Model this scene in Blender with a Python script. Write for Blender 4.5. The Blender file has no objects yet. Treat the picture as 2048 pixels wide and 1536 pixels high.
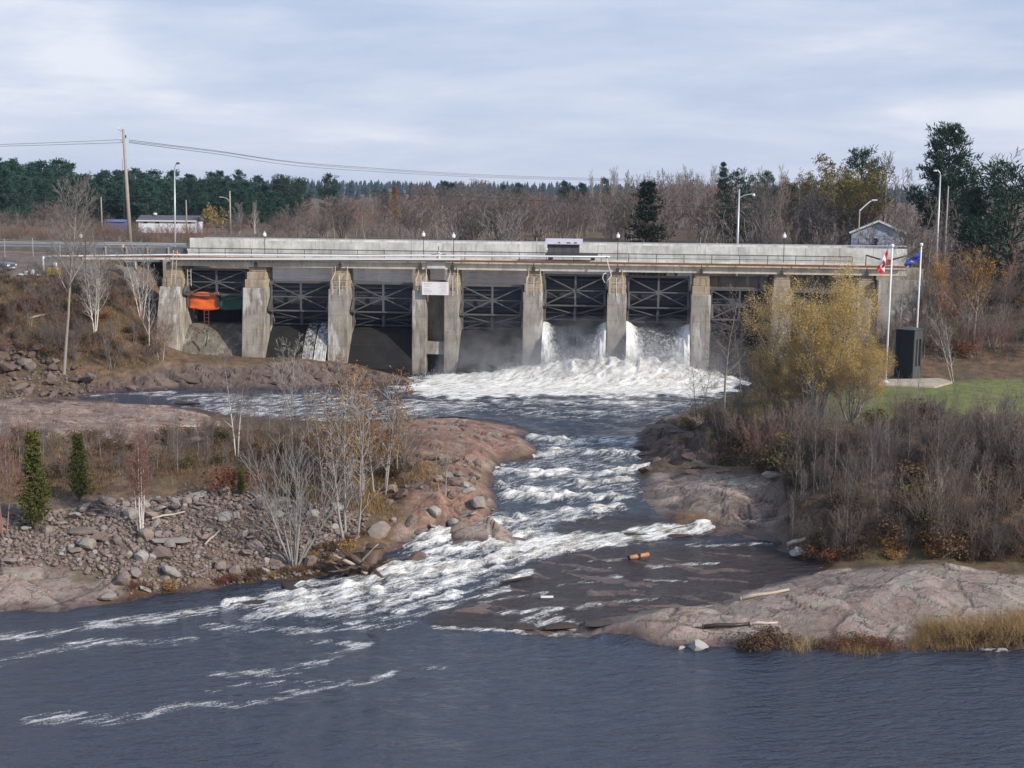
# Dam, rapids and rocky banks in late autumn -- everything procedural
import bpy, math, random
import numpy as np
from mathutils import Matrix, Vector

SC = bpy.context.scene
COL = SC.collection
rad = math.radians

# ------------------------------------------------------------------ camera
F_PX = 2600.0                 # focal length in pixels of a 2048 px wide frame
CAM_H = 22.0                  # eye above the lower pool (z = 0)
PITCH = math.atan(368.0 / F_PX)
ROLL = rad(0.58)
_f = np.array([0, math.cos(PITCH), -math.sin(PITCH)])
_r0 = np.array([1.0, 0, 0]); _u0 = np.array([0, math.sin(PITCH), math.cos(PITCH)])
_r = _r0 * math.cos(ROLL) + _u0 * math.sin(ROLL)
_u = -_r0 * math.sin(ROLL) + _u0 * math.cos(ROLL)
cam = bpy.data.cameras.new('camera')
cam.sensor_fit = 'HORIZONTAL'; cam.sensor_width = 36.0
cam.lens = F_PX * 36.0 / 2048.0
cam.clip_start = 0.5; cam.clip_end = 9000
camo = bpy.data.objects.new('camera', cam); COL.objects.link(camo)
M3 = Matrix(((_r[0], _u[0], -_f[0]), (_r[1], _u[1], -_f[1]), (_r[2], _u[2], -_f[2])))
camo.matrix_world = Matrix.Translation((0, 0, CAM_H)) @ M3.to_4x4()
SC.camera = camo

# ------------------------------------------------------------------ light
SUN_EL, SUN_AZ = rad(31), rad(126)      # azimuth clockwise from +Y : right, a little behind the camera
sdir = Vector((math.sin(SUN_AZ) * math.cos(SUN_EL), math.cos(SUN_AZ) * math.cos(SUN_EL), math.sin(SUN_EL)))
sl = bpy.data.lights.new('sun', 'SUN'); sl.energy = 4.3; sl.angle = rad(1.0); sl.color = (1.0, 0.93, 0.84)
so = bpy.data.objects.new('sun', sl); COL.objects.link(so)
so.rotation_euler = (-sdir).to_track_quat('-Z', 'Y').to_euler()
so.location = (60, -60, 80)

SC.view_settings.view_transform = 'Standard'
SC.view_settings.look = 'None'
SC.view_settings.exposure = 0.12
SC.view_settings.gamma = 1.0
SC.view_settings.use_curve_mapping = False
SC.render.engine = 'CYCLES'
SC.cycles.max_bounces = 5
SC.cycles.transparent_max_bounces = 8
SC.cycles.volume_bounces = 0
SC.cycles.volume_step_rate = 4.0
SC.cycles.use_denoising = True
SC.cycles.denoiser = 'OPENIMAGEDENOISE'
SC.cycles.caustics_reflective = False
SC.cycles.sample_clamp_direct = 6.0
SC.cycles.sample_clamp_indirect = 4.0
SC.cycles.caustics_refractive = False

W = bpy.data.worlds.new('World'); SC.world = W; W.use_nodes = True
nt = W.node_tree; nt.nodes.clear()

def nd(nt, typ, ins=None, **props):
    n = nt.nodes.new(typ)
    for k, v in props.items(): setattr(n, k, v)
    for k, v in (ins or {}).items():
        if hasattr(v, 'is_output') or hasattr(v, 'links'):
            nt.links.new(v, n.inputs[k])
        else:
            n.inputs[k].default_value = v
    return n
def mth(nt, op, a, b=0.0, c=0.0, clamp=False):
    return nd(nt, 'ShaderNodeMath', {0: a, 1: b, 2: c}, operation=op, use_clamp=clamp).outputs[0]
def mixc(nt, fac, a, b, blend='MIX'):
    n = nd(nt, 'ShaderNodeMix', data_type='RGBA', blend_type=blend)
    for sock, v in ((n.inputs[0], fac), (n.inputs[6], a), (n.inputs[7], b)):
        if hasattr(v, 'is_output'): nt.links.new(v, sock)
        else: sock.default_value = v if not isinstance(v, tuple) or len(v) == 4 else (*v, 1)
    return n.outputs[2]
def ramp(nt, fac, stops, interp='LINEAR'):
    n = nd(nt, 'ShaderNodeValToRGB', {0: fac}); cr = n.color_ramp; cr.interpolation = interp
    while len(cr.elements) < len(stops): cr.elements.new(0.5)
    for e, (p, c) in zip(cr.elements, stops):
        e.position = p; e.color = (c, c, c, 1) if isinstance(c, (int, float)) else (*c, 1)
    return n.outputs[0]
def noise(nt, vec, scale, detail=4, rough=0.55, dist=0.0):
    n = nd(nt, 'ShaderNodeTexNoise', {'Scale': scale, 'Detail': detail, 'Roughness': rough, 'Distortion': dist})
    if vec is not None: nt.links.new(vec, n.inputs['Vector'])
    return n.outputs[0]
def vmath(nt, op, a, b=None):
    ins = {0: a}
    if b is not None: ins[1] = b
    return nd(nt, 'ShaderNodeVectorMath', ins, operation=op).outputs[0]

# sky: Nishita daylight with a broken grey-blue cloud deck
sky = nd(nt, 'ShaderNodeTexSky', sky_type='NISHITA', sun_disc=False, sun_elevation=SUN_EL, sun_rotation=SUN_AZ,
         altitude=200.0, air_density=1.0, dust_density=1.0, ozone_density=1.0)
tc = nd(nt, 'ShaderNodeTexCoord').outputs['Generated']
sep = nd(nt, 'ShaderNodeSeparateXYZ', {0: tc})
zz = mth(nt, 'MAXIMUM', sep.outputs[2], 0.0)
den = mth(nt, 'ADD', zz, 0.16)
cx = mth(nt, 'DIVIDE', sep.outputs[0], den); cy = mth(nt, 'DIVIDE', sep.outputs[1], den)
pv = nd(nt, 'ShaderNodeCombineXYZ', {0: cx, 1: mth(nt, 'MULTIPLY', cy, 1.25), 2: 0.37}).outputs[0]
n1 = noise(nt, pv, 0.62, 7, 0.56, 0.35)
n2 = noise(nt, vmath(nt, 'ADD', pv, (7.3, 2.1, 4.0)), 1.9, 6, 0.55, 0.2)
cl = mth(nt, 'ADD', mth(nt, 'MULTIPLY', n1, 0.75), mth(nt, 'MULTIPLY', n2, 0.25))
# cloud brightness: grey-blue bellies to pale lavender thin places
ccol = ramp(nt, cl, [(0.34, (3.7, 4.6, 6.6)), (0.45, (4.9, 5.7, 7.5)), (0.53, (6.2, 6.75, 8.2)), (0.62, (8.4, 8.6, 9.2))])
hor = ramp(nt, zz, [(0.0, 1.0), (0.08, 0.35), (0.2, 0.0)])
ccol = mixc(nt, mth(nt, 'MULTIPLY', hor, 0.7), ccol, (6.5, 6.95, 8.6))
ccol = mixc(nt, 1.0, ccol, ramp(nt, zz, [(0.12, (1.0, 1.0, 1.0)), (0.6, (0.90, 1.03, 1.20))]), 'MULTIPLY')
skyc = mixc(nt, ramp(nt, zz, [(0.0, 0.90), (0.3, 0.86), (0.8, 0.70)]), sky.outputs[0], ccol)
bg = nd(nt, 'ShaderNodeBackground', {'Color': skyc, 'Strength': 0.1})
out = nd(nt, 'ShaderNodeOutputWorld'); nt.links.new(bg.outputs[0], out.inputs[0])

# ------------------------------------------------------------------ pixel <-> place
def ray(px, py):
    return _f + (px - 1024.0) / F_PX * _r - (py - 768.0) / F_PX * _u
def P(px, py, z):                       # where the line of sight meets height z
    d = ray(px, py); t = (z - CAM_H) / d[2]
    return (t * d[0], t * d[1], z)
def PD(px, py, y):                      # ... or distance y down the valley
    d = ray(px, py); t = y / d[1]
    return (t * d[0], y, CAM_H + t * d[2])
DAM_A = math.atan(206.0 / F_PX); DAM_D = 132.0
_n = np.array([math.sin(DAM_A), math.cos(DAM_A), 0]); _e = np.array([math.cos(DAM_A), -math.sin(DAM_A), 0])
def DS(px, py, off=0.0):                # -> (s along dam, z) on the plane parallel to the dam face
    d = ray(px, py); t = (DAM_D + off) / float(_n @ d)
    p = t * d
    return float(_e @ p), CAM_H + float(p[2])
def dam2w(s, off, z=0.0):
    p = _e * s + _n * (DAM_D + off)
    return (float(p[0]), float(p[1]), z)

# ------------------------------------------------------------------ numpy noise
def _hash(ix, iy, iz, seed):
    h = (ix.astype(np.int64) * 374761393 + iy.astype(np.int64) * 668265263 + iz.astype(np.int64) * 2147483647 + seed * 974634541) & 0xffffffff
    h = ((h ^ (h >> 13)) * 1274126177) & 0xffffffff
    h = ((h ^ (h >> 16)) * 2246822519) & 0xffffffff
    return ((h ^ (h >> 15)) & 0xffffff) / float(0xffffff)
def vn(x, y, seed=0):
    ix = np.floor(x); iy = np.floor(y); fx = x - ix; fy = y - iy
    ux = fx * fx * fx * (fx * (fx * 6 - 15) + 10); uy = fy * fy * fy * (fy * (fy * 6 - 15) + 10)
    z = np.zeros_like(ix)
    a = _hash(ix, iy, z, seed); b = _hash(ix + 1, iy, z, seed); c = _hash(ix, iy + 1, z, seed); d = _hash(ix + 1, iy + 1, z, seed)
    return (a + (b - a) * ux + (c - a) * uy + (a - b - c + d) * ux * uy) * 2 - 1
def vn3(x, y, z, seed=0):
    ix = np.floor(x); iy = np.floor(y); iz = np.floor(z); fx = x - ix; fy = y - iy; fz = z - iz
    ux = fx * fx * (3 - 2 * fx); uy = fy * fy * (3 - 2 * fy); uz = fz * fz * (3 - 2 * fz)
    r = 0
    for dx in (0, 1):
        for dy in (0, 1):
            for dz in (0, 1):
                r = r + _hash(ix + dx, iy + dy, iz + dz, seed) * (ux if dx else 1 - ux) * (uy if dy else 1 - uy) * (uz if dz else 1 - uz)
    return r * 2 - 1
def fbm(x, y, oct=4, seed=0, gain=0.5):
    r = 0; a = 1.0; t = 0
    for i in range(oct):
        c, s = math.cos(0.6 * i), math.sin(0.6 * i); k = 2.03 ** i
        r = r + a * vn((c * x - s * y) * k + 17.3 * i, (s * x + c * y) * k - 9.1 * i, seed + i); t += a; a *= gain
    return r / t
def ridged(x, y, oct=4, seed=0, gain=0.55):
    r = 0; a = 1.0; t = 0
    for i in range(oct):
        c, s = math.cos(0.7 * i), math.sin(0.7 * i); k = 2.1 ** i
        r = r + a * (1 - np.abs(vn((c * x - s * y) * k + 3.7 * i, (s * x + c * y) * k + 8.9 * i, seed + i)) * 2); t += a; a *= gain
    return r / t
def worley(x, y, seed=0):
    ix = np.floor(x); iy = np.floor(y)
    f1 = np.full(x.shape, 9.0); f2 = np.full(x.shape, 9.0); idv = np.zeros(x.shape); ox = np.zeros(x.shape); oy = np.zeros(x.shape)
    z = np.zeros_like(ix)
    for dx in (-1, 0, 1):
        for dy in (-1, 0, 1):
            cx_ = ix + dx; cy_ = iy + dy
            px = cx_ + 0.5 + 0.45 * (2 * _hash(cx_, cy_, z, seed) - 1); py = cy_ + 0.5 + 0.45 * (2 * _hash(cx_, cy_, z, seed + 5) - 1)
            d = np.hypot(x - px, y - py)
            m = d < f1; ox = np.where(m, x - px, ox); oy = np.where(m, y - py, oy)
            f2 = np.where(m, f1, np.minimum(f2, d)); idv = np.where(m, _hash(cx_, cy_, z, seed + 9), idv); f1 = np.where(m, d, f1)
    return f1, f2, idv, ox, oy
def sstep(a, b, x):
    t = np.clip((x - a) / (b - a), 0, 1); return t * t * (3 - 2 * t)
def poly_sd(x, y, pts):                 # signed distance, negative inside
    inside = np.zeros(x.shape, bool); dmin = np.full(x.shape, 1e9)
    n = len(pts)
    for i in range(n):
        x0, y0 = pts[i][:2]; x1, y1 = pts[(i + 1) % n][:2]
        ex, ey = x1 - x0, y1 - y0
        t = np.clip(((x - x0) * ex + (y - y0) * ey) / (ex * ex + ey * ey + 1e-12), 0, 1)
        dmin = np.minimum(dmin, np.hypot(x - x0 - t * ex, y - y0 - t * ey))
        c = ((y0 > y) != (y1 > y)) & (x < (x1 - x0) * (y - y0) / ((y1 - y0) if abs(y1 - y0) > 1e-12 else 1e-12) + x0)
        inside ^= c
    return np.where(inside, -dmin, dmin)
def line_d(x, y, pts):
    dmin = np.full(x.shape, 1e9)
    for i in range(len(pts) - 1):
        x0, y0 = pts[i][:2]; x1, y1 = pts[i + 1][:2]; ex, ey = x1 - x0, y1 - y0
        t = np.clip(((x - x0) * ex + (y - y0) * ey) / (ex * ex + ey * ey + 1e-12), 0, 1)
        dmin = np.minimum(dmin, np.hypot(x - x0 - t * ex, y - y0 - t * ey))
    return dmin

# ------------------------------------------------------------------ mesh helpers
def tag(o, label=None, cat=None, group=None, kind=None):
    if label: o['label'] = label
    if cat: o['category'] = cat
    if group: o['group'] = group
    if kind: o['kind'] = kind
    return o
def mesh_np(name, V, Fq, mats=(), smooth=False, attrs=None):
    """V (n,3), Fq (m,3|4) int array"""
    me = bpy.data.meshes.new(name)
    V = np.asarray(V, np.float32); Fq = np.asarray(Fq, np.int32); k = Fq.shape[1]
    me.vertices.add(len(V)); me.vertices.foreach_set('co', V.ravel())
    me.loops.add(Fq.size); me.loops.foreach_set('vertex_index', Fq.ravel())
    me.polygons.add(len(Fq)); me.polygons.foreach_set('loop_start', np.arange(0, Fq.size, k, dtype=np.int32))
    me.polygons.foreach_set('loop_total', np.full(len(Fq), k, np.int32))
    if smooth: me.polygons.foreach_set('use_smooth', np.ones(len(Fq), bool))
    for an, av in (attrs or {}).items():
        at = me.attributes.new(an, 'FLOAT', 'POINT'); at.data.foreach_set('value', np.asarray(av, np.float32))
    for m in mats: me.materials.append(m)
    me.update(calc_edges=True)
    return me
def link(name, me, parent=None, loc=None, rot=None, scale=None):
    o = bpy.data.objects.new(name, me); COL.objects.link(o)
    if parent is not None: o.parent = parent
    if loc is not None: o.location = loc
    if rot is not None: o.rotation_euler = rot
    if scale is not None: o.scale = (scale,) * 3 if isinstance(scale, (int, float)) else scale
    return o
def empty(name, loc=(0, 0, 0), rz=0.0):
    o = bpy.data.objects.new(name, None); COL.objects.link(o); o.location = loc; o.rotation_euler = (0, 0, rz)
    o.empty_display_size = 0.3
    return o
class MB:
    def __init__(s): s.v = []; s.f = []; s.m = []
    def add(s, vs, fs, mi=0):
        b = len(s.v); s.v.extend([tuple(map(float, q)) for q in vs]); s.f.extend([tuple(b + i for i in q) for q in fs]); s.m.extend([mi] * len(fs)); return s
    def box(s, x0, x1, y0, y1, z0, z1, mi=0):
        return s.add([(x0, y0, z0), (x1, y0, z0), (x1, y1, z0), (x0, y1, z0), (x0, y0, z1), (x1, y0, z1), (x1, y1, z1), (x0, y1, z1)],
                     [(0, 3, 2, 1), (4, 5, 6, 7), (0, 1, 5, 4), (1, 2, 6, 5), (2, 3, 7, 6), (3, 0, 4, 7)], mi)
    def prism(s, prof, x0, x1, mi=0):    # profile [(y,z)] extruded along x
        n = len(prof)
        vs = [(x0, y, z) for y, z in prof] + [(x1, y, z) for y, z in prof]
        fs = [tuple(range(n)), tuple(range(2 * n - 1, n - 1, -1))] + [(i, i + n, (i + 1) % n + n, (i + 1) % n) for i in range(n)]
        return s.add(vs, fs, mi)
    def tube(s, pts, r, sides=6, mi=0, cap=True):
        pts = [Vector(p) for p in pts]; rs = r if isinstance(r, (list, tuple)) else [r] * len(pts)
        vs = []; fs = []; n = len(pts)
        ref = None
        for i, p in enumerate(pts):
            d = (pts[min(i + 1, n - 1)] - pts[max(i - 1, 0)]); d = d.normalized() if d.length > 1e-9 else Vector((0, 0, 1))
            if ref is None: ref = Vector((1, 0, 0)) if abs(d.x) < 0.8 else Vector((0, 1, 0))
            a = (ref - d * ref.dot(d)).normalized(); ref = a; b = d.cross(a)
            for k in range(sides):
                t = 2 * math.pi * k / sides; q = p + (a * math.cos(t) + b * math.sin(t)) * rs[i]; vs.append(q)
        for i in range(n - 1):
            for k in range(sides):
                k2 = (k + 1) % sides; fs.append((i * sides + k, i * sides + k2, (i + 1) * sides + k2, (i + 1) * sides + k))
        if cap: fs.append(tuple(range(sides - 1, -1, -1))); fs.append(tuple(range((n - 1) * sides, n * sides)))
        return s.add(vs, fs, mi)
    def bar(s, p0, p1, w, h, mi=0):      # rectangular bar, h in the third direction
        p0 = Vector(p0); p1 = Vector(p1); d = (p1 - p0).normalized()
        ref = Vector((0, 1, 0)) if abs(d.y) < 0.9 else Vector((1, 0, 0))
        b = (ref - d * ref.dot(d)).normalized(); a = d.cross(b)
        vs = []
        for p in (p0, p1):
            for sa, sb in ((-1, -1), (1, -1), (1, 1), (-1, 1)): vs.append(p + a * sa * w / 2 + b * sb * h / 2)
        return s.add(vs, [(0, 3, 2, 1), (4, 5, 6, 7), (0, 1, 5, 4), (1, 2, 6, 5), (2, 3, 7, 6), (3, 0, 4, 7)], mi)
    def lathe(s, prof, c=(0, 0, 0), sides=10, mi=0):
        vs = []; fs = []; n = len(prof)
        for r, z in prof:
            for k in range(sides):
                t = 2 * math.pi * k / sides; vs.append((c[0] + r * math.cos(t), c[1] + r * math.sin(t), c[2] + z))
        for i in range(n - 1):
            for k in range(sides):
                k2 = (k + 1) % sides; fs.append((i * sides + k, i * sides + k2, (i + 1) * sides + k2, (i + 1) * sides + k))
        return s.add(vs, fs, mi)
    def build(s, name, mat, parent=None, smooth=False, loc=None, rz=None):
        me = bpy.data.meshes.new(name); me.from_pydata(s.v, [], s.f)
        for m in (mat if isinstance(mat, (list, tuple)) else [mat]): me.materials.append(m)
        if any(s.m): me.polygons.foreach_set('material_index', s.m)
        if smooth: me.polygons.foreach_set('use_smooth', [True] * len(s.f))
        me.update()
        return link(name, me, parent, loc, (0, 0, rz) if rz is not None else None)
# ------------------------------------------------------------------ materials
def newmat(name):
    m = bpy.data.materials.new(name); m.use_nodes = True
    nt = m.node_tree; b = nt.nodes['Principled BSDF']
    return m, nt, b
def attr(nt, n): return nd(nt, 'ShaderNodeAttribute', attribute_name=n).outputs['Fac']
def wpos(nt): return nd(nt, 'ShaderNodeNewGeometry').outputs['Position']
def bump(nt, b, h, strength=0.4, dist=0.05):
    n = nd(nt, 'ShaderNodeBump', {'Height': h, 'Strength': strength, 'Distance': dist}); nt.links.new(n.outputs[0], b.inputs['Normal']); return n
def setp(nt, b, col=None, rough=None, metal=None, spec=None):
    for k, v in (('Base Color', col), ('Roughness', rough), ('Metallic', metal), ('Specular IOR Level', spec)):
        if v is None: continue
        if hasattr(v, 'is_output'): nt.links.new(v, b.inputs[k])
        else: b.inputs[k].default_value = (*v, 1) if isinstance(v, tuple) and len(v) == 3 else v
def plain(name, col, rough=0.6, metal=0.0, var=0.18, scale=3.0, bmp=0.0, spec=0.4):
    """a painted or natural surface with mottling and per-object variation"""
    m, nt, b = newmat(name)
    tco = nd(nt, 'ShaderNodeTexCoord').outputs['Object']
    n = noise(nt, tco, scale, 5, 0.6)
    rnd = nd(nt, 'ShaderNodeObjectInfo').outputs['Random']
    k = mth(nt, 'ADD', mth(nt, 'MULTIPLY', n, 2 * var), mth(nt, 'MULTIPLY', rnd, var))
    k = mth(nt, 'ADD', k, 1 - 1.5 * var)
    c = mixc(nt, 1.0, (*col, 1), nd(nt, 'ShaderNodeCombineColor', {0: k, 1: k, 2: k}).outputs[0], 'MULTIPLY')
    setp(nt, b, c, rough, metal, spec)
    if bmp: bump(nt, b, n, bmp, 0.03)
    return m
def leafmat(name, cols, rough=0.7, trans=0.25, scale=0.9):
    """foliage: colours drift through the crown and from leaf to leaf"""
    m, nt, b = newmat(name)
    p = wpos(nt)
    n = noise(nt, p, scale, 3, 0.6)
    fine = noise(nt, p, 9.0, 1, 0.5)
    rnd = nd(nt, 'ShaderNodeObjectInfo').outputs['Random']
    f = mth(nt, 'ADD', mth(nt, 'MULTIPLY', n, 0.55), mth(nt, 'MULTIPLY', fine, 0.45))
    f = mth(nt, 'ADD', f, mth(nt, 'MULTIPLY', mth(nt, 'SUBTRACT', rnd, 0.5), 0.16))
    k = len(cols)
    c = ramp(nt, f, [(0.33 + 0.34 * i / max(1, k - 1), cols[i]) for i in range(k)])
    setp(nt, b, c, rough, 0, 0.2)
    if trans:
        t = nd(nt, 'ShaderNodeBsdfTranslucent', {'Color': c})
        mx = nd(nt, 'ShaderNodeMixShader', {0: trans, 1: b.outputs[0], 2: t.outputs[0]})
        nt.links.new(mx.outputs[0], nt.nodes['Material Output'].inputs[0])
    return m

def concrete(name, base, stain=0.5, lime=0.5, zlo=None):
    m, nt, b = newmat(name)
    p = wpos(nt)
    s = nd(nt, 'ShaderNodeSeparateXYZ', {0: p})
    str_v = nd(nt, 'ShaderNodeCombineXYZ', {0: s.outputs[0], 1: s.outputs[1], 2: mth(nt, 'MULTIPLY', s.outputs[2], 0.16)}).outputs[0]
    streak = noise(nt, str_v, 2.6, 5, 0.6)
    blot = noise(nt, p, 0.55, 5, 0.62)
    fine = noise(nt, p, 7.0, 5, 0.7)
    c = mixc(nt, ramp(nt, blot, [(0.35, 0.0), (0.65, 1.0)]), tuple(v * 0.72 for v in base), tuple(min(1, v * 1.14) for v in base))
    c = mixc(nt, mth(nt, 'MULTIPLY', ramp(nt, streak, [(0.5, 0.0), (0.68, 1.0)]), stain), c, (base[0] * 0.38, base[1] * 0.33, base[2] * 0.27))
    wn = noise(nt, vmath(nt, 'ADD', str_v, (31.0, 4.0, 2.0)), 1.1, 5, 0.65)
    c = mixc(nt, mth(nt, 'MULTIPLY', ramp(nt, wn, [(0.54, 0.0), (0.62, 1.0)]), lime), c, (0.50, 0.48, 0.45))
    jt = mth(nt, 'ABSOLUTE', mth(nt, 'SUBTRACT', mth(nt, 'FRACT', mth(nt, 'ADD', mth(nt, 'DIVIDE', s.outputs[2], 1.55), mth(nt, 'MULTIPLY', blot, 0.06))), 0.5))
    c = mixc(nt, mth(nt, 'MULTIPLY', ramp(nt, jt, [(0.0, 1.0), (0.018, 0.0)]), mth(nt, 'MULTIPLY', fine, 0.9)), c, (0.06, 0.05, 0.042))
    rn = noise(nt, vmath(nt, 'ADD', str_v, (3.0, 44.0, 2.0)), 1.7, 4, 0.6)
    c = mixc(nt, mth(nt, 'MULTIPLY', ramp(nt, rn, [(0.60, 0.0), (0.70, 1.0)]), 0.7 * stain), c, (base[0] * .66, base[1] * .40, base[2] * .24))
    # form-board joints
    if zlo is not None:      # damp, algae-dark zone near the water
        lo = ramp(nt, mth(nt, 'ADD', mth(nt, 'SUBTRACT', s.outputs[2], zlo), mth(nt, 'MULTIPLY', blot, 1.4)), [(0.0, 1.0), (1.0, 0.0)])
        c = mixc(nt, mth(nt, 'MULTIPLY', lo, 0.72), c, (0.045, 0.042, 0.036))
    c = mixc(nt, 0.35, c, mixc(nt, fine, (0.35, 0.35, 0.35), (0.65, 0.65, 0.65)), 'OVERLAY')
    setp(nt, b, c, 0.88, 0, 0.25)
    bump(nt, b, mth(nt, 'ADD', mth(nt, 'MULTIPLY', blot, 1.0), mth(nt, 'MULTIPLY', fine, 0.5)), 0.55, 0.06)
    return m

M = {}
M['conc_pier'] = concrete('weathered_concrete', (0.30, 0.27, 0.23), 0.8, 0.85, 4.6)
M['conc_cap'] = concrete('buff_concrete', (0.36, 0.29, 0.205), 0.7, 0.3)
M['conc_light'] = concrete('pale_concrete', (0.60, 0.585, 0.53), 0.40, 0.1)
M['conc_beam'] = concrete('beam_concrete', (0.58, 0.52, 0.41), 0.45, 0.15)
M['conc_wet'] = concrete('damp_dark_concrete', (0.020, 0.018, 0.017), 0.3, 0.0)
M['conc_apron'] = concrete('stained_apron_concrete', (0.17, 0.145, 0.115), 0.9, 0.35)
M['gate'] = plain('gate_steel', (0.038, 0.042, 0.052), 0.55, 0.0, 0.35, 0.9)
M['brace'] = plain('brace_steel', (0.10, 0.095, 0.092), 0.55, 0.0, 0.3, 2.0)  # darkened to take in the shade the piers cast on the braces
M['rust'] = plain('rusty_steel', (0.17, 0.06, 0.03), 0.8, 0, 0.3, 3.0)
M['railing'] = plain('dark_railing', (0.05, 0.045, 0.045), 0.6, 0, 0.2)
M['alu'] = plain('galvanised_steel', (0.50, 0.50, 0.50), 0.45, 0.5, 0.12)
M['white'] = plain('white_paint', (0.72, 0.72, 0.70), 0.5, 0, 0.06)
M['offwhite'] = plain('dirty_white', (0.62, 0.62, 0.60), 0.6, 0, 0.12)
M['ladder'] = plain('pale_ladder_steel', (0.50, 0.44, 0.34), 0.6, 0, 0.15)
M['orange'] = plain('orange_tarp', (0.72, 0.13, 0.025), 0.6, 0, 0.08, 2.0)
M['green'] = plain('green_tarp', (0.022, 0.075, 0.055), 0.6, 0, 0.15, 2.0)
M['orangepaint'] = plain('orange_paint', (0.62, 0.10, 0.03), 0.6, 0, 0.1)
M['cabin'] = plain('grey_board_cladding', (0.085, 0.085, 0.09), 0.8, 0, 0.35, 2.5)
M['roofmetal'] = plain('weathered_roof_sheet', (0.42, 0.41, 0.44), 0.6, 0.1, 0.25, 1.5)
M['wood_pole'] = plain('weathered_pole_wood', (0.34, 0.29, 0.25), 0.85, 0, 0.3, 2.5)
M['black'] = plain('black_and_shaded_board', (0.012, 0.013, 0.015), 0.7, 0, 0.25)  # kiosk's unlit faces, their shade put into the colour; also the house door
M['dkgrey'] = plain('dark_grey_board', (0.060, 0.066, 0.064), 0.75, 0, 0.2)
M['glassdark'] = plain('dark_glass', (0.015, 0.018, 0.022), 0.08, 0, 0.1, spec=0.6)
M['globe'] = plain('lamp_globe', (0.82, 0.83, 0.84), 0.25, 0, 0.03)
M['yellow'] = plain('yellow_plastic', (0.55, 0.40, 0.03), 0.5, 0, 0.12)
M['yellowpaint'] = plain('yellow_paint', (0.60, 0.43, 0.03), 0.6, 0, 0.12)
M['truck'] = plain('blue_grey_car_paint', (0.14, 0.17, 0.24), 0.28, 0.35, 0.05)
M['tyre'] = plain('tyre_rubber', (0.018, 0.018, 0.018), 0.85)
M['chrome'] = plain('bright_metal', (0.62, 0.62, 0.64), 0.25, 0.8, 0.05)
M['lens'] = plain('headlight_lens', (0.70, 0.70, 0.72), 0.12, 0.2, 0.05)
M['siding'] = plain('pale_siding', (0.40, 0.43, 0.48), 0.7, 0, 0.1)
M['siding_w'] = plain('white_siding', (0.66, 0.68, 0.72), 0.7, 0, 0.08)
M['roof'] = plain('dark_roof', (0.09, 0.085, 0.10), 0.85, 0, 0.2)
M['bluetarp'] = plain('blue_sheet', (0.10, 0.12, 0.26), 0.6, 0, 0.15)
M['flagred'] = plain('red_flag_cloth', (0.56, 0.025, 0.035), 0.7, 0, 0.08)
M['flagwhite'] = plain('white_flag_cloth', (0.78, 0.77, 0.76), 0.7, 0, 0.05)
M['flagblue'] = plain('blue_flag_cloth', (0.022, 0.055, 0.30), 0.7, 0, 0.1)
M['wire'] = plain('wire', (0.05, 0.05, 0.055), 0.6)
M['inkred'] = plain('faded_red_ink', (0.55, 0.36, 0.36), 0.7, 0, 0.1)
M['log'] = plain('barkless_log', (0.42, 0.30, 0.19), 0.75, 0, 0.3, 3.0, 0.5)
M['driftgrey'] = plain('bleached_driftwood', (0.42, 0.35, 0.27), 0.8, 0, 0.3, 3.0, 0.5)
M['logdark'] = plain('wet_dark_wood', (0.045, 0.03, 0.022), 0.45, 0, 0.35, 3.0, 0.5)
M['stumpwood'] = plain('stump_wood', (0.095, 0.056, 0.038), 0.6, 0, 0.4, 4.0, 0.6)
M['orangelog'] = plain('orange_peeled_log', (0.42, 0.20, 0.085), 0.6, 0, 0.2, 4.0)
# bark and twigs
M['bark_grey'] = plain('grey_bark', (0.24, 0.215, 0.185), 0.9, 0, 0.3, 3.0)
M['bark_brown'] = plain('brown_twigs', (0.175, 0.130, 0.100), 0.9, 0, 0.3, 1.5)
M['bark_mauve'] = plain('mauve_grey_twigs', (0.150, 0.122, 0.110), 0.9, 0, 0.28, 1.5)
m, nt, b = newmat('scrub_twigs'); M['bark_scrub'] = m
p = wpos(nt)
setp(nt, b, ramp(nt, noise(nt, p, 0.06, 3, 0.6), [(0.35, (0.21, 0.155, 0.13)), (0.5, (0.235, 0.20, 0.188)), (0.65, (0.27, 0.246, 0.235))]), 0.9, 0, 0.1)
M['bark_dim'] = plain('dark_alder_twigs', (0.098, 0.076, 0.066), 0.9, 0, 0.3, 1.5)
M['bark_dark'] = plain('dark_bark', (0.085, 0.065, 0.052), 0.9, 0, 0.3, 2.0)
M['bark_silver'] = plain('silver_grey_twigs', (0.30, 0.275, 0.25), 0.9, 0, 0.22, 2.0)
M['bark_red'] = plain('reddish_birch_twigs', (0.25, 0.135, 0.105), 0.9, 0, 0.25, 2.0)
m, nt, b = newmat('birch_bark'); M['birch'] = m
p = wpos(nt); s = nd(nt, 'ShaderNodeSeparateXYZ', {0: p})
v = nd(nt, 'ShaderNodeCombineXYZ', {0: s.outputs[0], 1: s.outputs[1], 2: mth(nt, 'MULTIPLY', s.outputs[2], 5.0)}).outputs[0]
setp(nt, b, mixc(nt, ramp(nt, noise(nt, v, 2.2, 4, 0.7), [(0.54, 0.0), (0.64, 1.0)]), (0.60, 0.55, 0.49), (0.13, 0.10, 0.085)), 0.8, 0, 0.25)
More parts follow.
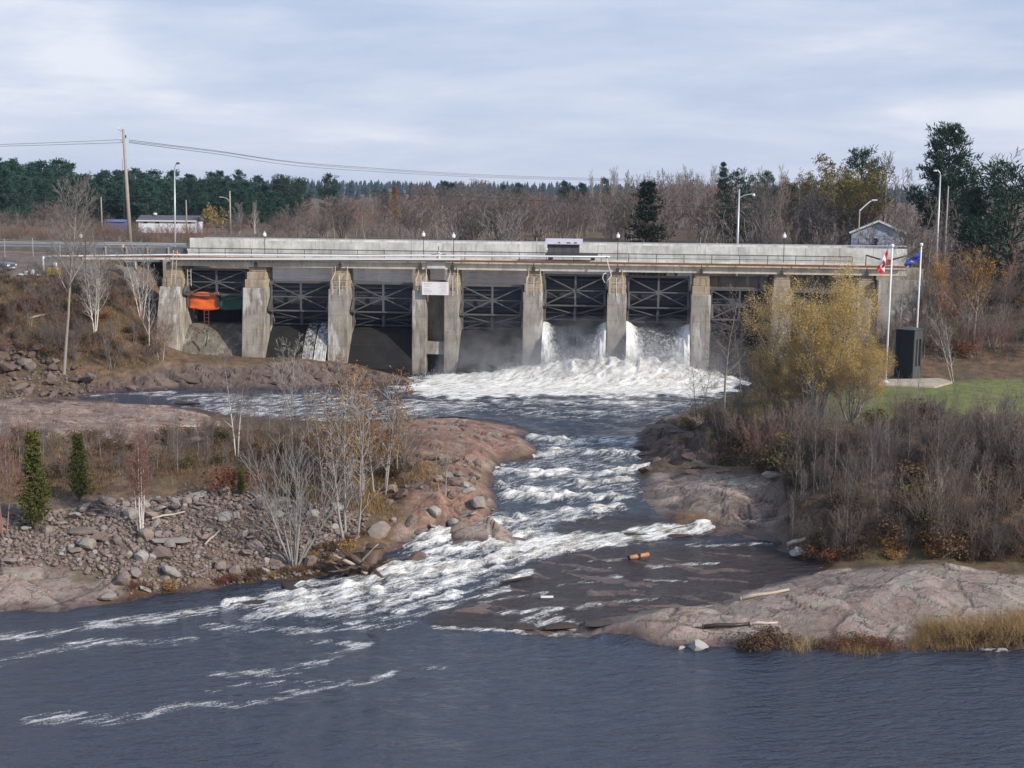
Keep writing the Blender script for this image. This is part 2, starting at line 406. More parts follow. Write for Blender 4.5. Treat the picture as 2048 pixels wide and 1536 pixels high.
# foliage
M['pine'] = leafmat('pine_needles', [(0.014, 0.036, 0.022), (0.030, 0.066, 0.038), (0.058, 0.10, 0.052)], 0.7, 0.12)
M['ridge'] = leafmat('ridge_trees', [(0.010, 0.022, 0.026), (0.016, 0.032, 0.036), (0.03, 0.045, 0.045)], 0.9, 0.0, 0.02)  # bluish tint puts some distance haze into the tree colour
M['pine_far'] = leafmat('far_pine_needles', [(0.014, 0.042, 0.034), (0.032, 0.080, 0.060), (0.062, 0.120, 0.082)], 0.75, 0.12, 0.35)
M['spruce'] = leafmat('spruce_needles', [(0.012, 0.020, 0.013), (0.024, 0.036, 0.018), (0.060, 0.062, 0.024)], 0.75, 0.1)
M['cedar'] = leafmat('cedar_sprays', [(0.035, 0.050, 0.010), (0.095, 0.105, 0.022), (0.185, 0.160, 0.042)], 0.7, 0.2)
M['willow'] = leafmat('yellow_willow_leaves', [(0.25, 0.165, 0.045), (0.46, 0.315, 0.10), (0.63, 0.47, 0.185)], 0.65, 0.3, 0.6)
M['willow_g'] = leafmat('olive_willow_leaves', [(0.11, 0.085, 0.028), (0.20, 0.16, 0.048), (0.30, 0.24, 0.075)], 0.65, 0.3, 0.5)
M['rustleaf'] = leafmat('rust_leaves', [(0.19, 0.09, 0.032), (0.33, 0.175, 0.055), (0.46, 0.28, 0.085)], 0.65, 0.3)
M['redleaf'] = leafmat('dull_red_leaves', [(0.11, 0.035, 0.022), (0.20, 0.065, 0.035), (0.30, 0.12, 0.045)], 0.65, 0.25)
M['larch'] = leafmat('golden_larch_needles', [(0.18, 0.085, 0.030), (0.30, 0.145, 0.045), (0.38, 0.20, 0.06)], 0.7, 0.2)
M['drygrass'] = leafmat('dry_straw_grass', [(0.24, 0.15, 0.065), (0.39, 0.26, 0.115), (0.54, 0.39, 0.19)], 0.75, 0.25, 1.5)
M['lawn'] = leafmat('lawn_blades', [(0.075, 0.105, 0.02), (0.13, 0.175, 0.04), (0.24, 0.20, 0.07)], 0.8, 0.2, 0.8)
M['heath'] = leafmat('brown_heath', [(0.07, 0.042, 0.026), (0.125, 0.075, 0.042), (0.19, 0.115, 0.055)], 0.8, 0.15, 1.2)
M['olive'] = leafmat('olive_brush', [(0.06, 0.050, 0.020), (0.11, 0.090, 0.032), (0.19, 0.15, 0.045)], 0.8, 0.15, 1.2)

# granite for loose boulders
def granite(name, cols, dark, lichen=0.5):
    m, nt, b = newmat(name)
    tco = nd(nt, 'ShaderNodeTexCoord').outputs['Object']
    rnd = nd(nt, 'ShaderNodeObjectInfo').outputs['Random']
    off = nd(nt, 'ShaderNodeCombineXYZ', {0: mth(nt, 'MULTIPLY', rnd, 37.0), 1: mth(nt, 'MULTIPLY', rnd, 91.0), 2: 0.0}).outputs[0]
    v = vmath(nt, 'ADD', tco, off)
    n = noise(nt, v, 1.2, 6, 0.65); g = noise(nt, v, 14.0, 4, 0.7)
    c = ramp(nt, mth(nt, 'ADD', mth(nt, 'MULTIPLY', n, 0.5), mth(nt, 'MULTIPLY', rnd, 0.5)), [(0.25 + 0.5 * i / (len(cols) - 1), q) for i, q in enumerate(cols)])
    c = mixc(nt, mth(nt, 'MULTIPLY', ramp(nt, g, [(0.45, 0.0), (0.7, 1.0)]), 0.5), c, dark)
    ln = noise(nt, vmath(nt, 'ADD', v, (5.0, 9.0, 1.0)), 2.4, 5, 0.7)
    c = mixc(nt, mth(nt, 'MULTIPLY', ramp(nt, ln, [(0.56, 0.0), (0.64, 1.0)]), lichen), c, (0.27, 0.275, 0.225))
    setp(nt, b, c, 0.85, 0, 0.3)
    bump(nt, b, mth(nt, 'ADD', n, mth(nt, 'MULTIPLY', g, 0.35)), 0.6, 0.05)
    return m
M['granite'] = granite('grey_pink_granite', [(0.135, 0.105, 0.09), (0.245, 0.18, 0.148), (0.25, 0.225, 0.195), (0.34, 0.31, 0.275)], (0.10, 0.085, 0.075), 0.6)
M['granite_red'] = granite('dark_red_granite', [(0.095, 0.068, 0.058), (0.14, 0.092, 0.074), (0.17, 0.135, 0.115)], (0.05, 0.038, 0.034), 0.3)
M['granite_wet'] = granite('wet_dark_granite', [(0.035, 0.026, 0.023), (0.055, 0.036, 0.030), (0.065, 0.05, 0.045)], (0.02, 0.016, 0.015), 0.05)
M['granite_pale'] = granite('pale_grey_granite', [(0.36, 0.34, 0.31), (0.42, 0.39, 0.35), (0.40, 0.37, 0.33)], (0.18, 0.16, 0.14), 0.4)

# terrain
m, nt, b = newmat('bank_ground'); M['ground'] = m
p = wpos(nt)
big = noise(nt, p, 0.22, 5, 0.6); mid = noise(nt, p, 1.1, 6, 0.65); fine = noise(nt, p, 6.0, 5, 0.7)
# bedrock: pinkish-brown granite with grey lichen and dark seams
rk = ramp(nt, mth(nt, 'ADD', mth(nt, 'MULTIPLY', big, 0.5), mth(nt, 'MULTIPLY', mid, 0.5)),
          [(0.34, (0.150, 0.108, 0.092)), (0.45, (0.222, 0.165, 0.140)), (0.55, (0.27, 0.212, 0.182)), (0.66, (0.29, 0.255, 0.222))])
rk = mixc(nt, mth(nt, 'MULTIPLY', attr(nt, 'red'), 0.85), rk, mixc(nt, 1.0, rk, (0.90, 0.64, 0.53), 'MULTIPLY'))
rk = mixc(nt, mth(nt, 'MULTIPLY', ramp(nt, noise(nt, vmath(nt, 'ADD', p, (13., 7., 3.)), 0.9, 6, 0.72), [(0.50, 0.0), (0.60, 1.0)]), 0.75), rk, (0.235, 0.232, 0.185))
rk = mixc(nt, mth(nt, 'MULTIPLY', ramp(nt, noise(nt, vmath(nt, 'ADD', p, (3., 27., 9.)), 3.3, 5, 0.75), [(0.56, 0.0), (0.66, 1.0)]), 0.7), rk, (0.075, 0.058, 0.05))
# every slab weathers to its own shade; joints and speckle
cellv = attr(nt, 'cell')
rk = mixc(nt, 1.0, rk, ramp(nt, cellv, [(0.0, (0.66, 0.60, 0.58)), (0.5, (1.0, 0.98, 0.96)), (1.0, (1.28, 1.26, 1.22))]), 'MULTIPLY')
wv_ = nd(nt, 'ShaderNodeVectorMath', {0: p, 1: vmath(nt, 'SCALE', nd(nt, 'ShaderNodeTexNoise', {'Vector': p, 'Scale': 0.9, 'Detail': 4.0}).outputs['Color'])}, operation='ADD').outputs[0]
for sc_, th_, am_ in ((0.75, 0.022, 0.85), (2.3, 0.030, 0.6)):
    vo = nd(nt, 'ShaderNodeTexVoronoi', {'Vector': vmath(nt, 'MULTIPLY', wv_, (0.55, 1.0, 1.0)), 'Scale': sc_}, feature='DISTANCE_TO_EDGE').outputs['Distance']
    brk = ramp(nt, noise(nt, vmath(nt, 'ADD', p, (sc_ * 9, 3., 0.)), 0.7, 2, 0.5), [(0.44, 0.0), (0.52, 1.0)])
    rk = mixc(nt, mth(nt, 'MULTIPLY', mth(nt, 'MULTIPLY', ramp(nt, vo, [(0.0, 1.0), (th_ * sc_ ** .5, 0.0)]), brk), am_), rk, (0.035, 0.026, 0.022))
spk = noise(nt, p, 14.0, 3, 0.8)
rk = mixc(nt, 0.55, rk, ramp(nt, spk, [(0.32, (0.25, 0.25, 0.25)), (0.68, (0.75, 0.75, 0.75))]), 'OVERLAY')
rk = mixc(nt, mth(nt, 'MULTIPLY', attr(nt, 'crack'), 0.8), rk, (0.045, 0.034, 0.028))
rk = mixc(nt, mth(nt, 'MULTIPLY', attr(nt, 'brown'), 0.75), rk, mixc(nt, mid, (0.055, 0.038, 0.032), (0.115, 0.075, 0.060)))
# leaf litter and brown soil
lt = ramp(nt, mth(nt, 'ADD', mth(nt, 'MULTIPLY', mid, 0.55), mth(nt, 'MULTIPLY', fine, 0.45)),
          [(0.34, (0.040, 0.028, 0.020)), (0.46, (0.085, 0.055, 0.034)), (0.54, (0.15, 0.088, 0.046)), (0.64, (0.22, 0.145, 0.075))])
lt = mixc(nt, mth(nt, 'MULTIPLY', ramp(nt, big, [(0.48, 0.0), (0.62, 1.0)]), 0.55), lt, (0.075, 0.066, 0.026))
gr = ramp(nt, mth(nt, 'ADD', mth(nt, 'MULTIPLY', mid, 0.6), mth(nt, 'MULTIPLY', fine, 0.4)),
          [(0.36, (0.085, 0.088, 0.022)), (0.48, (0.125, 0.145, 0.038)), (0.60, (0.19, 0.165, 0.065))])
gv = ramp(nt, mth(nt, 'ADD', mth(nt, 'MULTIPLY', mid, 0.4), mth(nt, 'MULTIPLY', fine, 0.6)),
          [(0.35, (0.07, 0.055, 0.045)), (0.5, (0.13, 0.103, 0.083)), (0.65, (0.20, 0.168, 0.14))])
c = mixc(nt, attr(nt, 'rock'), lt, rk)
c = mixc(nt, attr(nt, 'grass'), c, gr)
c = mixc(nt, attr(nt, 'gravel'), c, gv)
wet = attr(nt, 'wet')
c = mixc(nt, mth(nt, 'MULTIPLY', wet, 0.80), c, mixc(nt, 1.0, c, (0.34, 0.26, 0.24), 'MULTIPLY'))
setp(nt, b, c, mth(nt, 'SUBTRACT', 0.88, mth(nt, 'MULTIPLY', wet, 0.58)), 0, 0.4)
bump(nt, b, mth(nt, 'ADD', mth(nt, 'MULTIPLY', mid, 0.4), mth(nt, 'ADD', mth(nt, 'MULTIPLY', fine, 0.6), mth(nt, 'MULTIPLY', spk, 0.25))), 1.0, 0.07)

m, nt, b = newmat('asphalt'); M['asphalt'] = m
p = wpos(nt); n = noise(nt, p, 1.0, 6, 0.7)
setp(nt, b, ramp(nt, n, [(0.3, (0.10, 0.10, 0.105)), (0.7, (0.17, 0.168, 0.165))]), 0.9, 0, 0.2)
m, nt, b = newmat('concrete_paving'); M['paving'] = m
p = wpos(nt); n = noise(nt, p, 1.3, 6, 0.7)
setp(nt, b, ramp(nt, n, [(0.3, (0.30, 0.25, 0.19)), (0.7, (0.45, 0.39, 0.30))]), 0.9, 0, 0.2)

# river water: dark water that mirrors the sky, its blue also put into the base colour, with aerated foam where the flow breaks
def water_mat(name, rip_scale, rip_amp, streaky=True):
    m, nt, b = newmat(name)
    p = wpos(nt)
    s = nd(nt, 'ShaderNodeSeparateXYZ', {0: p})
    rot = vmath(nt, 'MULTIPLY', nd(nt, 'ShaderNodeVectorRotate', {'Vector': p, 'Angle': rad(-12)}, rotation_type='Z_AXIS').outputs[0], (1.0, 2.6, 1.0))
    w1 = noise(nt, rot, rip_scale, 4, 0.6, 0.4)
    w2 = noise(nt, vmath(nt, 'MULTIPLY', p, (1.0, 1.9, 1.0)), rip_scale * 3.7, 3, 0.6, 0.3)
    h = mth(nt, 'ADD', w1, mth(nt, 'MULTIPLY', w2, 0.35))
    bp = nd(nt, 'ShaderNodeBump', {'Height': h, 'Strength': 1.0, 'Distance': mth(nt, 'ADD', rip_amp, mth(nt, 'MULTIPLY', attr(nt, 'choppy'), 0.10))})
    shal = attr(nt, 'shallow')
    base = mixc(nt, shal, (0.033, 0.042, 0.059), (0.046, 0.036, 0.035))
    setp(nt, b, base, 0.10, 0, 1.0); b.inputs['IOR'].default_value = 1.333
    nt.links.new(bp.outputs[0], b.inputs['Normal'])
    # foam
    fo = attr(nt, 'foam')
    fv = nd(nt, 'ShaderNodeVectorRotate', {'Vector': p, 'Angle': rad(-33)}, rotation_type='Z_AXIS').outputs[0]
    f1 = noise(nt, vmath(nt, 'MULTIPLY', fv, (0.42, 1.8, 1.2)), 1.7, 7, 0.68, 0.5)
    f2 = noise(nt, p, 9.0, 4, 0.7, 0.2)
    tex = mth(nt, 'ADD', mth(nt, 'MULTIPLY', f1, 0.62), mth(nt, 'MULTIPLY', f2, 0.38))
    k = mth(nt, 'ADD', fo, mth(nt, 'MULTIPLY', mth(nt, 'SUBTRACT', tex, 0.5), mth(nt, 'ADD', 2.0, mth(nt, 'MULTIPLY', mth(nt, 'MINIMUM', fo, 0.3), 3.7))))
    fac = ramp(nt, mth(nt, 'SUBTRACT', k, 0.30), [(0.0, 0.0), (0.22, 0.38), (0.62, 0.97)])
    fcol = mixc(nt, ramp(nt, f1, [(0.35, 0.0), (0.6, 1.0)]), (0.46, 0.41, 0.30), (0.84, 0.83, 0.80))
    fb = nd(nt, 'ShaderNodeBsdfDiffuse', {'Color': fcol})
    fbp = nd(nt, 'ShaderNodeBump', {'Height': tex, 'Strength': 1.0, 'Distance': 0.16}); nt.links.new(fbp.outputs[0], fb.inputs['Normal'])
    tr = nd(nt, 'ShaderNodeBsdfTransparent')
    clear = mth(nt, 'MULTIPLY', shal, 0.36)
    wsh = nd(nt, 'ShaderNodeMixShader', {0: clear, 1: b.outputs[0], 2: tr.outputs[0]})
    mx = nd(nt, 'ShaderNodeMixShader', {0: fac, 1: wsh.outputs[0], 2: fb.outputs[0]})
    nt.links.new(mx.outputs[0], nt.nodes['Material Output'].inputs[0])
    return m
M['water'] = water_mat('river_water', 0.75, 0.24)
m, nt, b = newmat('still_reservoir_water'); M['reservoir'] = m
p = wpos(nt)
setp(nt, b, (0.012, 0.014, 0.016), 0.05, 0, 0.5); b.inputs['IOR'].default_value = 1.333
bump(nt, b, noise(nt, vmath(nt, 'MULTIPLY', p, (0.10, 1.0, 1.0)), 0.5, 4, 0.6), 1.0, 0.5)
# falling white water: veils with dark gaps
m, nt, b = newmat('falling_water'); M['falls'] = m
p = wpos(nt)
fv = vmath(nt, 'MULTIPLY', p, (2.4, 2.4, 0.30))
f1 = noise(nt, fv, 1.6, 6, 0.68, 0.3); f2 = noise(nt, p, 4.0, 4, 0.7)
k = mth(nt, 'SUBTRACT', mth(nt, 'ADD', attr(nt, 'foam'), mth(nt, 'ADD', mth(nt, 'MULTIPLY', f1, 1.3), mth(nt, 'MULTIPLY', f2, 0.4))), 1.12)
fac = ramp(nt, k, [(0.0, 0.0), (0.55, 1.0)])
setp(nt, b, (0.035, 0.038, 0.045), 0.12, 0, 0.5)
bp = nd(nt, 'ShaderNodeBump', {'Height': f1, 'Strength': 0.8, 'Distance': 0.15}); nt.links.new(bp.outputs[0], b.inputs['Normal'])
fb = nd(nt, 'ShaderNodeBsdfDiffuse', {'Color': mixc(nt, f2, (0.62, 0.60, 0.54, 1), (0.86, 0.86, 0.86, 1))}); nt.links.new(bp.outputs[0], fb.inputs['Normal'])
mx = nd(nt, 'ShaderNodeMixShader', {0: fac, 1: b.outputs[0], 2: fb.outputs[0]})
nt.links.new(mx.outputs[0], nt.nodes['Material Output'].inputs[0])
m, nt, b = newmat('spray_foam'); M['spray'] = m
setp(nt, b, (0.88, 0.88, 0.87), 0.9, 0, 0.1)
tl = nd(nt, 'ShaderNodeBsdfTranslucent', {'Color': (0.9, 0.9, 0.9, 1)})
mx = nd(nt, 'ShaderNodeMixShader', {0: 0.45, 1: b.outputs[0], 2: tl.outputs[0]})
nt.links.new(mx.outputs[0], nt.nodes['Material Output'].inputs[0])

m = M['falls'].copy(); m.name = 'thin_trickle'; M['trickle'] = m; nt = m.node_tree
mo = nt.nodes['Material Output']; mxs = mo.inputs[0].links[0].from_node
tr_ = nd(nt, 'ShaderNodeBsdfTransparent'); nt.links.new(tr_.outputs[0], mxs.inputs[1])
# ------------------------------------------------------------------ river and land: control points (pixel x, y, height) -> place
Zc = [  # land and river-bed heights
 # lower pool bed
 (-300,1536,-3),(300,1536,-3),(1000,1536,-3),(1600,1536,-3),(2400,1536,-3),(0,1300,-1.2),(400,1290,-1.2),(800,1300,-1.2),(1200,1330,-1.2),(1600,1370,-1.2),(2100,1370,-1.2),
 (0,1240,-.35),(200,1228,-.35),(400,1205,-.3),(1000,1280,-.4),(1340,1312,-.35),(1600,1328,-.35),(1900,1330,-.35),
 # left shelf and shore
 (-250,1234,0.02),(0,1225,.02),(120,1222,.02),(200,1210,.02),(260,1203,.02),(330,1190,.02),(450,1180,.08),(560,1165,.3),(640,1160,.42),
 (-200,1150,1.1),(0,1182,.7),(120,1165,.8),(220,1185,.4),(0,1145,1.2),(130,1138,1.25),(210,1155,.9),
 # rubble slope
 (250,1150,1.1),(400,1150,.9),(550,1130,.9),(660,1110,1.35),(0,1090,2.0),(-250,1060,2.4),(150,1060,2.5),(300,1060,2.6),(450,1050,2.7),(600,1060,2.3),(700,1060,2.2),(740,1085,1.8),(790,1090,1.5),
 (-250,1000,3.5),(0,1020,3.2),(250,1000,3.6),(450,990,3.7),(650,1000,3.4),(780,1000,3.1),(850,1030,2.7),(900,1052,2.2),
 # shrubby flat
 (-250,930,4.3),(0,940,4.2),(250,930,4.3),(500,930,4.4),(700,920,4.4),(850,960,3.9),(0,880,4.5),(250,870,4.5),(500,880,4.5),(700,875,4.7),
 # peninsula rock
 (800,852,4.5),(880,847,4.55),(960,857,4.6),(1020,872,4.4),(850,880,5.1),(950,885,4.9),(1040,892,4.25),(870,920,4.7),(960,912,4.2),(900,950,4.3),(955,950,3.7),(880,990,3.7),(940,990,3.5),(965,1010,3.1),(975,1035,2.7),(920,1035,2.7),
 (1068,895,3.75),(1000,918,3.45),(985,945,3.15),(978,975,2.9),(990,1005,2.55),(1000,1030,2.15),(960,1058,1.9),(880,1072,1.6),(820,1088,1.35),
 # left slab behind
 (-250,830,4.6),(0,830,4.6),(150,822,4.55),(300,830,4.5),(400,852,4.4),(0,808,4.25),(90,806,4.2),
 # channel: near shore, bed, far shore
 (160,801,4.06),(240,808,4.06),(330,812,4.06),(420,838,4.06),(520,850,4.06),(600,855,4.06),(700,852,4.06),(800,842,4.06),(900,836,4.06),(1000,846,4.06),(1050,862,4.0),
 (250,795,3.6),(350,795,3.3),(450,805,3.2),(600,812,3),(700,805,2.8),(800,800,2.5),
 (100,796,4.15),(200,785,4.06),(330,781,4.06),(450,778,4.06),(600,776,4.06),(720,777,4.06),(800,770,4.06),(835,764,4.0),
 # far outcrop below the first piers
 (250,758,4.9),(330,740,5.5),(400,735,5.7),(500,730,5.6),(600,724,5.75),(680,731,5.4),(760,747,4.8),(805,755,4.5),
 # upper pool bed
 (900,795,2),(1000,790,1.6),(1200,800,1.6),(1100,840,2.2),(1000,762,1.2),(1200,760,1.2),(1350,765,1.4),(1420,775,2.4),(1300,810,2.2),(900,760,2),
 # rapids bed
 (1150,875,3.0),(1120,920,2.5),(1200,920,2.6),(1100,970,2.0),(1200,970,2.2),(1090,1020,1.5),(1000,1070,1.1),(900,1095,.7),(800,1140,.2),(700,1180,-.2),(560,1210,-.5),(880,1150,.2),
 # right rocks
 (1300,846,4.06),(1290,862,4.06),(1268,884,3.8),(1282,902,3.6),(1278,936,3.1),(1340,947,3.02),(1440,951,3.02),(1330,848,4.9),(1345,872,4.7),(1300,880,4.45),(1400,855,5.3),(1400,892,4.9),(1330,915,4.2),(1430,930,4.1),(1500,932,4.3),(1500,885,5.3),(1560,865,5.9),(1370,935,3.7),
 (1385,822,4.06),(1432,802,4.06),(1490,783,4.06),(1450,835,4.9),(1550,805,5.6),(1510,775,4.9),
 # right shelf
 (1335,957,3.3),(1420,955,4.0),(1500,965,4.1),(1545,985,3.7),(1292,980,2.95),(1400,990,3.5),(1480,1000,3.45),(1250,1006,2.5),(1330,1015,2.55),(1420,1040,2.25),(1500,1035,2.45),(1535,1040,2.35),
 (1400,1053,1.95),(1480,1053,1.75),(1545,1052,1.72),(1562,1085,1.55),(1572,1120,1.42),(1640,1129,1.36),
 # brushy bank
 (1600,1090,2.0),(1700,1120,1.8),(1800,1126,2.0),(1950,1132,2.1),(2100,1150,2.1),(1600,1000,4.2),(1750,1020,4.4),(1900,1020,4.4),(2100,1020,4.4),(1600,930,5.5),(1750,920,6.3),(1900,910,6.6),(2100,900,6.8),
 (1650,862,6.5),(1750,842,7.4),(1900,830,7.7),(2100,825,7.7),(1700,772,8),(1850,767,8),(2100,760,8),(1650,800,7.2),
 # dome
 (1650,1145,1.8),(1750,1136,2.4),(1850,1132,2.75),(1950,1140,2.6),(2060,1162,2.3),(2300,1170,2.2),(1450,1230,1.0),(1550,1200,1.45),(1700,1190,1.9),(1850,1190,2.1),(2000,1210,1.8),(2300,1220,1.6),
 (1400,1266,.55),(1500,1270,.6),(1700,1272,.65),(1850,1275,.6),(2000,1282,.45),(1345,1292,.02),(1420,1298,.02),(1500,1306,.02),(1700,1311,.02),(1900,1311,.02),(2048,1311,.02),(2350,1311,.02),
 # wet slope
 (880,1252,.02),(1060,1264,.04),(1170,1269,.06),(1230,1256,.50),(1300,1242,.90),(1205,1248,.52),(1380,1224,1.1),(1260,1272,.22),(1345,1262,.62),(1180,1266,.2),(1200,1277,.02),(1260,1284,.02),(1290,1225,.85),(1080,1230,.35),(960,1225,.3),(1100,1190,.62),(1250,1190,.75),(1400,1190,.9),(1150,1150,.88),(1300,1150,1.0),(1450,1150,1.1),(1550,1160,1.2),(1150,1110,1.2),(1300,1110,1.28),(1450,1110,1.35),(1250,1050,1.95),(1350,1060,1.85),
]
Zd = [  # (pixel x, pixel y, distance)
 (-300,800,112),(0,800,113.5),(-300,740,120),(0,740,121),(100,735,122),(200,725,123.5),(300,718,125),(-300,680,126),(0,680,126),(150,672,127),(275,672,128.5),(-300,620,130),(0,620,130),(150,612,131),(270,612,132),
 (-300,562,134),(0,560,134),(150,562,134.5),(250,565,135.5),(0,546,135.5),(120,548,136),(-300,546,135.5),(262,560,138),
 (1600,762,112),(1560,747,124),(1700,745,108),(1900,750,106),(2100,750,106),(1700,735,122),(1850,705,112),(2050,700,112),(1900,610,127),(2100,575,132),(1850,560,136),(1990,510,146),(2200,505,150),(1750,700,126),
]
ctrl = [P(*q) for q in Zc] + [PD(*q) for q in Zd]
for s_ in (-36, -25, -12, 0, 12, 25, 38): ctrl.append(dam2w(s_, 8, 5.0))
def sdam(px, off=0.0): return DS(px, 640, off)[0]
for px, o_, z_ in ((345, 0, 5.4), (345, 5, 5.4), (400, 0, 5.6), (470, 0, 5.5), (420, 5, 5.4), (312, -1.5, 5.8), (312, 1, 6.4), (312, 5, 8.5), (285, 2, 10.0), (270, 5, 12.6), (300, 9, 14.5), (312, 12, 15.9), (340, 20, 14.5)): ctrl.append(dam2w(sdam(px, o_), o_, z_))
for s_ in (-34, -15, 5, 25, 40): ctrl.append(dam2w(s_, 22, 9.5)); ctrl.append(dam2w(s_, 36, 10.0))
for s_ in (-62, -80, -110): ctrl.append(dam2w(s_, 6, 15.7)); ctrl.append(dam2w(s_, 11, 16.2)); ctrl.append(dam2w(s_, 17, 16.2)); ctrl.append(dam2w(s_, 30, 15.8))
for s_ in (-56, -52): ctrl.append(dam2w(s_, 4, 14.2)); ctrl.append(dam2w(s_, 11, 16.1)); ctrl.append(dam2w(s_, 17, 16.1)); ctrl.append(dam2w(s_, 32, 15.2))
for s_ in (52, 70): ctrl.append(dam2w(s_, 11, 16.0)); ctrl.append(dam2w(s_, 17, 16.0)); ctrl.append(dam2w(s_, 36, 16))
ctrl = np.array(ctrl)
class RBF:
    def __init__(s, pts, smooth=0.02):
        s.c = pts[:, :2]; n = len(pts)
        A = np.zeros((n + 3, n + 3)); D = np.hypot(s.c[:, None, 0] - s.c[None, :, 0], s.c[:, None, 1] - s.c[None, :, 1])
        A[:n, :n] = -D - smooth * np.eye(n) * 0
        A[:n, :n] += smooth * np.eye(n)
        Q = np.c_[np.ones(n), s.c]; A[:n, n:] = Q; A[n:, :n] = Q.T
        s.w = np.linalg.solve(A, np.r_[pts[:, 2], 0, 0, 0]); s.n = n
    def __call__(s, x, y):
        r = s.w[s.n] + s.w[s.n + 1] * x + s.w[s.n + 2] * y
        for i in range(s.n): r = r - s.w[i] * np.hypot(x - s.c[i, 0], y - s.c[i, 1])
        return r
# river surface height
Zw = [(-400,1536,0),(500,1536,0),(1500,1536,0),(2400,1536,0),(0,1300,0),(500,1290,0),(1000,1300,0),(1500,1330,0),(2100,1330,0),(0,1225,0),(250,1203,0),(450,1205,.03),(870,1255,.0),(1060,1265,.0),(1170,1270,.0),(1345,1292,0),
 (560,1195,.18),(620,1165,.38),(700,1150,.6),(760,1120,.95),(800,1170,.62),(700,1225,.12),(850,1225,.22),(950,1225,.3),(1080,1228,.37),(1200,1232,.47),(1300,1245,.5),(1230,1260,.3),
 (820,1095,1.3),(900,1110,1.2),(1000,1110,1.25),(1000,1170,.7),(1100,1190,.65),(1250,1190,.78),(1400,1190,.92),(1150,1150,.9),(1300,1150,1.02),(1450,1150,1.12),(1550,1160,1.2),(1100,1110,1.25),(1300,1105,1.32),(1450,1105,1.4),(1620,1135,1.36),
 (900,1070,1.75),(980,1055,2.0),(1060,1082,1.5),(1150,1083,1.5),(1300,1080,1.55),(1400,1068,1.6),(1540,1070,1.62),(1100,1050,2.05),(1200,1045,2.15),(1300,1045,2.15),(1400,1050,2.0),
 (1010,1020,2.35),(1120,1015,2.4),(1230,1012,2.45),(1000,985,2.75),(1130,975,2.9),(1260,985,2.85),(1300,955,3.0),(1440,952,3.0),(1000,940,3.2),(1130,930,3.3),(1260,930,3.25),(1090,900,3.6),(1180,895,3.65),(1260,895,3.7),(1080,875,3.92),(1180,872,3.95),(1270,870,3.95),
 (1080,850,4),(1200,850,4),(1290,850,4),(900,820,4),(1100,800,4),(1350,810,4),(700,800,4),(500,800,4),(300,795,4),(100,795,4),(900,765,4),(1200,765,4),(1450,775,4)]
WR = RBF(np.array([P(*q) for q in Zw]))
def zwater(x, y):
    d = WR(x, y)
    return np.clip(d, 0.0, 4.0)

# ---- ground sheet: dense near the river, coarse to the horizon
def axis(lo, hi, step, far_lo, far_hi, g):
    a = list(np.arange(lo, hi + 1e-6, step)); d = step
    while a[-1] < far_hi: d *= g; a.append(a[-1] + d)
    d = step
    while a[0] > far_lo: d *= g; a.insert(0, a[0] - d)
    return np.array(a)
XS = axis(-47, 47, 0.15, -3000, 3000, 1.16)
YS = axis(57, 136, 0.135, 20, 3000, 1.13)
GX, GY = np.meshgrid(XS, YS)
RB = RBF(ctrl)
near = (np.abs(GX) < 150) & (GY < 260)
H = np.zeros_like(GX); H[near] = RB(GX[near], GY[near])
# country behind the dam
def far_h(x, y):
    return (15.9 + 1.2 * sstep(200, 420, y) + 3 * sstep(400, 900, y) + 7 * sstep(800, 1500, y) + 16 * sstep(1500, 2300, y)
            + 7 * fbm(x / 420, y / 500, 3, 3) * sstep(700, 1800, y) + 0.35 * fbm(x / 25, y / 25, 3, 8) * sstep(190, 260, y))
Hf = far_h(GX, GY)
side = sstep(60, 110, np.abs(GX))
wf = np.maximum(sstep(172, 192, GY), side * sstep(138, 165, GY))
wl = sstep(70, 130, np.abs(GX)) * (1 - sstep(100, 140, GY))
H = H * (1 - wf) + Hf * wf
H = H * (1 - wl) + 6.0 * wl
ZW = np.where((GY < 140) & near, zwater(GX, np.clip(GY, 40, 140)), 4.0)
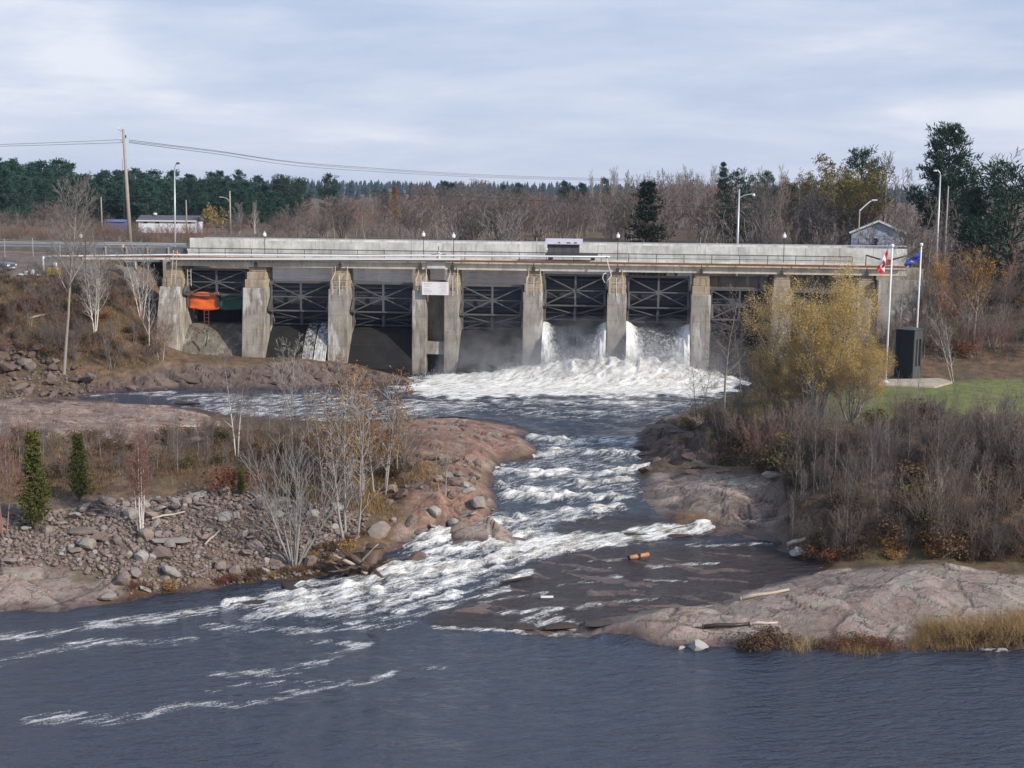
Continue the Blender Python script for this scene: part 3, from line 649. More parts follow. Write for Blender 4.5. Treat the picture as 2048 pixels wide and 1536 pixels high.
# ---- surface regions
def rg(pts): return [P(*q) for q in pts]
def rgd(pts): return [PD(*q) for q in pts]
def mask(poly, soft=0.8, nz=0.6, seed=1):
    m = np.zeros_like(GX); n_ = near & (GY < 200)
    sd = poly_sd(GX[n_], GY[n_], poly) + nz * fbm(GX[n_] / 1.6, GY[n_] / 1.6, 3, seed)
    m[n_] = sstep(soft, -soft, sd); return m
rock_polys = [rg([(-300,1240,0),(0,1230,0),(130,1226,0),(240,1205,0),(235,1160,.8),(130,1136,1.2),(0,1142,1.2),(-300,1150,1.1)]),
              rg([(780,838,4.3),(900,832,4.2),(1000,843,4.2),(1060,860,4.1),(1090,900,3.6),(990,925,3.4),(980,950,3.1),(975,975,2.9),(1005,1010,2.5),(1000,1050,2),(880,1078,1.6),(800,1090,1.4),(820,1010,3.0),(800,940,4.2),(740,880,4.7)]),
              rg([(-300,850,4.6),(-300,800,4.3),(90,795,4.2),(250,800,4.1),(340,806,4.1),(430,832,4.1),(460,870,4.4),(300,900,4.5),(100,880,4.5)]),
              rg([(0,810,4.1),(150,800,4.1),(150,770,4.6),(330,738,5.5),(480,728,5.8),(600,718,6),(700,722,5.8),(830,745,5),(850,770,4),(700,785,4),(400,785,4),(180,792,4)]),
              rg([(1290,838,4.5),(1400,838,5.1),(1440,870,5.1),(1560,890,5.4),(1540,940,4.2),(1440,955,3.0),(1260,945,2.9),(1250,890,3.6)]),
              rg([(1220,1012,2.4),(1300,950,3.2),(1420,948,4.0),(1560,965,4.2),(1580,1010,3.8),(1560,1060,1.9),(1400,1060,1.9),(1300,1060,1.9),(1100,1060,1.8),(900,1090,1.2),(700,1200,0),(850,1280,0),(1300,1310,0),(1500,1315,0),(2350,1320,0),(2350,1160,2.3),(2048,1150,2.3),(1850,1124,2.75),(1650,1136,1.8),(1570,1130,1.4),(1565,1080,1.5)])]
rock = np.zeros_like(GX)
for i, pl in enumerate(rock_polys): rock = np.maximum(rock, mask(pl, 0.5, 0.9, 11 + i))
gravel = np.maximum(mask(rgd([(-400,552,134.5),(60,552,134.5),(170,556,135),(300,545,140),(330,525,142),(-400,520,142)]), 1.0, 1.0, 31),
                    0.55 * mask(rg([(-300,1150,1),(0,1140,1.2),(240,1150,1),(300,1185,.2),(560,1160,.4),(700,1100,1.4),(740,1040,2.4),(600,1010,3.2),(0,1000,3.5),(-300,1000,3.5)]), 0.8, 1.2, 33))
grass = mask(rg([(1640,778,7.8),(1740,766,8),(2350,752,8),(2350,830,7.7),(1900,832,7.7),(1750,845,7.4),(1640,850,6.6)]), 0.8, 0.7, 41)
brown = np.maximum(mask(rock_polys[3], 0.5, 0.5, 51), mask(rock_polys[4], 0.5, 0.5, 52))
redm = np.maximum(mask(rock_polys[1], .6, .6, 53), .45 * mask(rock_polys[2], .6, .6, 54))
wetslope = mask(rg([(870,1258,0),(1060,1268,0),(1160,1270,0),(1185,1252,.4),(1300,1228,.7),(1440,1204,1.02),(1560,1165,1.2),(1640,1140,1.36),(1560,1090,1.5),(1400,1090,1.5),(1180,1095,1.35),(1080,1130,1.0),(950,1200,.5),(850,1235,.15)]), 0.9, 0.4, 61)
ledge = mask(rg([(1080,1085,1.5),(1120,1040,2.1),(1250,1030,2.3),(1400,1050,2.0),(1420,1075,1.6),(1200,1090,1.5)]), 0.5, 0.3, 62)
# ---- bedrock relief: slabs, joints and steps
n_ = near & (GY < 150)
xs, ys = GX[n_], GY[n_]
wx = xs + 0.45 * fbm(xs / 1.8, ys / 1.8, 4, 70); wy = ys + 0.45 * fbm(xs / 1.8 + 9, ys / 1.8, 4, 71)
ca, sa = math.cos(0.30), math.sin(0.30)
rx, ry = ca * wx - sa * wy, sa * wx + ca * wy
f1, f2, cid, ox, oy = worley(rx / 2.9, ry / 1.5, 5)
g1, g2, gid, px_, py_ = worley(rx / 1.0 + 5, ry / 0.62, 8)
def rr1(v, k): return (v * k) % 1.0 - .5
crack = np.clip(1 - (f2 - f1) / 0.10, 0, 1) * (vn(xs / 2.5, ys / 2.5, 3) > -0.35)
crack2 = np.clip(1 - (g2 - g1) / 0.12, 0, 1) * (vn(xs / 1.9, ys / 1.9, 4) > 0.15)
tl = ry / 1.25 + 1.7 * fbm(xs / 4.5, ys / 4.5, 3, 22); fr = tl - np.floor(tl)
ledg = np.floor(tl) + sstep(.62, 1.0, fr) - tl
tl2 = rx / 2.1 - ry / 3.1 + 1.2 * fbm(xs / 3.0 + 4, ys / 3.0, 3, 23); fr2 = tl2 - np.floor(tl2)
ledg2 = np.floor(tl2) + sstep(.7, 1.0, fr2) - tl2
lm_ = sstep(-.2, .3, vn(xs / 5.0, ys / 5.0, 27))
e1_ = sstep(0, .18, f2 - f1); e2_ = sstep(0, .26, g2 - g1)
bed = (0.16 * fbm(xs / 6.0, ys / 4.0, 3, 20) + 0.04 * fbm(xs / 1.1, ys / .7, 4, 26) + ((cid - 0.5) * 0.28 + ox * rr1(cid, 13.7) * .34 + oy * rr1(cid, 31.1) * .42) * e1_
       + (0.10 * (gid - 0.5) + px_ * rr1(gid, 17.3) * .16 + py_ * rr1(gid, 41.9) * .18) * e2_ - 0.16 * crack - 0.06 * crack2 + 0.10 * ledg * lm_ + .04 * ledg2)
crag = brown[n_]
dome = mask(rg([(1150,1275,.1),(1440,1200,1.0),(1600,1150,1.5),(1850,1122,2.8),(2350,1150,2.3),(2350,1320,0),(1300,1310,0)]), .8, .5, 66)[n_]
bed = bed * (1 - .55 * dome) + dome * .16 * ledg * lm_
bed = bed * (1 + 0.9 * crag) + crag * (.55 * ridged(xs / 2.6, ys / 1.6, 4, 29) - .15 + .45 * (gid - .5))
soil = 0.30 * fbm(xs / 3.0, ys / 3.0, 5, 25)
rk = rock[n_]
wsl = np.maximum(wetslope[n_], ledge[n_])
amp = np.ones_like(xs)
shore = np.clip(np.abs(H[n_] - ZW[n_]) / 0.5, 0.25, 1)
rel = (bed * rk + soil * (1 - rk) * (1 - 0.8 * grass[n_]) * (1 - 0.5 * gravel[n_])) * shore
hh = H[n_] + rel
# film-covered slope follows the sheet of water, ribs of rock standing just clear of it
sheet = ZW[n_] - 0.042 + 0.18 * fbm(rx / 3.4, ry / 0.62, 5, 28) + 0.05 * fbm(rx / 0.9, ry / 0.35, 3, 29) + 0.05 * (cid - 0.5) + .07 * ledg
sheet -= 0.10 * ledge[n_]
hh = hh * (1 - wsl) + sheet * wsl
# keep the deep river clear
H[n_] = hh
CELL = np.full_like(GX, .5); CELL[n_] = .65 * cid + .35 * gid
CR = np.zeros_like(GX); CR[n_] = np.maximum(np.maximum(crack, 0.8 * crack2), .25 * sstep(.62, .72, fr) * sstep(1.0, .9, fr) * lm_) * rk
above = H - ZW
WET = np.zeros_like(GX)
WET[n_] = np.clip(np.maximum(sstep(0.42, 0.05, above[n_] + 0.18 * fbm(xs / 1.2, ys / 1.2, 3, 35)), wsl * 0.95), 0, 1)
WET[(GY > 135)] = 0
# roads keep an even bed behind the dam
nyv, nxv = GX.shape
def ground_z(x, y):
    ix = int(np.clip(np.searchsorted(XS, x) - 1, 0, nxv - 2)); iy = int(np.clip(np.searchsorted(YS, y) - 1, 0, nyv - 2))
    tx = (x - XS[ix]) / (XS[ix + 1] - XS[ix]); ty = (y - YS[iy]) / (YS[iy + 1] - YS[iy])
    return float((H[iy, ix] * (1 - tx) + H[iy, ix + 1] * tx) * (1 - ty) + (H[iy + 1, ix] * (1 - tx) + H[iy + 1, ix + 1] * tx) * ty)
def GP(px, py, y0=45.0, y1=420.0):      # where the line of sight first meets the ground
    d = ray(px, py); y = y0
    while y < y1:
        t = y / d[1]
        if CAM_H + t * d[2] <= ground_z(t * d[0], y): break
        y += 0.15 if y < 140 else 0.6
    t = y / d[1]; x = t * d[0]
    return (x, y, ground_z(x, y))
def GD(px, y):                          # on the ground at distance y, in the direction of pixel column px
    d = ray(px, 600); t = y / d[1]; x = t * d[0]
    return (x, y, ground_z(x, y))
iy, ix = np.meshgrid(np.arange(nyv - 1), np.arange(nxv - 1), indexing='ij')
q0 = (iy * nxv + ix).ravel()
quads = np.stack([q0, q0 + 1, q0 + 1 + nxv, q0 + nxv], 1)
# leave out bed that lies deep under opaque water
dp = (H - ZW).ravel(); deep = (dp < -0.55) & (GY.ravel() < 128) & (np.abs(GX.ravel()) < 60)
quads = quads[~deep[quads].all(1)]
gme = mesh_np('ground', np.stack([GX.ravel(), GY.ravel(), H.ravel()], 1), quads, [M['ground']], True,
              dict(rock=rock.ravel(), grass=grass.ravel(), gravel=gravel.ravel(), wet=WET.ravel(), crack=CR.ravel(), brown=brown.ravel(), cell=CELL.ravel(), red=redm.ravel()))
sm = ~(rock.ravel()[quads].mean(1) > .5); gme.polygons.foreach_set('use_smooth', sm)
g = link('ground', gme); tag(g, 'brown autumn ground with pink granite bedrock along the river', None, None, 'structure')

# ------------------------------------------------------------------ river water
wyi = np.where((YS > 30) & (YS < 134))[0]; wxi = np.where(np.abs(XS) < 62)[0]
WX, WY = GX[np.ix_(wyi, wxi)], GY[np.ix_(wyi, wxi)]; TH = H[np.ix_(wyi, wxi)]; Z0 = zwater(WX, WY)
river = [P(*q) for q in [(-500,1240,0),(0,1215,0),(120,1212,0),(200,1202,0),(330,1182,.1),(450,1170,.1),(560,1152,.4),(640,1146,.5),(700,1110,1.0),(780,1085,1.4),(880,1062,1.7),(960,1048,2.0),(985,1030,2.2),(985,1000,2.5),(965,975,2.8),(970,945,3.1),(990,910,3.4),(1050,895,3.7),
   (1060,875,3.9),(1030,855,4),(940,832,4),(880,828,4),(800,834,4),(700,845,4),(600,850,4),(520,845,4),(420,830,4),(330,806,4),(230,802,4),(130,798,4),(60,797,4),(60,790,4.1),(200,780,4.1),(330,776,4.1),(450,773,4.1),(600,771,4.1),(720,772,4.1),(800,764,4.1),(825,755,4.1)]]
river += [dam2w(DS(825, 750)[0], 6), dam2w(DS(1600, 750)[0], 6)]
river += [P(*q) for q in [(1570,765,4.1),(1500,790,4.1),(1440,808,4.1),(1395,830,4.1),(1310,838,4.1),(1300,850,4),(1310,868,4),(1290,885,3.8),(1300,905,3.6),(1300,930,3.2),(1350,938,3.1),(1460,945,3.0),(1460,958,3.0),(1340,965,2.9),(1310,985,2.8),(1270,1005,2.5),(1300,1015,2.4),(1360,1030,2.2),(1420,1045,2.0),(1540,1045,1.8),(1580,1080,1.5),(1590,1115,1.4),(1660,1130,1.36),(1660,1140,1.3),(1580,1160,1.2),(1440,1206,1.05),(1330,1220,.8),(1240,1238,.6),(1185,1250,.4),(1165,1264,.1),(1180,1276,0),(1260,1281,0),(1345,1288,0),(1500,1298,.0),(1700,1302,0),(2048,1302,0),(2500,1302,0)]]
river += [(70, 25), (-70, 25)]
rsd = poly_sd(WX, WY, river)
depth = np.clip(Z0 - TH, 0, None)
wslW = np.maximum(wetslope, ledge)[np.ix_(wyi, wxi)]
foam = np.zeros_like(WX)
def stroke(pts, w, k, nz=0.5, seed=0, dk=.20):
    global foam
    pl = [P(*q) for q in pts]
    d = line_d(WX, WY, pl) + nz * w * fbm(WX / (1.5 * w + .4), WY / (1.0 * w + .3), 3, 90 + seed)
    w2 = w * 1.45; k = k - .05; foam = np.maximum(foam, (k - dk) * sstep(w2, 0.1 * w2, d) * (.86 + .42 * fbm(WX / 1.1, WY / .6, 3, 300 + seed)))
def zone(pts, k, soft=1.0, nz=0.8, seed=0):
    global foam
    sd = poly_sd(WX, WY, [P(*q) for q in pts]) + nz * fbm(WX / 1.3, WY / 1.3, 3, 120 + seed)
    foam = np.maximum(foam, k * sstep(soft, -soft, sd))
# broken water in the rapids
zone([(1060,872,3.9),(1270,872,3.9),(1290,900,3.7),(1290,940,3.2),(1290,985,2.8),(1230,1010,2.45),(1000,1012,2.4),(980,970,2.9),(990,930,3.3),(1080,905,3.6)], .29, .9, .8, 1)
zone([(985,1025,2.3),(1230,1012,2.45),(1240,1030,2.3),(1130,1050,2.0),(1090,1085,1.5),(1000,1115,1.2),(880,1140,1.0),(790,1120,1.1),(830,1085,1.4),(960,1055,2.0)], .42, .8, .9, 2)
zone([(1050,1085,1.5),(1100,1068,1.7),(1250,1070,1.7),(1310,1052,2.0),(1430,1052,1.8),(1390,1072,1.55),(1250,1092,1.45),(1090,1110,1.3),(900,1140,1.0)], .66, .45, .5, 3)
zone([(620,1160,.45),(740,1130,.9),(800,1110,1.2),(1010,1112,1.2),(880,1170,.65),(820,1215,.25),(700,1240,.08),(520,1225,.05),(500,1200,.1)], .42, .8, .9, 4)
for i, (pts, w, k) in enumerate([
 ([(1085,1112,1.25),(950,1150,.85),(830,1195,.4),(760,1215,.2)], .75, .85), ([(1060,1140,1.0),(930,1185,.55),(800,1225,.2)], .42, .8), ([(1065,1145,1.0),(985,1160,.8)], .35, .75),
 ([(1010,1180,.6),(900,1210,.35),(830,1235,.12),(700,1245,.05)], .45, .75), ([(560,1195,.15),(400,1225,.03),(230,1248,0),(60,1270,0),(-80,1285,0)], .85, .82), ([(820,1250,.02),(600,1262,0),(420,1252,0)], .55, .74),
 ([(870,1256,0),(960,1262,0),(1060,1266,0),(1175,1271,0)], .30, .85), ([(1050,1240,.3),(1110,1235,.36),(1140,1255,.15)], .8, .80), ([(1160,1215,.55),(1200,1208,.6)], .35, .75), ([(1240,1185,.78),(1270,1182,.8)], .25, .72),
 ([(1290,1160,.95),(1370,1163,1.0)], .2, .72), ([(1125,1142,.95),(1220,1138,1.0)], .25, .66), ([(1220,1250,.35),(1175,1268,.05)], .3, .7),
 # foam lines drifting on the lower pool
 ([(-60,1335,0),(60,1308,0),(140,1291,0),(210,1284,0),(300,1284,0),(370,1279,0)], .95, .66), ([(150,1286,0),(230,1283,0)], .5, .86), ([(630,1283,0),(735,1289,0),(690,1302,0),(640,1325,0),(560,1342,0),(440,1350,0)], .65, .74), ([(700,1290,0),(735,1290,0)], .45, .9),
 ([(60,1440,0),(180,1440,0),(280,1436,0),(330,1418,0),(400,1408,0),(470,1410,0),(560,1394,0),(640,1376,0),(740,1362,0),(790,1344,0)], .6, .80), ([(80,1428,0),(150,1432,0)], .7, .66), ([(420,1383,0),(500,1368,0),(580,1362,0),(660,1362,0)], .6, .62), ([(430,1345,0),(540,1352,0),(600,1345,0)], .6, .62), ([(830,1340,0),(890,1335,0)], .35, .6), ([(1950,1307,0),(2010,1308,0)], .2, .9),
 # side channel
 ([(150,792,4),(250,787,4),(340,784,4)], .9, .78), ([(280,790,4),(400,790,4),(500,800,4)], 1.3, .62), ([(400,812,4),(520,822,4),(640,820,4)], 1.6, .64), ([(560,790,4),(700,786,4),(790,776,4)], 1.3, .55),
 ]): stroke(pts, w * (.78 if 12 < i < 23 else 1), k, .7, i, .22 if 12 < i < 23 else .20)
for i, (pts, w, k) in enumerate([          # hydraulic jumps and flow lines down the rapids
 ([(1068,876,3.9),(1120,886,3.75),(1180,884,3.8),(1240,888,3.75),(1268,882,3.8)], .75, .66), ([(1075,912,3.5),(1130,902,3.6),(1200,906,3.55),(1280,912,3.5)], .65, .68), ([(1005,940,3.2),(1060,950,3.05),(1130,946,3.1),(1210,948,3.1),(1290,940,3.2)], .80, .80),
 ([(1000,972,2.9),(1060,985,2.75),(1110,980,2.8)], .7, .74), ([(1170,972,2.9),(1230,968,2.95),(1275,962,2.95)], .6, .70), ([(1015,995,2.6),(1090,1002,2.5),(1170,994,2.65),(1262,996,2.65)], .65, .74), ([(1040,1036,2.2),(1110,1026,2.3),(1180,1022,2.35),(1235,1016,2.4)], .55, .72),
 ([(845,1085,1.45),(920,1068,1.75),(1000,1048,2.05),(1060,1040,2.15)], .9, .84), ([(870,1110,1.2),(950,1090,1.5),(1050,1076,1.6)], .8, .84), ([(1000,1102,1.3),(1090,1090,1.45),(1180,1084,1.5),(1300,1076,1.55),(1420,1058,1.75)], .62, .90), ([(1270,1066,1.75),(1330,1058,1.9),(1390,1058,1.85)], .5, .85),
 ([(1010,1116,1.15),(850,1152,.85),(700,1192,.35),(560,1216,.1)], .85, .80), ([(860,1122,1.15),(780,1152,.8),(700,1178,.45),(600,1188,.3)], .8, .84), ([(960,1142,.95),(840,1182,.55),(720,1216,.2)], .5, .80), ([(620,1166,.42),(560,1190,.2),(470,1207,.05)], .6, .76), ([(780,1120,1.1),(740,1160,.7),(760,1185,.5)], .6, .84), ([(700,1215,.2),(600,1228,.05),(500,1236,0)], .5, .74)]):
    stroke(pts, w * 1.25, k, .8, 40 + i, .0)
for i, pts in enumerate((((1120,1168,.85),(1235,1152,.98)), ((960,1206,.42),(1090,1186,.65)), ((1180,1206,.65),(1310,1196,.82)), ((1300,1132,1.15),(1430,1126,1.25)), ((1010,1225,.36),(1120,1216,.48)), ((1180,1120,1.18),(1290,1116,1.25)), ((1380,1092,1.45),(1540,1088,1.5)))):
    stroke(list(pts), .32, .62, .8, 70 + i, .12)
zone([(330,786,4),(760,784,4),(800,835,4),(600,850,4),(450,838,4)], .38, 1.6, 1.2, 7)
zone([(350,880,4.0),(440,880,4.0),(560,850,4),(600,870,4)], .5, 1.0, .5, 8)
# boil below the open gates
zone([(790,775,4),(830,760,4),(1000,735,4),(1250,735,4),(1500,735,4),(1520,765,4),(1430,792,4),(1200,792,4),(1000,793,4),(860,797,4)], 1.0, 2.4, 2.6, 9)
zone([(760,800,4),(860,800,4),(1100,800,4),(1430,800,4),(1400,815,4),(1000,812,4),(780,830,4)], .50, 2.2, 2.2, 10)
zone([(740,812,4),(860,812,4),(1100,818,4),(1400,818,4),(1360,835,4),(1000,830,4),(780,838,4)], .34, 2.2, 2.2, 11)
sgn = np.clip(foam, 0, 1)
slopez = wslW
foam = foam * (1 - 0.0 * slopez) + 0.10 * slopez * (fbm(WX / 2.0, WY / .5, 3, 77) > .25)
# standing waves
turb = sstep(0.3, 0.85, foam)
fall = np.clip(np.gradient(Z0, axis=0), 0, 1)
rapid = sstep(60, 63, WY) * (1 - sstep(98, 101, WY)) * (Z0 > 0.02) * (Z0 < 3.99)
wv = 0.26 * ridged(WX / 2.6, WY / 1.5, 4, 130) + 0.12 * ridged(WX / 0.8, WY / 0.6, 3, 133)
rolls = 0.30 * np.sin(WY / 0.62 + 2.2 * fbm(WX / 3.5, WY / 3.5, 2, 140)) * (WY > 82)
act = rapid * (1 - 0.92 * wslW) * np.clip(0.35 + turb, 0, 1)
Zs = Z0 + act * (wv + rolls * 0.45) + rapid * (1 - .8 * wslW) * .24 * sstep(.2, .9, foam) * sstep(.0, .5, Z0)
foam = foam + act * 0.30 * np.clip(wv * 2.4 + rolls * 0.5, -0.7, 1)
Zs += 0.05 * fbm(WX / 2.2, WY / 1.1, 3, 150) * (1 - rapid) + 0.09 * fbm(WX / 2.4, WY / 1.2, 4, 151) * sstep(98, 104, WY) * 2.0
lv = sstep(101, 106, WY)
foam = foam + lv * 0.15 * np.clip(fbm(WX / 1.8, WY / 1.0, 4, 152) * 2.2, -.6, 1.2) * (foam < .9)
# heaped white water where the jets land
ssx = WX * _e[0] + WY * _e[1]; off = WX * _n[0] + WY * _n[1] - DAM_D
def gs(px, o, ws, wo, a):
    s_ = DS(px, 740)[0]; return a * np.exp(-((ssx - s_) / ws) ** 2 - ((off - o) / wo) ** 2)
heap = gs(1150, -2.0, 4.2, 3.0, 1.75) + gs(1320, -2.0, 4.6, 3.0, 1.95) + gs(1235, -3.5, 4.5, 2.6, 1.1) + gs(1040, -2.5, 4.0, 2.8, .9) + gs(1430, -3, 3.5, 2.6, .8) + gs(930, -3.0, 5.0, 2.6, .5)
rough = 0.85 + 0.24 * ridged(WX / 2.4, WY / 2.0, 3, 160, .6) + .18 * fbm(WX / .55, WY / .55, 3, 162)
Zs += heap * np.clip(rough, .05, 1.6)
HEAP = heap
keep_v = (rsd < 0.6) & (Z0 > TH - 0.35)
k4 = keep_v
fm = k4[:-1, :-1] | k4[1:, :-1] | k4[:-1, 1:] | k4[1:, 1:]
ny2, nx2 = WX.shape
iy, ix = np.nonzero(fm); q0 = iy * nx2 + ix
wq = np.stack([q0, q0 + 1, q0 + 1 + nx2, q0 + nx2], 1)
shallow = np.clip(sstep(0.55, 0.05, depth) * (0.25 + 0.75 * wslW), 0, 1)
wme = mesh_np('river', np.stack([WX.ravel(), WY.ravel(), Zs.ravel()], 1), wq, [M['water']], True,
              dict(foam=np.clip(foam, 0, 1.3).ravel(), shallow=shallow.ravel(), choppy=np.clip(rapid + lv, 0, 1).ravel()))
used = np.zeros(len(WX.ravel()), bool); used[wq.ravel()] = True
rv = link('river', wme); tag(rv, 'dark river with foaming rapids between rock banks', None, None, 'structure')
# reservoir held behind the gates
RES_Z = 12.9
mb = MB(); a0 = dam2w(-44, 3.3); a1 = dam2w(45, 3.3)
mb.add([(a0[0], a0[1], RES_Z), (a1[0], a1[1], RES_Z), (a1[0] + 20, 186, RES_Z), (a0[0] + 2, 190, RES_Z)], [(0, 1, 2, 3)])
tag(mb.build('reservoir', M['reservoir']), 'still reservoir water behind the gates', None, None, 'structure')
# ------------------------------------------------------------------ the dam
DZ = -DAM_A
dam = empty('dam', dam2w(0, 0, 0), DZ)
tag(dam, 'old concrete spillway dam with steel gates between stepped piers', 'dam')
def S(px, py=650, off=0.0): return DS(px, py, off)[0]
def Zp(py, off=0.0, px=1024): return DS(px, py, off)[1]
piers = [(321, 362, 2.4, 5.0), (487, 531, 1.0, 5.2), (657, 697, .7, 5.0), (824, 852, .3, 2.0), (888, 917, .3, 2.0), (1045, 1084, .2, 2.0), (1213, 1252, .2, 2.0), (1381, 1420, .2, 2.0), (1542, 1582, .2, 3.0), (1712, 1752, .2, 4.0)]
PS = [(S(a), S(b)) for a, b, _, _ in piers]
zt = Zp(536)                     # pier top under the beams
zb = [Zp(584), Zp(567), Zp(552), zt]
rng = random.Random(4)
for i, ((s0, s1), (_, _, bat, zbase)) in enumerate(zip(PS, piers)):
    mb = MB()
    # battered body
    z1 = zb[0]
    mb.add([(s0, -bat, zbase), (s1, -bat, zbase), (s1, 13, zbase), (s0, 13, zbase), (s0, 0, z1), (s1, 0, z1), (s1, 13, z1), (s0, 13, z1)],
           [(0, 3, 2, 1), (4, 5, 6, 7), (0, 1, 5, 4), (1, 2, 6, 5), (2, 3, 7, 6), (3, 0, 4, 7)])
    pier = mb.build('pier', M['conc_pier'], dam)
    bv = pier.modifiers.new('edge', 'BEVEL'); bv.width = 0.07; bv.segments = 2; bv.limit_method = 'ANGLE'
    for k in range(3):           # stepped head
        e = 0.10 * (k + 1) * (1 if (s1 - s0) > 1.6 else .5)
        mb = MB(); mb.box(s0 + e, s1 - e * .6, 0.42 * (k + 1), 3.3, zb[k] - .02, zb[k + 1] - (.03 if k < 2 else 0))
        st = mb.build('step_block', M['conc_cap'], pier)
        bv = st.modifiers.new('edge', 'BEVEL'); bv.width = 0.05; bv.segments = 2
    # bearing seats on the head
    mb = MB(); mb.box((s0 + s1) / 2 - .55, (s0 + s1) / 2 + .55, 1.0, 1.9, zt, zt + .09); mb.build('bearing_seat', M['rust'], pier)
# pale patch repairs on the left piers are part of the concrete; sills between piers
bays = [(0, 1), (1, 2), (2, 3), (4, 5), (5, 6), (6, 7), (7, 8), (8, 9)]
crest = Zp(657, 3.0)
for bi, (a, b_) in enumerate(bays):
    s0, s1 = PS[a][1] - .02, PS[b_][0] + .02
    toe = -2.6 if bi != 0 else -1.6
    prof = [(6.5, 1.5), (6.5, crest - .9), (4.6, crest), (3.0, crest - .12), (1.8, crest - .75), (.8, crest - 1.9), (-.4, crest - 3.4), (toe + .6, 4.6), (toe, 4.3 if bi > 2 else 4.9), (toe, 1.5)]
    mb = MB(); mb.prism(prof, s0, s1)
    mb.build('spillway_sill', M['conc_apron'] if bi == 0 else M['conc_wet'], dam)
# tainter gates
def gate(bi, top_py, bot_py, detail=True):
    a, b_ = bays[bi]
    s0, s1 = PS[a][1] + .10, PS[b_][0] - .10
    sm = (s0 + s1) / 2; w = s1 - s0
    zt_, zb_ = Zp(top_py, 3.2), Zp(bot_py, 3.2)
    h = zt_ - zb_
    # curved skin plate
    n = 10; V = []; Fq = []
    for k in range(n + 1):
        t = k / n; y = 3.4 + 0.9 * (1 - t) ** 1.6 * 0.6 - 0.55 * math.sin(t * math.pi)
        z = zb_ + h * t
        V += [(s0, y, z), (s1, y, z)]
    V += [(x, y + .05, z) for x, y, z in V]
    m_ = 2 * (n + 1)
    for k in range(n): Fq += [(2 * k, 2 * k + 1, 2 * k + 3, 2 * k + 2), (m_ + 2 * k, m_ + 2 * k + 2, m_ + 2 * k + 3, m_ + 2 * k + 1)]
    Fq += [(2 * n, 2 * n + 1, m_ + 2 * n + 1, m_ + 2 * n), (0, m_, m_ + 1, 1)]
    g_ = MB().add(V, Fq).build('gate', M['gate'], dam, True)
    f = 1.9                                      # plane of the bracing frame
    def Z(t): return zt_ - h * t
    def part(nm, p0, p1, w_, d_, mt='brace'):
        MB().bar(p0, p1, w_, d_).build(nm, M[mt], g_)
    for t, ww in ((.0, .22), (.335, .12), (.66, .16)): part('girder', (s0, f, Z(t)), (s1, f, Z(t)), ww, .18)
    for t in (.12, .30, .50, .68, .84, .985): part('skin_rib', (s0 + .02, 2.95, Z(t)), (s1 - .02, 2.95, Z(t)), .16, .30, 'gate')
    for sx in (s0 + .09, s1 - .09): part('side_post', (sx, f - .02, Z(0)), (sx, f - .02, Z(1.0)), .16, .20)
    part('centre_post', (sm, f - .05, Z(.02)), (sm, f - .05, Z(.66)), .20, .16)
    part('lower_post', (sm, f + .25, Z(.66)), (sm, f + .25, Z(1.0)), .26, .16, 'gate')
    hub = Z(.335)
    for sx in (s0 + .15, s1 - .15):
        part('diagonal_brace', (sx, f - .03, Z(.03)), (sm, f - .03, hub), .12, .10)
        part('diagonal_brace', (sx, f - .03, Z(.64)), (sm, f - .03, hub), .12, .10)
        part('diagonal_brace', (sx, f - .01, Z(.345)), (sm + (sx - sm) * .58, f - .01, Z(.50)), .07, .08)
        part('lower_brace', (sx, f + .02, Z(.68)), (sm, f + .6, Z(.86)), .10, .10)
        part('lower_brace', (sx, f + .55, Z(.98)), (sm, f + .65, Z(.80)), .09, .09, 'gate')
        part('gusset_plate', (sx - .12, f - .10, Z(.03)), (sx + .12, f - .10, Z(.03)), .34, .03)
        # trunnion arm back to the pier
        part('trunnion_arm', (sx, f, Z(.34)), (sx, .5, Z(.62)), .22, .22)
        part('trunnion_arm', (sx, f, Z(.70)), (sx, .5, Z(.62)), .22, .22)
    part('hub_plate', (sm - .3, f - .12, hub), (sm + .3, f - .12, hub), .42, .03)
    # seal plates closing the slot beside the skin
    return g_
gates = [gate(0, 546, 622), gate(1, 569, 656), gate(2, 569, 656), gate(3, 570, 658), gate(4, 547, 638), gate(5, 548, 640), gate(6, 571, 660), gate(7, 573, 662)]
# dark wall added behind the raised left bay so it stays black inside
mb = MB(); mb.box(PS[0][1] + .01, PS[1][0] - .01, 5.6, 6.0, 4.0, RES_Z + .35); mb.build('bay_dark_wall', M['conc_wet'], dam)
# upstream beam seen over the gate in the bay beside the willow
mb = MB(); mb.box(PS[7][1] + .02, PS[8][0] - .02, 2.2, 2.6, Zp(572, 2.2), Zp(546, 2.2)); mb.build('breast_wall', M['conc_apron'], dam)
mb = MB(); mb.box(PS[8][1] + .02, PS[9][0] - .02, 2.2, 2.6, Zp(572, 2.2), Zp(546, 2.2)); mb.build('breast_wall', M['conc_apron'], dam)
# log chute between the paired piers
s0, s1 = PS[3][1] - .02, PS[4][0] + .02
MB().box(s0, s1, 1.6, 3.0, Zp(686), Zp(566)).build('chute_back_wall', M['conc_apron'], dam)
MB().box(s0, s1, .25, 2.8, Zp(712), Zp(687)).build('chute_lintel', M['conc_pier'], dam)
MB().box(s0, s1, 1.9, 3.0, 2.0, Zp(712) - .01).build('chute_back_wall', M['gate'], dam)
MB().box(s0 + .02, s1 - .02, .8, 1.5, Zp(540), Zp(525)).build('chute_lintel', M['conc_light'], dam)
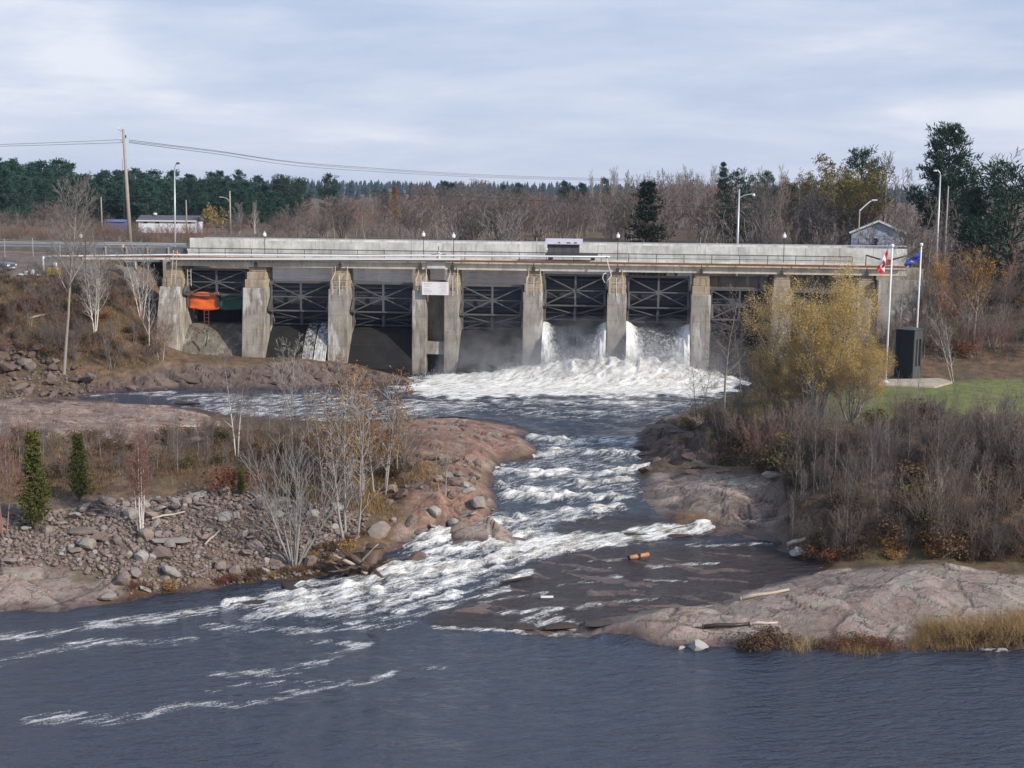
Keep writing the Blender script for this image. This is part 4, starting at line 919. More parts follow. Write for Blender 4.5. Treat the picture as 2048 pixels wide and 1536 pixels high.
# wing wall at the right end
z_w = Zp(560, -.2, 1760)
MB().add([(PS[9][1], -.6, 3.5), (PS[9][1] + 4.8, -.4, 5.5), (PS[9][1] + 4.8, 3, 5.5), (PS[9][1], 3, 3.5), (PS[9][1], -.3, z_w), (PS[9][1] + 4.8, -.3, z_w), (PS[9][1] + 4.8, 3, z_w), (PS[9][1], 3, z_w)],
         [(0, 3, 2, 1), (4, 5, 6, 7), (0, 1, 5, 4), (1, 2, 6, 5), (2, 3, 7, 6), (3, 0, 4, 7)]).build('wing_wall', M['conc_pier'], dam)
MB().box(PS[9][1] + .02, PS[9][1] + 4.6, 1.0, 4.0, z_w, Zp(537, 1, 1760)).build('end_block', M['conc_cap'], dam)
# left abutment column under the pipe
MB().box(S(244), S(263), 1.0, 2.0, Zp(580, 1, 250), Zp(524, 1, 250)).build('abutment_column', M['conc_pier'], dam)
# deck beams, one per bay, with open joints over the piers
ends = [S(340, 530, 1)] + [sum(PS[i]) / 2 for i in range(1, 10)] + [S(1815, 540, 1)]
zb0, zb1 = Zp(541, .9), Zp(529, .9)
for a, b_ in zip(ends[:-1], ends[1:]):
    MB().prism([(.95, zb0), (.95, zb1), (1.5, zb1), (1.5, zb0)], a + .07, b_ - .07).build('deck_beam', M['conc_beam'], dam)
    MB().box(a + .04, b_ - .04, .86, 3.4, zb1 + .01, Zp(523.5, .8)).build('deck_slab', M['conc_beam'], dam)
sL, sR = S(206, 520, .7), S(1812, 540, .7)
MB().box(sL, sR, .40, .54, Zp(525.5, .4), Zp(521.5, .4)).build('crane_rail', M['rust'], dam)
# second girder of the service deck
MB().box(S(345, 520, 3), sR, 3.5, 3.7, Zp(528, 3.5), Zp(518, 3.5)).build('rear_girder', M['conc_light'], dam)
# walkway railing
zr0, zr1, zr2 = Zp(523.5, .6), Zp(513, .6), Zp(504.5, .6)
rl = empty('walkway_railing', dam2w(0, 0, 0), DZ); tag(rl, 'dark pipe handrail along the service deck of the dam', 'railing')
s = S(346, 515, .6); k = 0
mbt = MB()
xs_ = list(np.arange(s, S(1760, 515, .6), 2.78))
for s_ in xs_: MB().tube([(s_, .62, zr0), (s_, .62, zr2)], .035, 5).build('post', M['railing'], rl)
MB().tube([(xs_[0], .62, zr2), (xs_[-1], .62, zr2)], .04, 5).build('top_rail', M['railing'], rl)
MB().tube([(xs_[0], .62, zr1), (xs_[-1], .62, zr1)], .03, 5).build('middle_rail', M['railing'], rl)
# rusty tie chains / clips give the deck edge its broken dark line
for i in range(1, 10):
    sc_ = sum(PS[i]) / 2
    MB().box(sc_ - .16, sc_ + .16, .75, .94, zb0 + .02, zb0 + .40).build('joint_bracket', M['railing'], dam)
# ------------------------------------------------------------------ road bridge behind
br = empty('road_bridge', dam2w(0, 0, 0), DZ); tag(br, 'long road bridge with pale concrete parapet behind the dam', 'bridge')
po = 7.2
pl, pr = S(379, 490, po), S(1815, 500, po)
zp0, zp1 = Zp(506, po), Zp(488, po)
npan = 22
pw = (pr - pl) / npan
for i in range(npan):
    a, b_ = pl + i * pw, pl + (i + 1) * pw
    top = zp1 + (.22 if i == 0 else 0)
    mb = MB(); mb.prism([(po, zp0), (po + .06, top), (po + .36, top), (po + .42, zp0)], a + .015, b_ - .015)
    mb.build('parapet_panel', M['conc_light'], br)
    if i: MB().tube([(a + pw * .1, po + .2, zp1), (a + pw * .1, po + .2, zp1 + .27)], .05, 5).build('rail_post', M['alu'], br)
MB().tube([(pl + 1.6, po + .2, zp1 + .27), (pr, po + .2, zp1 + .27)], .055, 6).build('hand_rail', M['alu'], br)
MB().box(pl - .3, pr + .3, po + .02, po + 9.5, Zp(509.5, po), zp0 - .01).build('bridge_deck', M['conc_light'], br)
for o_ in (po - .04, po + 3.0, po + 6.0, po + 9.0):
    MB().box(pl - .2, pr + .2, o_, o_ + .5, Zp(524, po), Zp(509.5, po) - .01).build('girder', M['conc_light'] if o_ < po + 1 else M['conc_beam'], br)
for i, (s0, s1) in enumerate(PS):
    cs = S((piers[i][0] + piers[i][1]) / 2 - (3 if i < 5 else 0), 545, po + 1); MB().box(cs - .45, cs + .45, po + .3, po + 7.5, 9.0, Zp(524, po) - .01).build('bridge_column', M['conc_pier'], br)
MB().box(pl, pr, po + 9.0, po + 9.4, zp0, zp1).build('far_parapet', M['conc_light'], br)
# ------------------------------------------------------------------ things on the dam
def dobj(name, px, py, off, label, cat, group=None):
    s_, z_ = DS(px, py, off); o = empty(name, dam2w(s_, off, z_), DZ); tag(o, label, cat, group); return o
# lamps with white globes
lm_names = {163: 'globe lamp beside the big grey tree left of the dam', 530: 'globe lamp above the second pier, counting from the rock bank', 847: 'globe lamp left of the white notice board', 907: 'globe lamp right of the white notice board',
            1235: 'globe lamp just right of the hoist cabin', 1567: 'globe lamp behind the bare trees by the yellow willow'}
for px, lab in lm_names.items():
    o = dobj('deck_lamp', px, 522, 3.9, 'thin post with white ' + lab, 'lamp', 'globe lamps along the service deck')
    hz = Zp(472 if px > 900 else (469 if px > 200 else 472), 3.9, px) - o.location.z
    MB().tube([(0, 0, -.3), (0, 0, hz - .2)], .035, 5).build('post', M['railing'], o)
    MB().lathe([(.0, hz - .22), (.16, hz - .2), (.2, hz - .06), (.17, hz + .12), (.10, hz + .2), (.0, hz + .22)], sides=10).build('globe', M['globe'], o, True)
    MB().lathe([(.15, hz + .17), (.08, hz + .24), (.07, hz + .36), (.0, hz + .38)], sides=8).build('cap', M['alu'], o)
for px, lab in ((692, 'bare lamp post without a globe above the third pier'), (1073, 'bare lamp post without a globe left of the hoist cabin'), (1400, 'bare lamp post without a globe above the pier left of the yellow willow')):
    o = dobj('bare_post', px, 522, 3.9, lab, 'post', 'lamp posts without globes')
    MB().tube([(0, 0, -.3), (0, 0, Zp(475, 3.9, px) - o.location.z)], .03, 5).build('post', M['alu'], o)
    MB().lathe([(.06, -.3), (.06, -.22), (0, -.22)], sides=6).build('base', M['railing'], o)
# hoist cabin on rails
o = dobj('hoist_cabin', 1126, 518, 1.2, 'small grey boarded hoist cabin with pale peeling roof on the deck', 'cabin')
hw = 1.62; z1_ = Zp(487, 1.2, 1126) - o.location.z; zf = .25
n_b = 16
for i in range(n_b):
    a = -hw + i * 2 * hw / n_b
    MB().box(a, a + 2 * hw / n_b - .02, -.02 - .015 * (i % 2), .06, zf + .02, z1_).build('wall_board', M['cabin'], o)
MB().box(-hw, hw, .07, 1.9, zf + .28, z1_ - .01).build('wall', M['cabin'], o)
rf = MB().prism([(-.35, z1_ - .02), (.9, z1_ + .48), (2.2, z1_ + .02), (2.2, z1_ - .03), (.9, z1_ + .42), (-.35, z1_ - .08)], -hw - .22, hw + .35).build('roof', M['roofmetal'], o)
for i, (a, w_) in enumerate(((-.5, .2), (.35, .4), (1.1, .3))):
    MB().add([(a, -.30, z1_ + .03), (a + w_, -.30, z1_ + .03), (a + w_, .0, z1_ + .15), (a, .0, z1_ + .15)], [(0, 1, 2, 3)]).build('rust_patch', M['rust'], rf)
MB().box(-hw - .2, hw + 1.9, -.1, 1.9, zf + .02, zf + .26).build('undercarriage', M['railing'], o)
for a in (-hw + .1, hw + 1.2):
    for b_ in (0, 1.5): MB().box(a, a + .4, b_ - .05, b_ + .15, -.12, zf).build('wheel', M['railing'], o)
MB().lathe([(0, -.1), (.09, -.06), (.09, .06), (0, .1)], (-hw - .05, -.1, z1_ * .62), 8).build('lamp', M['globe'], o)
# notice board
o = dobj('notice_board', 870, 590, -.5, 'white notice board with two columns of faded red lines', 'sign')
s0, s1 = S(844, 577, -.5) - S(870, 590, -.5), S(897, 577, -.5) - S(870, 590, -.5); hz = Zp(564, -.5, 870) - o.location.z
pnl = MB().box(s0, s1, 0, .06, 0, hz).build('panel', M['white'], o)
rng = random.Random(8)
for row in range(8):
    z_ = hz * (.88 - row * .105)
    for c0, c1 in ((.07, .34), (.62, .92)):
        if row == 3 and c0 < .1: continue
        a = c0 + rng.uniform(0, .015); e = c0 + (c1 - c0) * rng.uniform(.6, 1.15)
        e = min(e, .95)
        if c0 > .5: a, e = c1 - (e - c0) * .95, c1
        MB().box(s0 + (s1 - s0) * a, s0 + (s1 - s0) * e, -.008, -.002, z_ - .022, z_ + .022).build('text_line', M['inkred'], pnl)
for a in (s0 + .35, s1 - .4): MB().box(a, a + .08, .06, .9, hz * .3, hz * .3 + .08).build('bracket', M['ladder'], o)
# pier ladders and handrails
def ladder(px, py0, py1, off, label, w=.38, mt='ladder', dx=0.0):
    o = dobj('ladder', px, py0, off, label, 'ladder', 'steel ladders on the dam')
    h = Zp(py1, off, px) - o.location.z
    for a in (-w / 2, w / 2): MB().tube([(a, 0, 0), (a + dx, .0, h)], .035, 5).build('rail', M[mt], o)
    n = max(3, int(h / .36))
    me = None
    for k in range(n):
        z_ = h * (k + .5) / n; c_ = dx * (k + .5) / n
        if me is None:
            r_ = MB().tube([(-w / 2, 0, 0), (w / 2, 0, 0)], .022, 4).build('rung', M[mt], o); me = r_.data; r_.location = (c_, 0, z_)
        else: link('rung', me, o, (c_, 0, z_))
    return o
ladder(379, 572, 538, -.05, 'pale steel ladder beside the orange tarp on the left pier', .36)
ladder(413.5, 660, 618, 1.2, 'orange and grey ladder hanging below the raised gate', .48, 'rust')
ladder(346, 568, 500, -.35, 'thin ladder leaning at the head of the outermost left pier', .42, 'ladder', .35)
def handrail(px0, px1, py0, py1, label):
    o = dobj('pier_handrail', (px0 + px1) / 2, py0, -.02, label, 'handrail', 'pale handrails up the pier steps')
    c = S((px0 + px1) / 2, py0); h1 = Zp(py1, 1.2) - o.location.z
    for px in (px0, px1):
        a = S(px, py0) - c; b_ = a * .80
        MB().tube([(a, .0, -.3), (a, .0, h1 * .45), (b_, .9, h1 * .72), (b_, .9, h1)], .04, 5).build('rail', M['ladder'], o)
        MB().tube([(a * .86, .0, -.3), (a * .86, .0, h1 * .36)], .03, 5).build('rail', M['ladder'], o)
    for q in (.25, .5): MB().tube([(S(px0, py0) - c, 0, h1 * q * .8), (S(px1, py0) - c, 0, h1 * q * .8)], .022, 4).build('crossbar', M['ladder'], o)
    MB().tube([(0, -.02, -.4), (0, -.02, h1 * .62)], .035, 5).build('standpipe', M['offwhite'], o)
for px0, px1, lab in ((664, 694, 'pale handrail up the stepped head of the third pier'), (832, 852, 'pale handrail on the pier left of the notice board'), (896, 915, 'pale handrail on the pier right of the notice board'),
                      (1053, 1082, 'pale handrail on the pier below the hoist cabin'), (1218, 1247, 'pale handrail on the pier between the two open gates')):
    handrail(px0, px1, 584, 534, lab)
# long white pipes on the railing and the down-turned end
o = empty('white_pipe', dam2w(0, 0, 0), DZ); tag(o, 'long white pipe strung along the deck railing with a down-turned left end', 'pipe')
pts = []
for px, py in ((84, 513), (160, 512), (340, 509.5), (530, 510.5), (700, 511.5), (850, 511), (1000, 512), (1126, 513), (1220, 513.5)):
    s_, z_ = DS(px, py, .4); pts.append((s_, .4, z_))
MB().tube(pts, .085, 7).build('pipe_run', M['white'], o, True)
s_, z_ = DS(86, 513, .4); z2 = DS(86, 546, .4)[1]
MB().tube([(s_ + .1, .4, z_), (s_, .4, z_ - .25), (s_, .4, z2)], .11, 7).build('pipe_drop', M['white'], o, True)
o = empty('white_trough', dam2w(0, 0, 0), DZ); tag(o, 'lower white trough on the deck edge left of the notice board', 'pipe')
s0, z0 = DS(165, 517, .3); s1, z1_ = DS(920, 518.5, .3)
MB().add([(s0, .28, z0 - .10), (s1, .28, z1_ - .10), (s1, .28, z1_ + .10), (s0, .28, z0 + .10), (s0, .46, z0 - .10), (s1, .46, z1_ - .10), (s1, .46, z1_ + .10), (s0, .46, z0 + .10)],
         [(0, 1, 2, 3), (5, 4, 7, 6), (3, 2, 6, 7), (1, 0, 4, 5), (0, 3, 7, 4), (2, 1, 5, 6)]).build('trough_run', M['offwhite'], o)
n_c = 20
for k in range(n_c):
    s_ = S(390 + k * 8.6, 519, .3); MB().box(s_, s_ + .16, .20, .27, z0 - .12, z0 - .02).build('clip', M['railing'], o)
# screw hoist over the log chute
o = dobj('chute_hoist', 877, 521, 1.1, 'small screw hoist standing on the deck above the notice board', 'hoist')
MB().lathe([(.0, 0), (.22, 0), (.2, .5), (.3, .55), (.3, .75), (.12, .8), (.1, 1.0), (0, 1.0)], sides=10).build('body', M['offwhite'], o)
MB().tube([(0, 0, 1.0), (0, 0, 1.45)], .04, 5).build('screw', M['railing'], o)
MB().tube([(-.75, 0, .62), (.75, 0, .62)], .05, 5).build('crank_bar', M['railing'], o)
# dark spindle gear at the right end behind the flag
o = dobj('gate_winch', 1772, 530, 1.0, 'dark winch frame with spread arms on the right end of the deck', 'winch')
MB().bar((-2.0, 0, .95), (-.6, 0, .55), .16, .1).build('arm', M['railing'], o); MB().bar((2.0, 0, .95), (.6, 0, .55), .16, .1).build('arm', M['railing'], o)
MB().tube([(-2.0, 0, -.2), (-2.0, 0, .95)], .05, 5).build('leg', M['railing'], o); MB().tube([(2.0, 0, -.2), (2.0, 0, .95)], .05, 5).build('leg', M['railing'], o)
MB().box(-.45, .45, -.1, .4, 0, .55).build('gearbox', M['rust'], o)
MB().tube([(-.2, 0, .5), (-.2, 0, 1.3)], .045, 6).build('spindle', M['yellowpaint'], o)
# tarps hung on the raised gate
def tarp(name, pxs, pys, off, mt, label, seed):
    o_s, o_z = DS(pxs[0], pys[1], off)
    o = empty(name, dam2w(o_s, off, o_z), DZ); tag(o, label, 'tarp')
    w = S(pxs[1], pys[1], off) - o_s; h = Zp(pys[0], off, pxs[0]) - o_z; n = 14
    u, v = np.meshgrid(np.linspace(0, 1, n), np.linspace(0, 1, n))
    yy = .06 * np.sin(u * 9 + v * 3 + seed) * (.3 + .7 * (1 - v)) + .12 * fbm(u * 4, v * 3, 3, seed)
    zz_ = h * v - .22 * (1 - v) * np.sin(u * math.pi) * .6 + .05 * np.sin(u * 5 + seed)
    xx = w * u + .06 * np.sin(v * 6 + seed)
    iy, ix = np.meshgrid(np.arange(n - 1), np.arange(n - 1), indexing='ij'); q = (iy * n + ix).ravel()
    me = mesh_np('sheet', np.stack([xx.ravel(), yy.ravel(), zz_.ravel()], 1), np.stack([q, q + 1, q + 1 + n, q + n], 1), [M[mt]], True)
    sh = link('sheet', me, o); sd = sh.modifiers.new('thick', 'SOLIDIFY'); sd.thickness = .015
    MB().tube([(0, 0, h), (w, 0, h)], .03, 5).build('hanging_rope', M['railing'], o)
tarp('orange_tarp', (377, 438), (583, 617), 2.25, 'orange', 'bright orange tarp hung inside the raised left gate', 1)
tarp('green_tarp', (439, 486), (585, 618), 2.3, 'green', 'dark green tarp hung beside the orange one in the raised gate', 4)
o = dobj('orange_box', 356, 521, .5, 'small orange hoist box on the deck at the outermost left pier', 'box')
MB().box(-.16, .16, 0, .3, 0, .42).build('housing', M['orangepaint'], o); MB().box(-.13, .13, .02, .28, .50, .86).build('housing', M['orangepaint'], o); MB().box(-.05, .05, .1, .2, .42, .5).build('stem', M['rust'], o)
# hose loops
def hose(name, pts, off, r, mt, label, cat='hose'):
    o = empty(name, dam2w(0, 0, 0), DZ); tag(o, label, cat)
    MB().tube([(DS(px, py, off)[0], off, DS(px, py, off)[1]) for px, py in pts], r, 6).build('hose_run', M[mt], o, True)
    px, py = pts[0]; s_, z_ = DS(px, py, off); MB().lathe([(0, 0), (r * 1.8, 0), (r * 1.8, .12), (0, .12)], (s_, off, z_), 6).build('coupling', M['railing'], o)
hose('white_hose', [(1213, 516), (1217, 532), (1221, 545), (1223, 552), (1217, 558), (1213, 566), (1209, 565), (1205, 556), (1207, 548), (1212, 546)], -.3, .05, 'offwhite', 'white hose hanging in a loop between the two open gates')
hose('green_hose', [(414, 662), (414.5, 674), (413, 684), (411, 692)], -.3, .07, 'green', 'green hose lying on the dry apron under the raised gate')
# ------------------------------------------------------------------ water over the sills
def fall(bi, side_l, side_r, base, label, full=True, x_rng=None, mt='falls'):
    a, b_ = bays[bi]; s0, s1 = PS[a][1] + .03, PS[b_][0] - .03
    if x_rng: s0, s1 = x_rng
    n, m_ = 90, 46
    u, v = np.meshgrid(np.linspace(0, 1, n), np.linspace(0, 1, m_))
    W_ = s1 - s0
    prof_y = np.interp(v, [0, .12, .3, .6, 1], [3.3, 2.4, 1.0, -.6, -2.2]); prof_z = np.interp(v, [0, .12, .3, .6, 1], [crest + .38, crest + .30, crest - .35, crest - 2.0, 4.2])
    el = np.exp(-((u * W_) / (.75 + .7 * v)) ** 2) * side_l; er = np.exp(-(((1 - u) * W_) / (.75 + .7 * v)) ** 2) * side_r
    edge = el + er
    lump = fbm(u * 9 + bi * 3, v * 4, 4, 200 + bi)
    prof_y = prof_y - edge * (0.9 * np.sin(np.clip(v * 1.25, 0, 1) * math.pi) + .25 * lump) - .10 * lump - .12 * ridged(u * 16, v * 2, 3, 210)
    prof_z = prof_z + edge * (.75 * np.exp(-((v - .18) / .2) ** 2) + .2 * lump)
    foam_ = base + .75 * np.clip(edge, 0, 1) + .25 * v
    iy, ix = np.meshgrid(np.arange(m_ - 1), np.arange(n - 1), indexing='ij'); q = (iy * n + ix).ravel()
    V = np.stack([(s0 + W_ * u).ravel(), prof_y.ravel(), prof_z.ravel()], 1)
    me = mesh_np('falling_water', V, np.stack([q, q + n, q + n + 1, q + 1], 1), [M[mt]], True, dict(foam=foam_.ravel()))
    o = link('falling_water', me, None, dam2w(0, 0, 0), (0, 0, DZ)); tag(o, label, None, None, 'stuff')
fall(4, 1.0, 1.0, .06, 'white water pouring under the open gate right of the hoist cabin pier')
fall(5, 1.15, .8, .24, 'white water pouring under the open gate nearest the yellow willow')
fall(1, 0, 0, .30, 'thin trickle over the sill beside the third pier', True, (S(610, 690), S(630, 690)), 'trickle')
fall(1, 0, 0, .42, 'wider trickle over the sill against the third pier', True, (S(633, 690), S(656, 690)), 'trickle')
# spray: thousands of droplets thrown above the boil
rg_ = np.random.default_rng(3)
n = 200000
s_ = rg_.uniform(S(800, 740), S(1500, 740), n); of = rg_.uniform(-9, 1.2, n)
wx_ = _e[0] * s_ + _n[0] * (DAM_D + of); wy_ = _e[1] * s_ + _n[1] * (DAM_D + of)
def bil(A, x, y):
    ax, ay = XS[wxi], YS[wyi]
    jx = np.clip(np.searchsorted(ax, x) - 1, 0, len(ax) - 2); jy = np.clip(np.searchsorted(ay, y) - 1, 0, len(ay) - 2)
    tx = (x - ax[jx]) / (ax[jx + 1] - ax[jx]); ty = np.clip((y - ay[jy]) / (ay[jy + 1] - ay[jy]), 0, 1)
    return (A[jy, jx] * (1 - tx) + A[jy, jx + 1] * tx) * (1 - ty) + (A[jy + 1, jx] * (1 - tx) + A[jy + 1, jx + 1] * tx) * ty
hv = bil(HEAP, wx_, wy_); zs_ = bil(Zs, wx_, wy_)
pl_ = np.clip(.5 + fbm(s_ / 1.3, of / 1.3, 4, 61) * 1.3, 0, 1.4)
keep = rg_.uniform(0, 1, n) < np.clip(hv / 2.6, 0, 1) ** .8 * np.clip(pl_, .1, 1)
s_, of, hv, zs_, pl_ = s_[keep], of[keep], hv[keep], zs_[keep], pl_[keep]
up = np.clip(rg_.exponential(.34, len(s_)) * (.35 + 1.1 * hv) * pl_, 0, 2.6)
C = np.stack([s_, of, zs_ - .05 + up], 1); R_ = .012 + .055 * rg_.beta(1, 3.5, len(s_)) * np.exp(-up * .5)
T4 = np.array([(1, 1, 1), (1, -1, -1), (-1, 1, -1), (-1, -1, 1)]) / 1.7
V = (C[:, None, :] + R_[:, None, None] * (T4[None] + .35 * rg_.normal(size=(len(C), 4, 3)))).reshape(-1, 3)
b4 = np.arange(len(C))[:, None] * 4
Fq = np.concatenate([b4 + np.array(t) for t in ((0, 1, 2), (0, 3, 1), (0, 2, 3), (1, 3, 2))])
me = mesh_np('spray', V, Fq, [M['spray']])
tag(link('spray', me, None, dam2w(0, 0, 0), (0, 0, DZ)), 'white spray leaping where the open gates pour into the pool', None, None, 'stuff')
# ------------------------------------------------------------------ vegetation
def rvec(r): 
    while True:
        v = Vector((r.uniform(-1, 1), r.uniform(-1, 1), r.uniform(-1, 1)))
        if .05 < v.length < 1: return v.normalized()
def tilt(d, ang, az):
    ref = Vector((0, 0, 1)) if abs(d.z) < .9 else Vector((1, 0, 0))
    a = d.cross(ref).normalized(); b = d.cross(a)
    return (d * math.cos(ang) + (a * math.cos(az) + b * math.sin(az)) * math.sin(ang)).normalized()
class Grow:
    def __init__(s, seed): s.r = random.Random(seed); s.seg = []; s.tip = []
    def limb(s, p, d, L, r0, r1, n, wig, up, lvl, spec):
        r = s.r; pts = [p]; rr = [r0]
        for i in range(n):
            d = (d + rvec(r) * wig + Vector((0, 0, up))).normalized()
            q = p + d * (L / n); t = (i + 1) / n; rb = r0 + (r1 - r0) * t
            s.seg.append((p, q, rr[-1], rb, lvl)); p = q; pts.append(p); rr.append(rb)
        s.tip.append((p, d, lvl))
        if lvl < len(spec):
            sp = spec[lvl]; k = max(1, int(round(sp['n'] * r.uniform(.8, 1.2))))
            az = r.uniform(0, 6.28)
            for j in range(k):
                t = sp['t0'] + (1 - sp['t0']) * ((j + r.uniform(.1, .9)) / k); f = t * n; i = min(n - 1, int(f))
                q = pts[i].lerp(pts[i + 1], f - i); dd = (pts[i + 1] - pts[i]).normalized()
                az += 2.4 + r.uniform(-.4, .4)
                cd = tilt(dd, sp['ang'] * r.uniform(.75, 1.25), az)
                Lc = L * sp['len'] * (1 - sp.get('taper', .5) * t) * r.uniform(.7, 1.25)
                rc = max(.004, min(rr[i] * .75, sp.get('r', .6) * rr[i]))
                s.limb(q, cd, Lc, rc, rc * .45, sp.get('seg', 3), sp.get('wig', .15), sp.get('up', .03), lvl + 1, spec)
def tubes(seg, rmin=.006, sides_big=6):
    """segments -> quads; fine twigs get three sides, thick limbs more"""
    out_v = []; out_f = []; base = 0
    P0 = np.array([q[0][:] for q in seg]); P1 = np.array([q[1][:] for q in seg])
    R0 = np.maximum(rmin, np.array([q[2] for q in seg])); R1 = np.maximum(rmin, np.array([q[3] for q in seg]))
    for big in (True, False):
        m = (R0 > .035) if big else (R0 <= .035)
        if not m.any(): continue
        k = sides_big if big else 3
        a = P0[m]; b = P1[m]; d = b - a; d /= np.linalg.norm(d, axis=1)[:, None] + 1e-9
        ref = np.where(np.abs(d[:, 2:3]) < .9, [[0, 0, 1.0]], [[1.0, 0, 0]])
        u = np.cross(d, ref); u /= np.linalg.norm(u, axis=1)[:, None]; w = np.cross(d, u)
        th = np.arange(k) * 2 * math.pi / k
        ring = u[:, None, :] * np.cos(th)[None, :, None] + w[:, None, :] * np.sin(th)[None, :, None]
        ext = d * (R0[m] * .3)[:, None]
        V = np.concatenate([(a - ext)[:, None] + ring * R0[m][:, None, None], (b + ext)[:, None] + ring * R1[m][:, None, None]], 1).reshape(-1, 3)
        o_ = np.arange(m.sum())[:, None] * 2 * k + base
        fs = [o_ + np.array([i, (i + 1) % k, (i + 1) % k + k, i + k]) for i in range(k)]
        out_v.append(V); out_f.append(np.concatenate(fs)); base += len(V)
    return np.concatenate(out_v), np.concatenate(out_f)
def leaves(cent, size, rg, flat=0.0, asp=.55, droop=None):
    """one quad per leaf"""
    n = len(cent); a = rg.normal(size=(n, 3))
    if droop is not None: a = a * .6 + droop
    a /= np.linalg.norm(a, axis=1)[:, None]
    b = rg.normal(size=(n, 3)); b -= a * (a * b).sum(1)[:, None]; b /= np.linalg.norm(b, axis=1)[:, None]
    s_ = (size * rg.uniform(.6, 1.3, n))[:, None]
    V = np.stack([cent - a * s_, cent + b * s_ * asp, cent + a * s_, cent - b * s_ * asp], 1).reshape(-1, 3)
    return V, np.arange(4 * n).reshape(n, 4)
def merge(parts):
    V = []; Fq = []; b = 0
    for v, f in parts: V.append(v); Fq.append(f + b); b += len(v)
    return np.concatenate(V), np.concatenate(Fq)
class Proto:
    """parts: [(name, mesh)] grown to unit height 'h'"""
    def __init__(s, name, parts, h): s.name = name; s.parts = parts; s.h = h; s.used = 0
def plant(proto, loc, height, rz, label, cat, group=None, wide=1.0, name=None, lean=(0, 0)):
    k = height / proto.h
    sc = (k * wide, k * wide, k)
    if len(proto.parts) == 1:
        o = link(name or proto.name, proto.parts[0][1], None, loc, (lean[0], lean[1], rz), sc)
    else:
        o = empty(name or proto.name, loc, rz); o.rotation_euler = (lean[0], lean[1], rz); o.scale = sc
        for nm, me in proto.parts: link(nm, me, o)
    tag(o, label, cat, group); proto.used += 1
    return o
VR = random.Random(77)
# --- leafless trees -------------------------------------------------
def bare(name, seed, h, r0, trunk_mat, twig_mat, stems=1, spread=.25, spec=None, wig=.07, leaf=None, nleaf=0, lsize=.07, rmin=.008, single=False, lean=0.0, t0=None):
    g_ = Grow(seed); r = g_.r
    spec = spec or [dict(n=14, t0=.32, ang=.75, len=.42, taper=.55, seg=4, wig=.14, up=.08, r=.5), dict(n=7, t0=.2, ang=.65, len=.5, seg=3, wig=.16, up=.05, r=.55), dict(n=5, t0=.2, ang=.6, len=.5, seg=2, wig=.2, up=.03, r=.6)]
    for k in range(stems):
        az = 6.283 * k / stems + r.uniform(-.5, .5); a = spread * r.uniform(.4, 1.1) if stems > 1 else lean
        d = Vector((math.cos(az) * math.sin(a), math.sin(az) * math.sin(a), math.cos(a)))
        L = h * r.uniform(.75, 1.02) if stems > 1 else h
        g_.limb(Vector((math.cos(az) * .12 * (stems > 1), math.sin(az) * .12 * (stems > 1), -.25)), d, L, r0 * r.uniform(.75, 1.1), r0 * .12, 9, wig, .035, 0, spec)
    tr = [q for q in g_.seg if q[4] == 0]; cr = [q for q in g_.seg if q[4] > 0]
    big = [q for q in cr if q[4] == 1 and q[2] > .02]
    parts = []
    Vt, Ft = tubes(tr + (big if not single else []), rmin)
    small = [q for q in cr if single or not (q[4] == 1 and q[2] > .02)]
    Vc, Fc = tubes(small, rmin)
    if single:
        Va, Fa = merge([(Vt, Ft), (Vc, Fc)]); me = mesh_np(name, Va, Fa, [M[twig_mat], M[trunk_mat]])
        mi = np.zeros(len(Fa), np.int32); mi[:len(Ft)] = 1; me.polygons.foreach_set('material_index', mi)
        parts = [(name, me)]
    else:
        parts = [('trunk', mesh_np('trunk', Vt, Ft, [M[trunk_mat]], True)), ('crown', mesh_np('crown', Vc, Fc, [M[twig_mat]]))]
    if leaf:
        rg = np.random.default_rng(seed); tp = np.array([t[0][:] for t in g_.tip if t[2] >= 2] or [t[0][:] for t in g_.tip])
        c = tp[rg.integers(0, len(tp), nleaf)] + rg.normal(0, .10, (nleaf, 3))
        V, Fl = leaves(c, lsize, rg)
        parts.append(('leaves', mesh_np('leaves', V, Fl, [M[leaf]])))
    top = max(q[1].z for q in g_.seg)
    return Proto(name, parts, top)
SHR = [dict(n=9, t0=.25, ang=.5, len=.45, taper=.5, seg=3, wig=.16, up=.10, r=.6), dict(n=5, t0=.15, ang=.5, len=.55, seg=2, wig=.18, up=.05, r=.7)]
FARSPEC = [dict(n=13, t0=.22, ang=.6, len=.40, taper=.5, seg=3, wig=.14, up=.10, r=.55), dict(n=6, t0=.15, ang=.55, len=.5, seg=2, wig=.15, up=.06, r=.7), dict(n=3, t0=.2, ang=.5, len=.55, seg=1, wig=.1, up=.02, r=.8)]
shrubs = [bare('leafless_shrub', 300 + i, 3.2, .028, ['bark_grey', 'bark_mauve', 'bark_silver', 'bark_brown', 'bark_brown', 'bark_grey'][i], ['bark_mauve', 'bark_brown', 'bark_mauve', 'bark_brown', 'bark_red', 'bark_mauve'][i], [9, 6, 5, 11, 8, 4][i], [.40, .25, .20, .48, .32, .16][i], SHR if i % 2 else [dict(n=12, t0=.3, ang=.42, len=.36, taper=.5, seg=3, wig=.12, up=.14, r=.55), dict(n=5, t0=.15, ang=.45, len=.5, seg=2, wig=.16, up=.06, r=.7)], .08, None, 0, rmin=.0065, single=True) for i in range(6)]
pale_shrubs = [bare('pale_leafless_shrub', 340 + i, 3.6, .030, 'bark_silver', 'bark_silver', 7, .45, SHR, .09, rmin=.008, single=True) for i in range(2)]
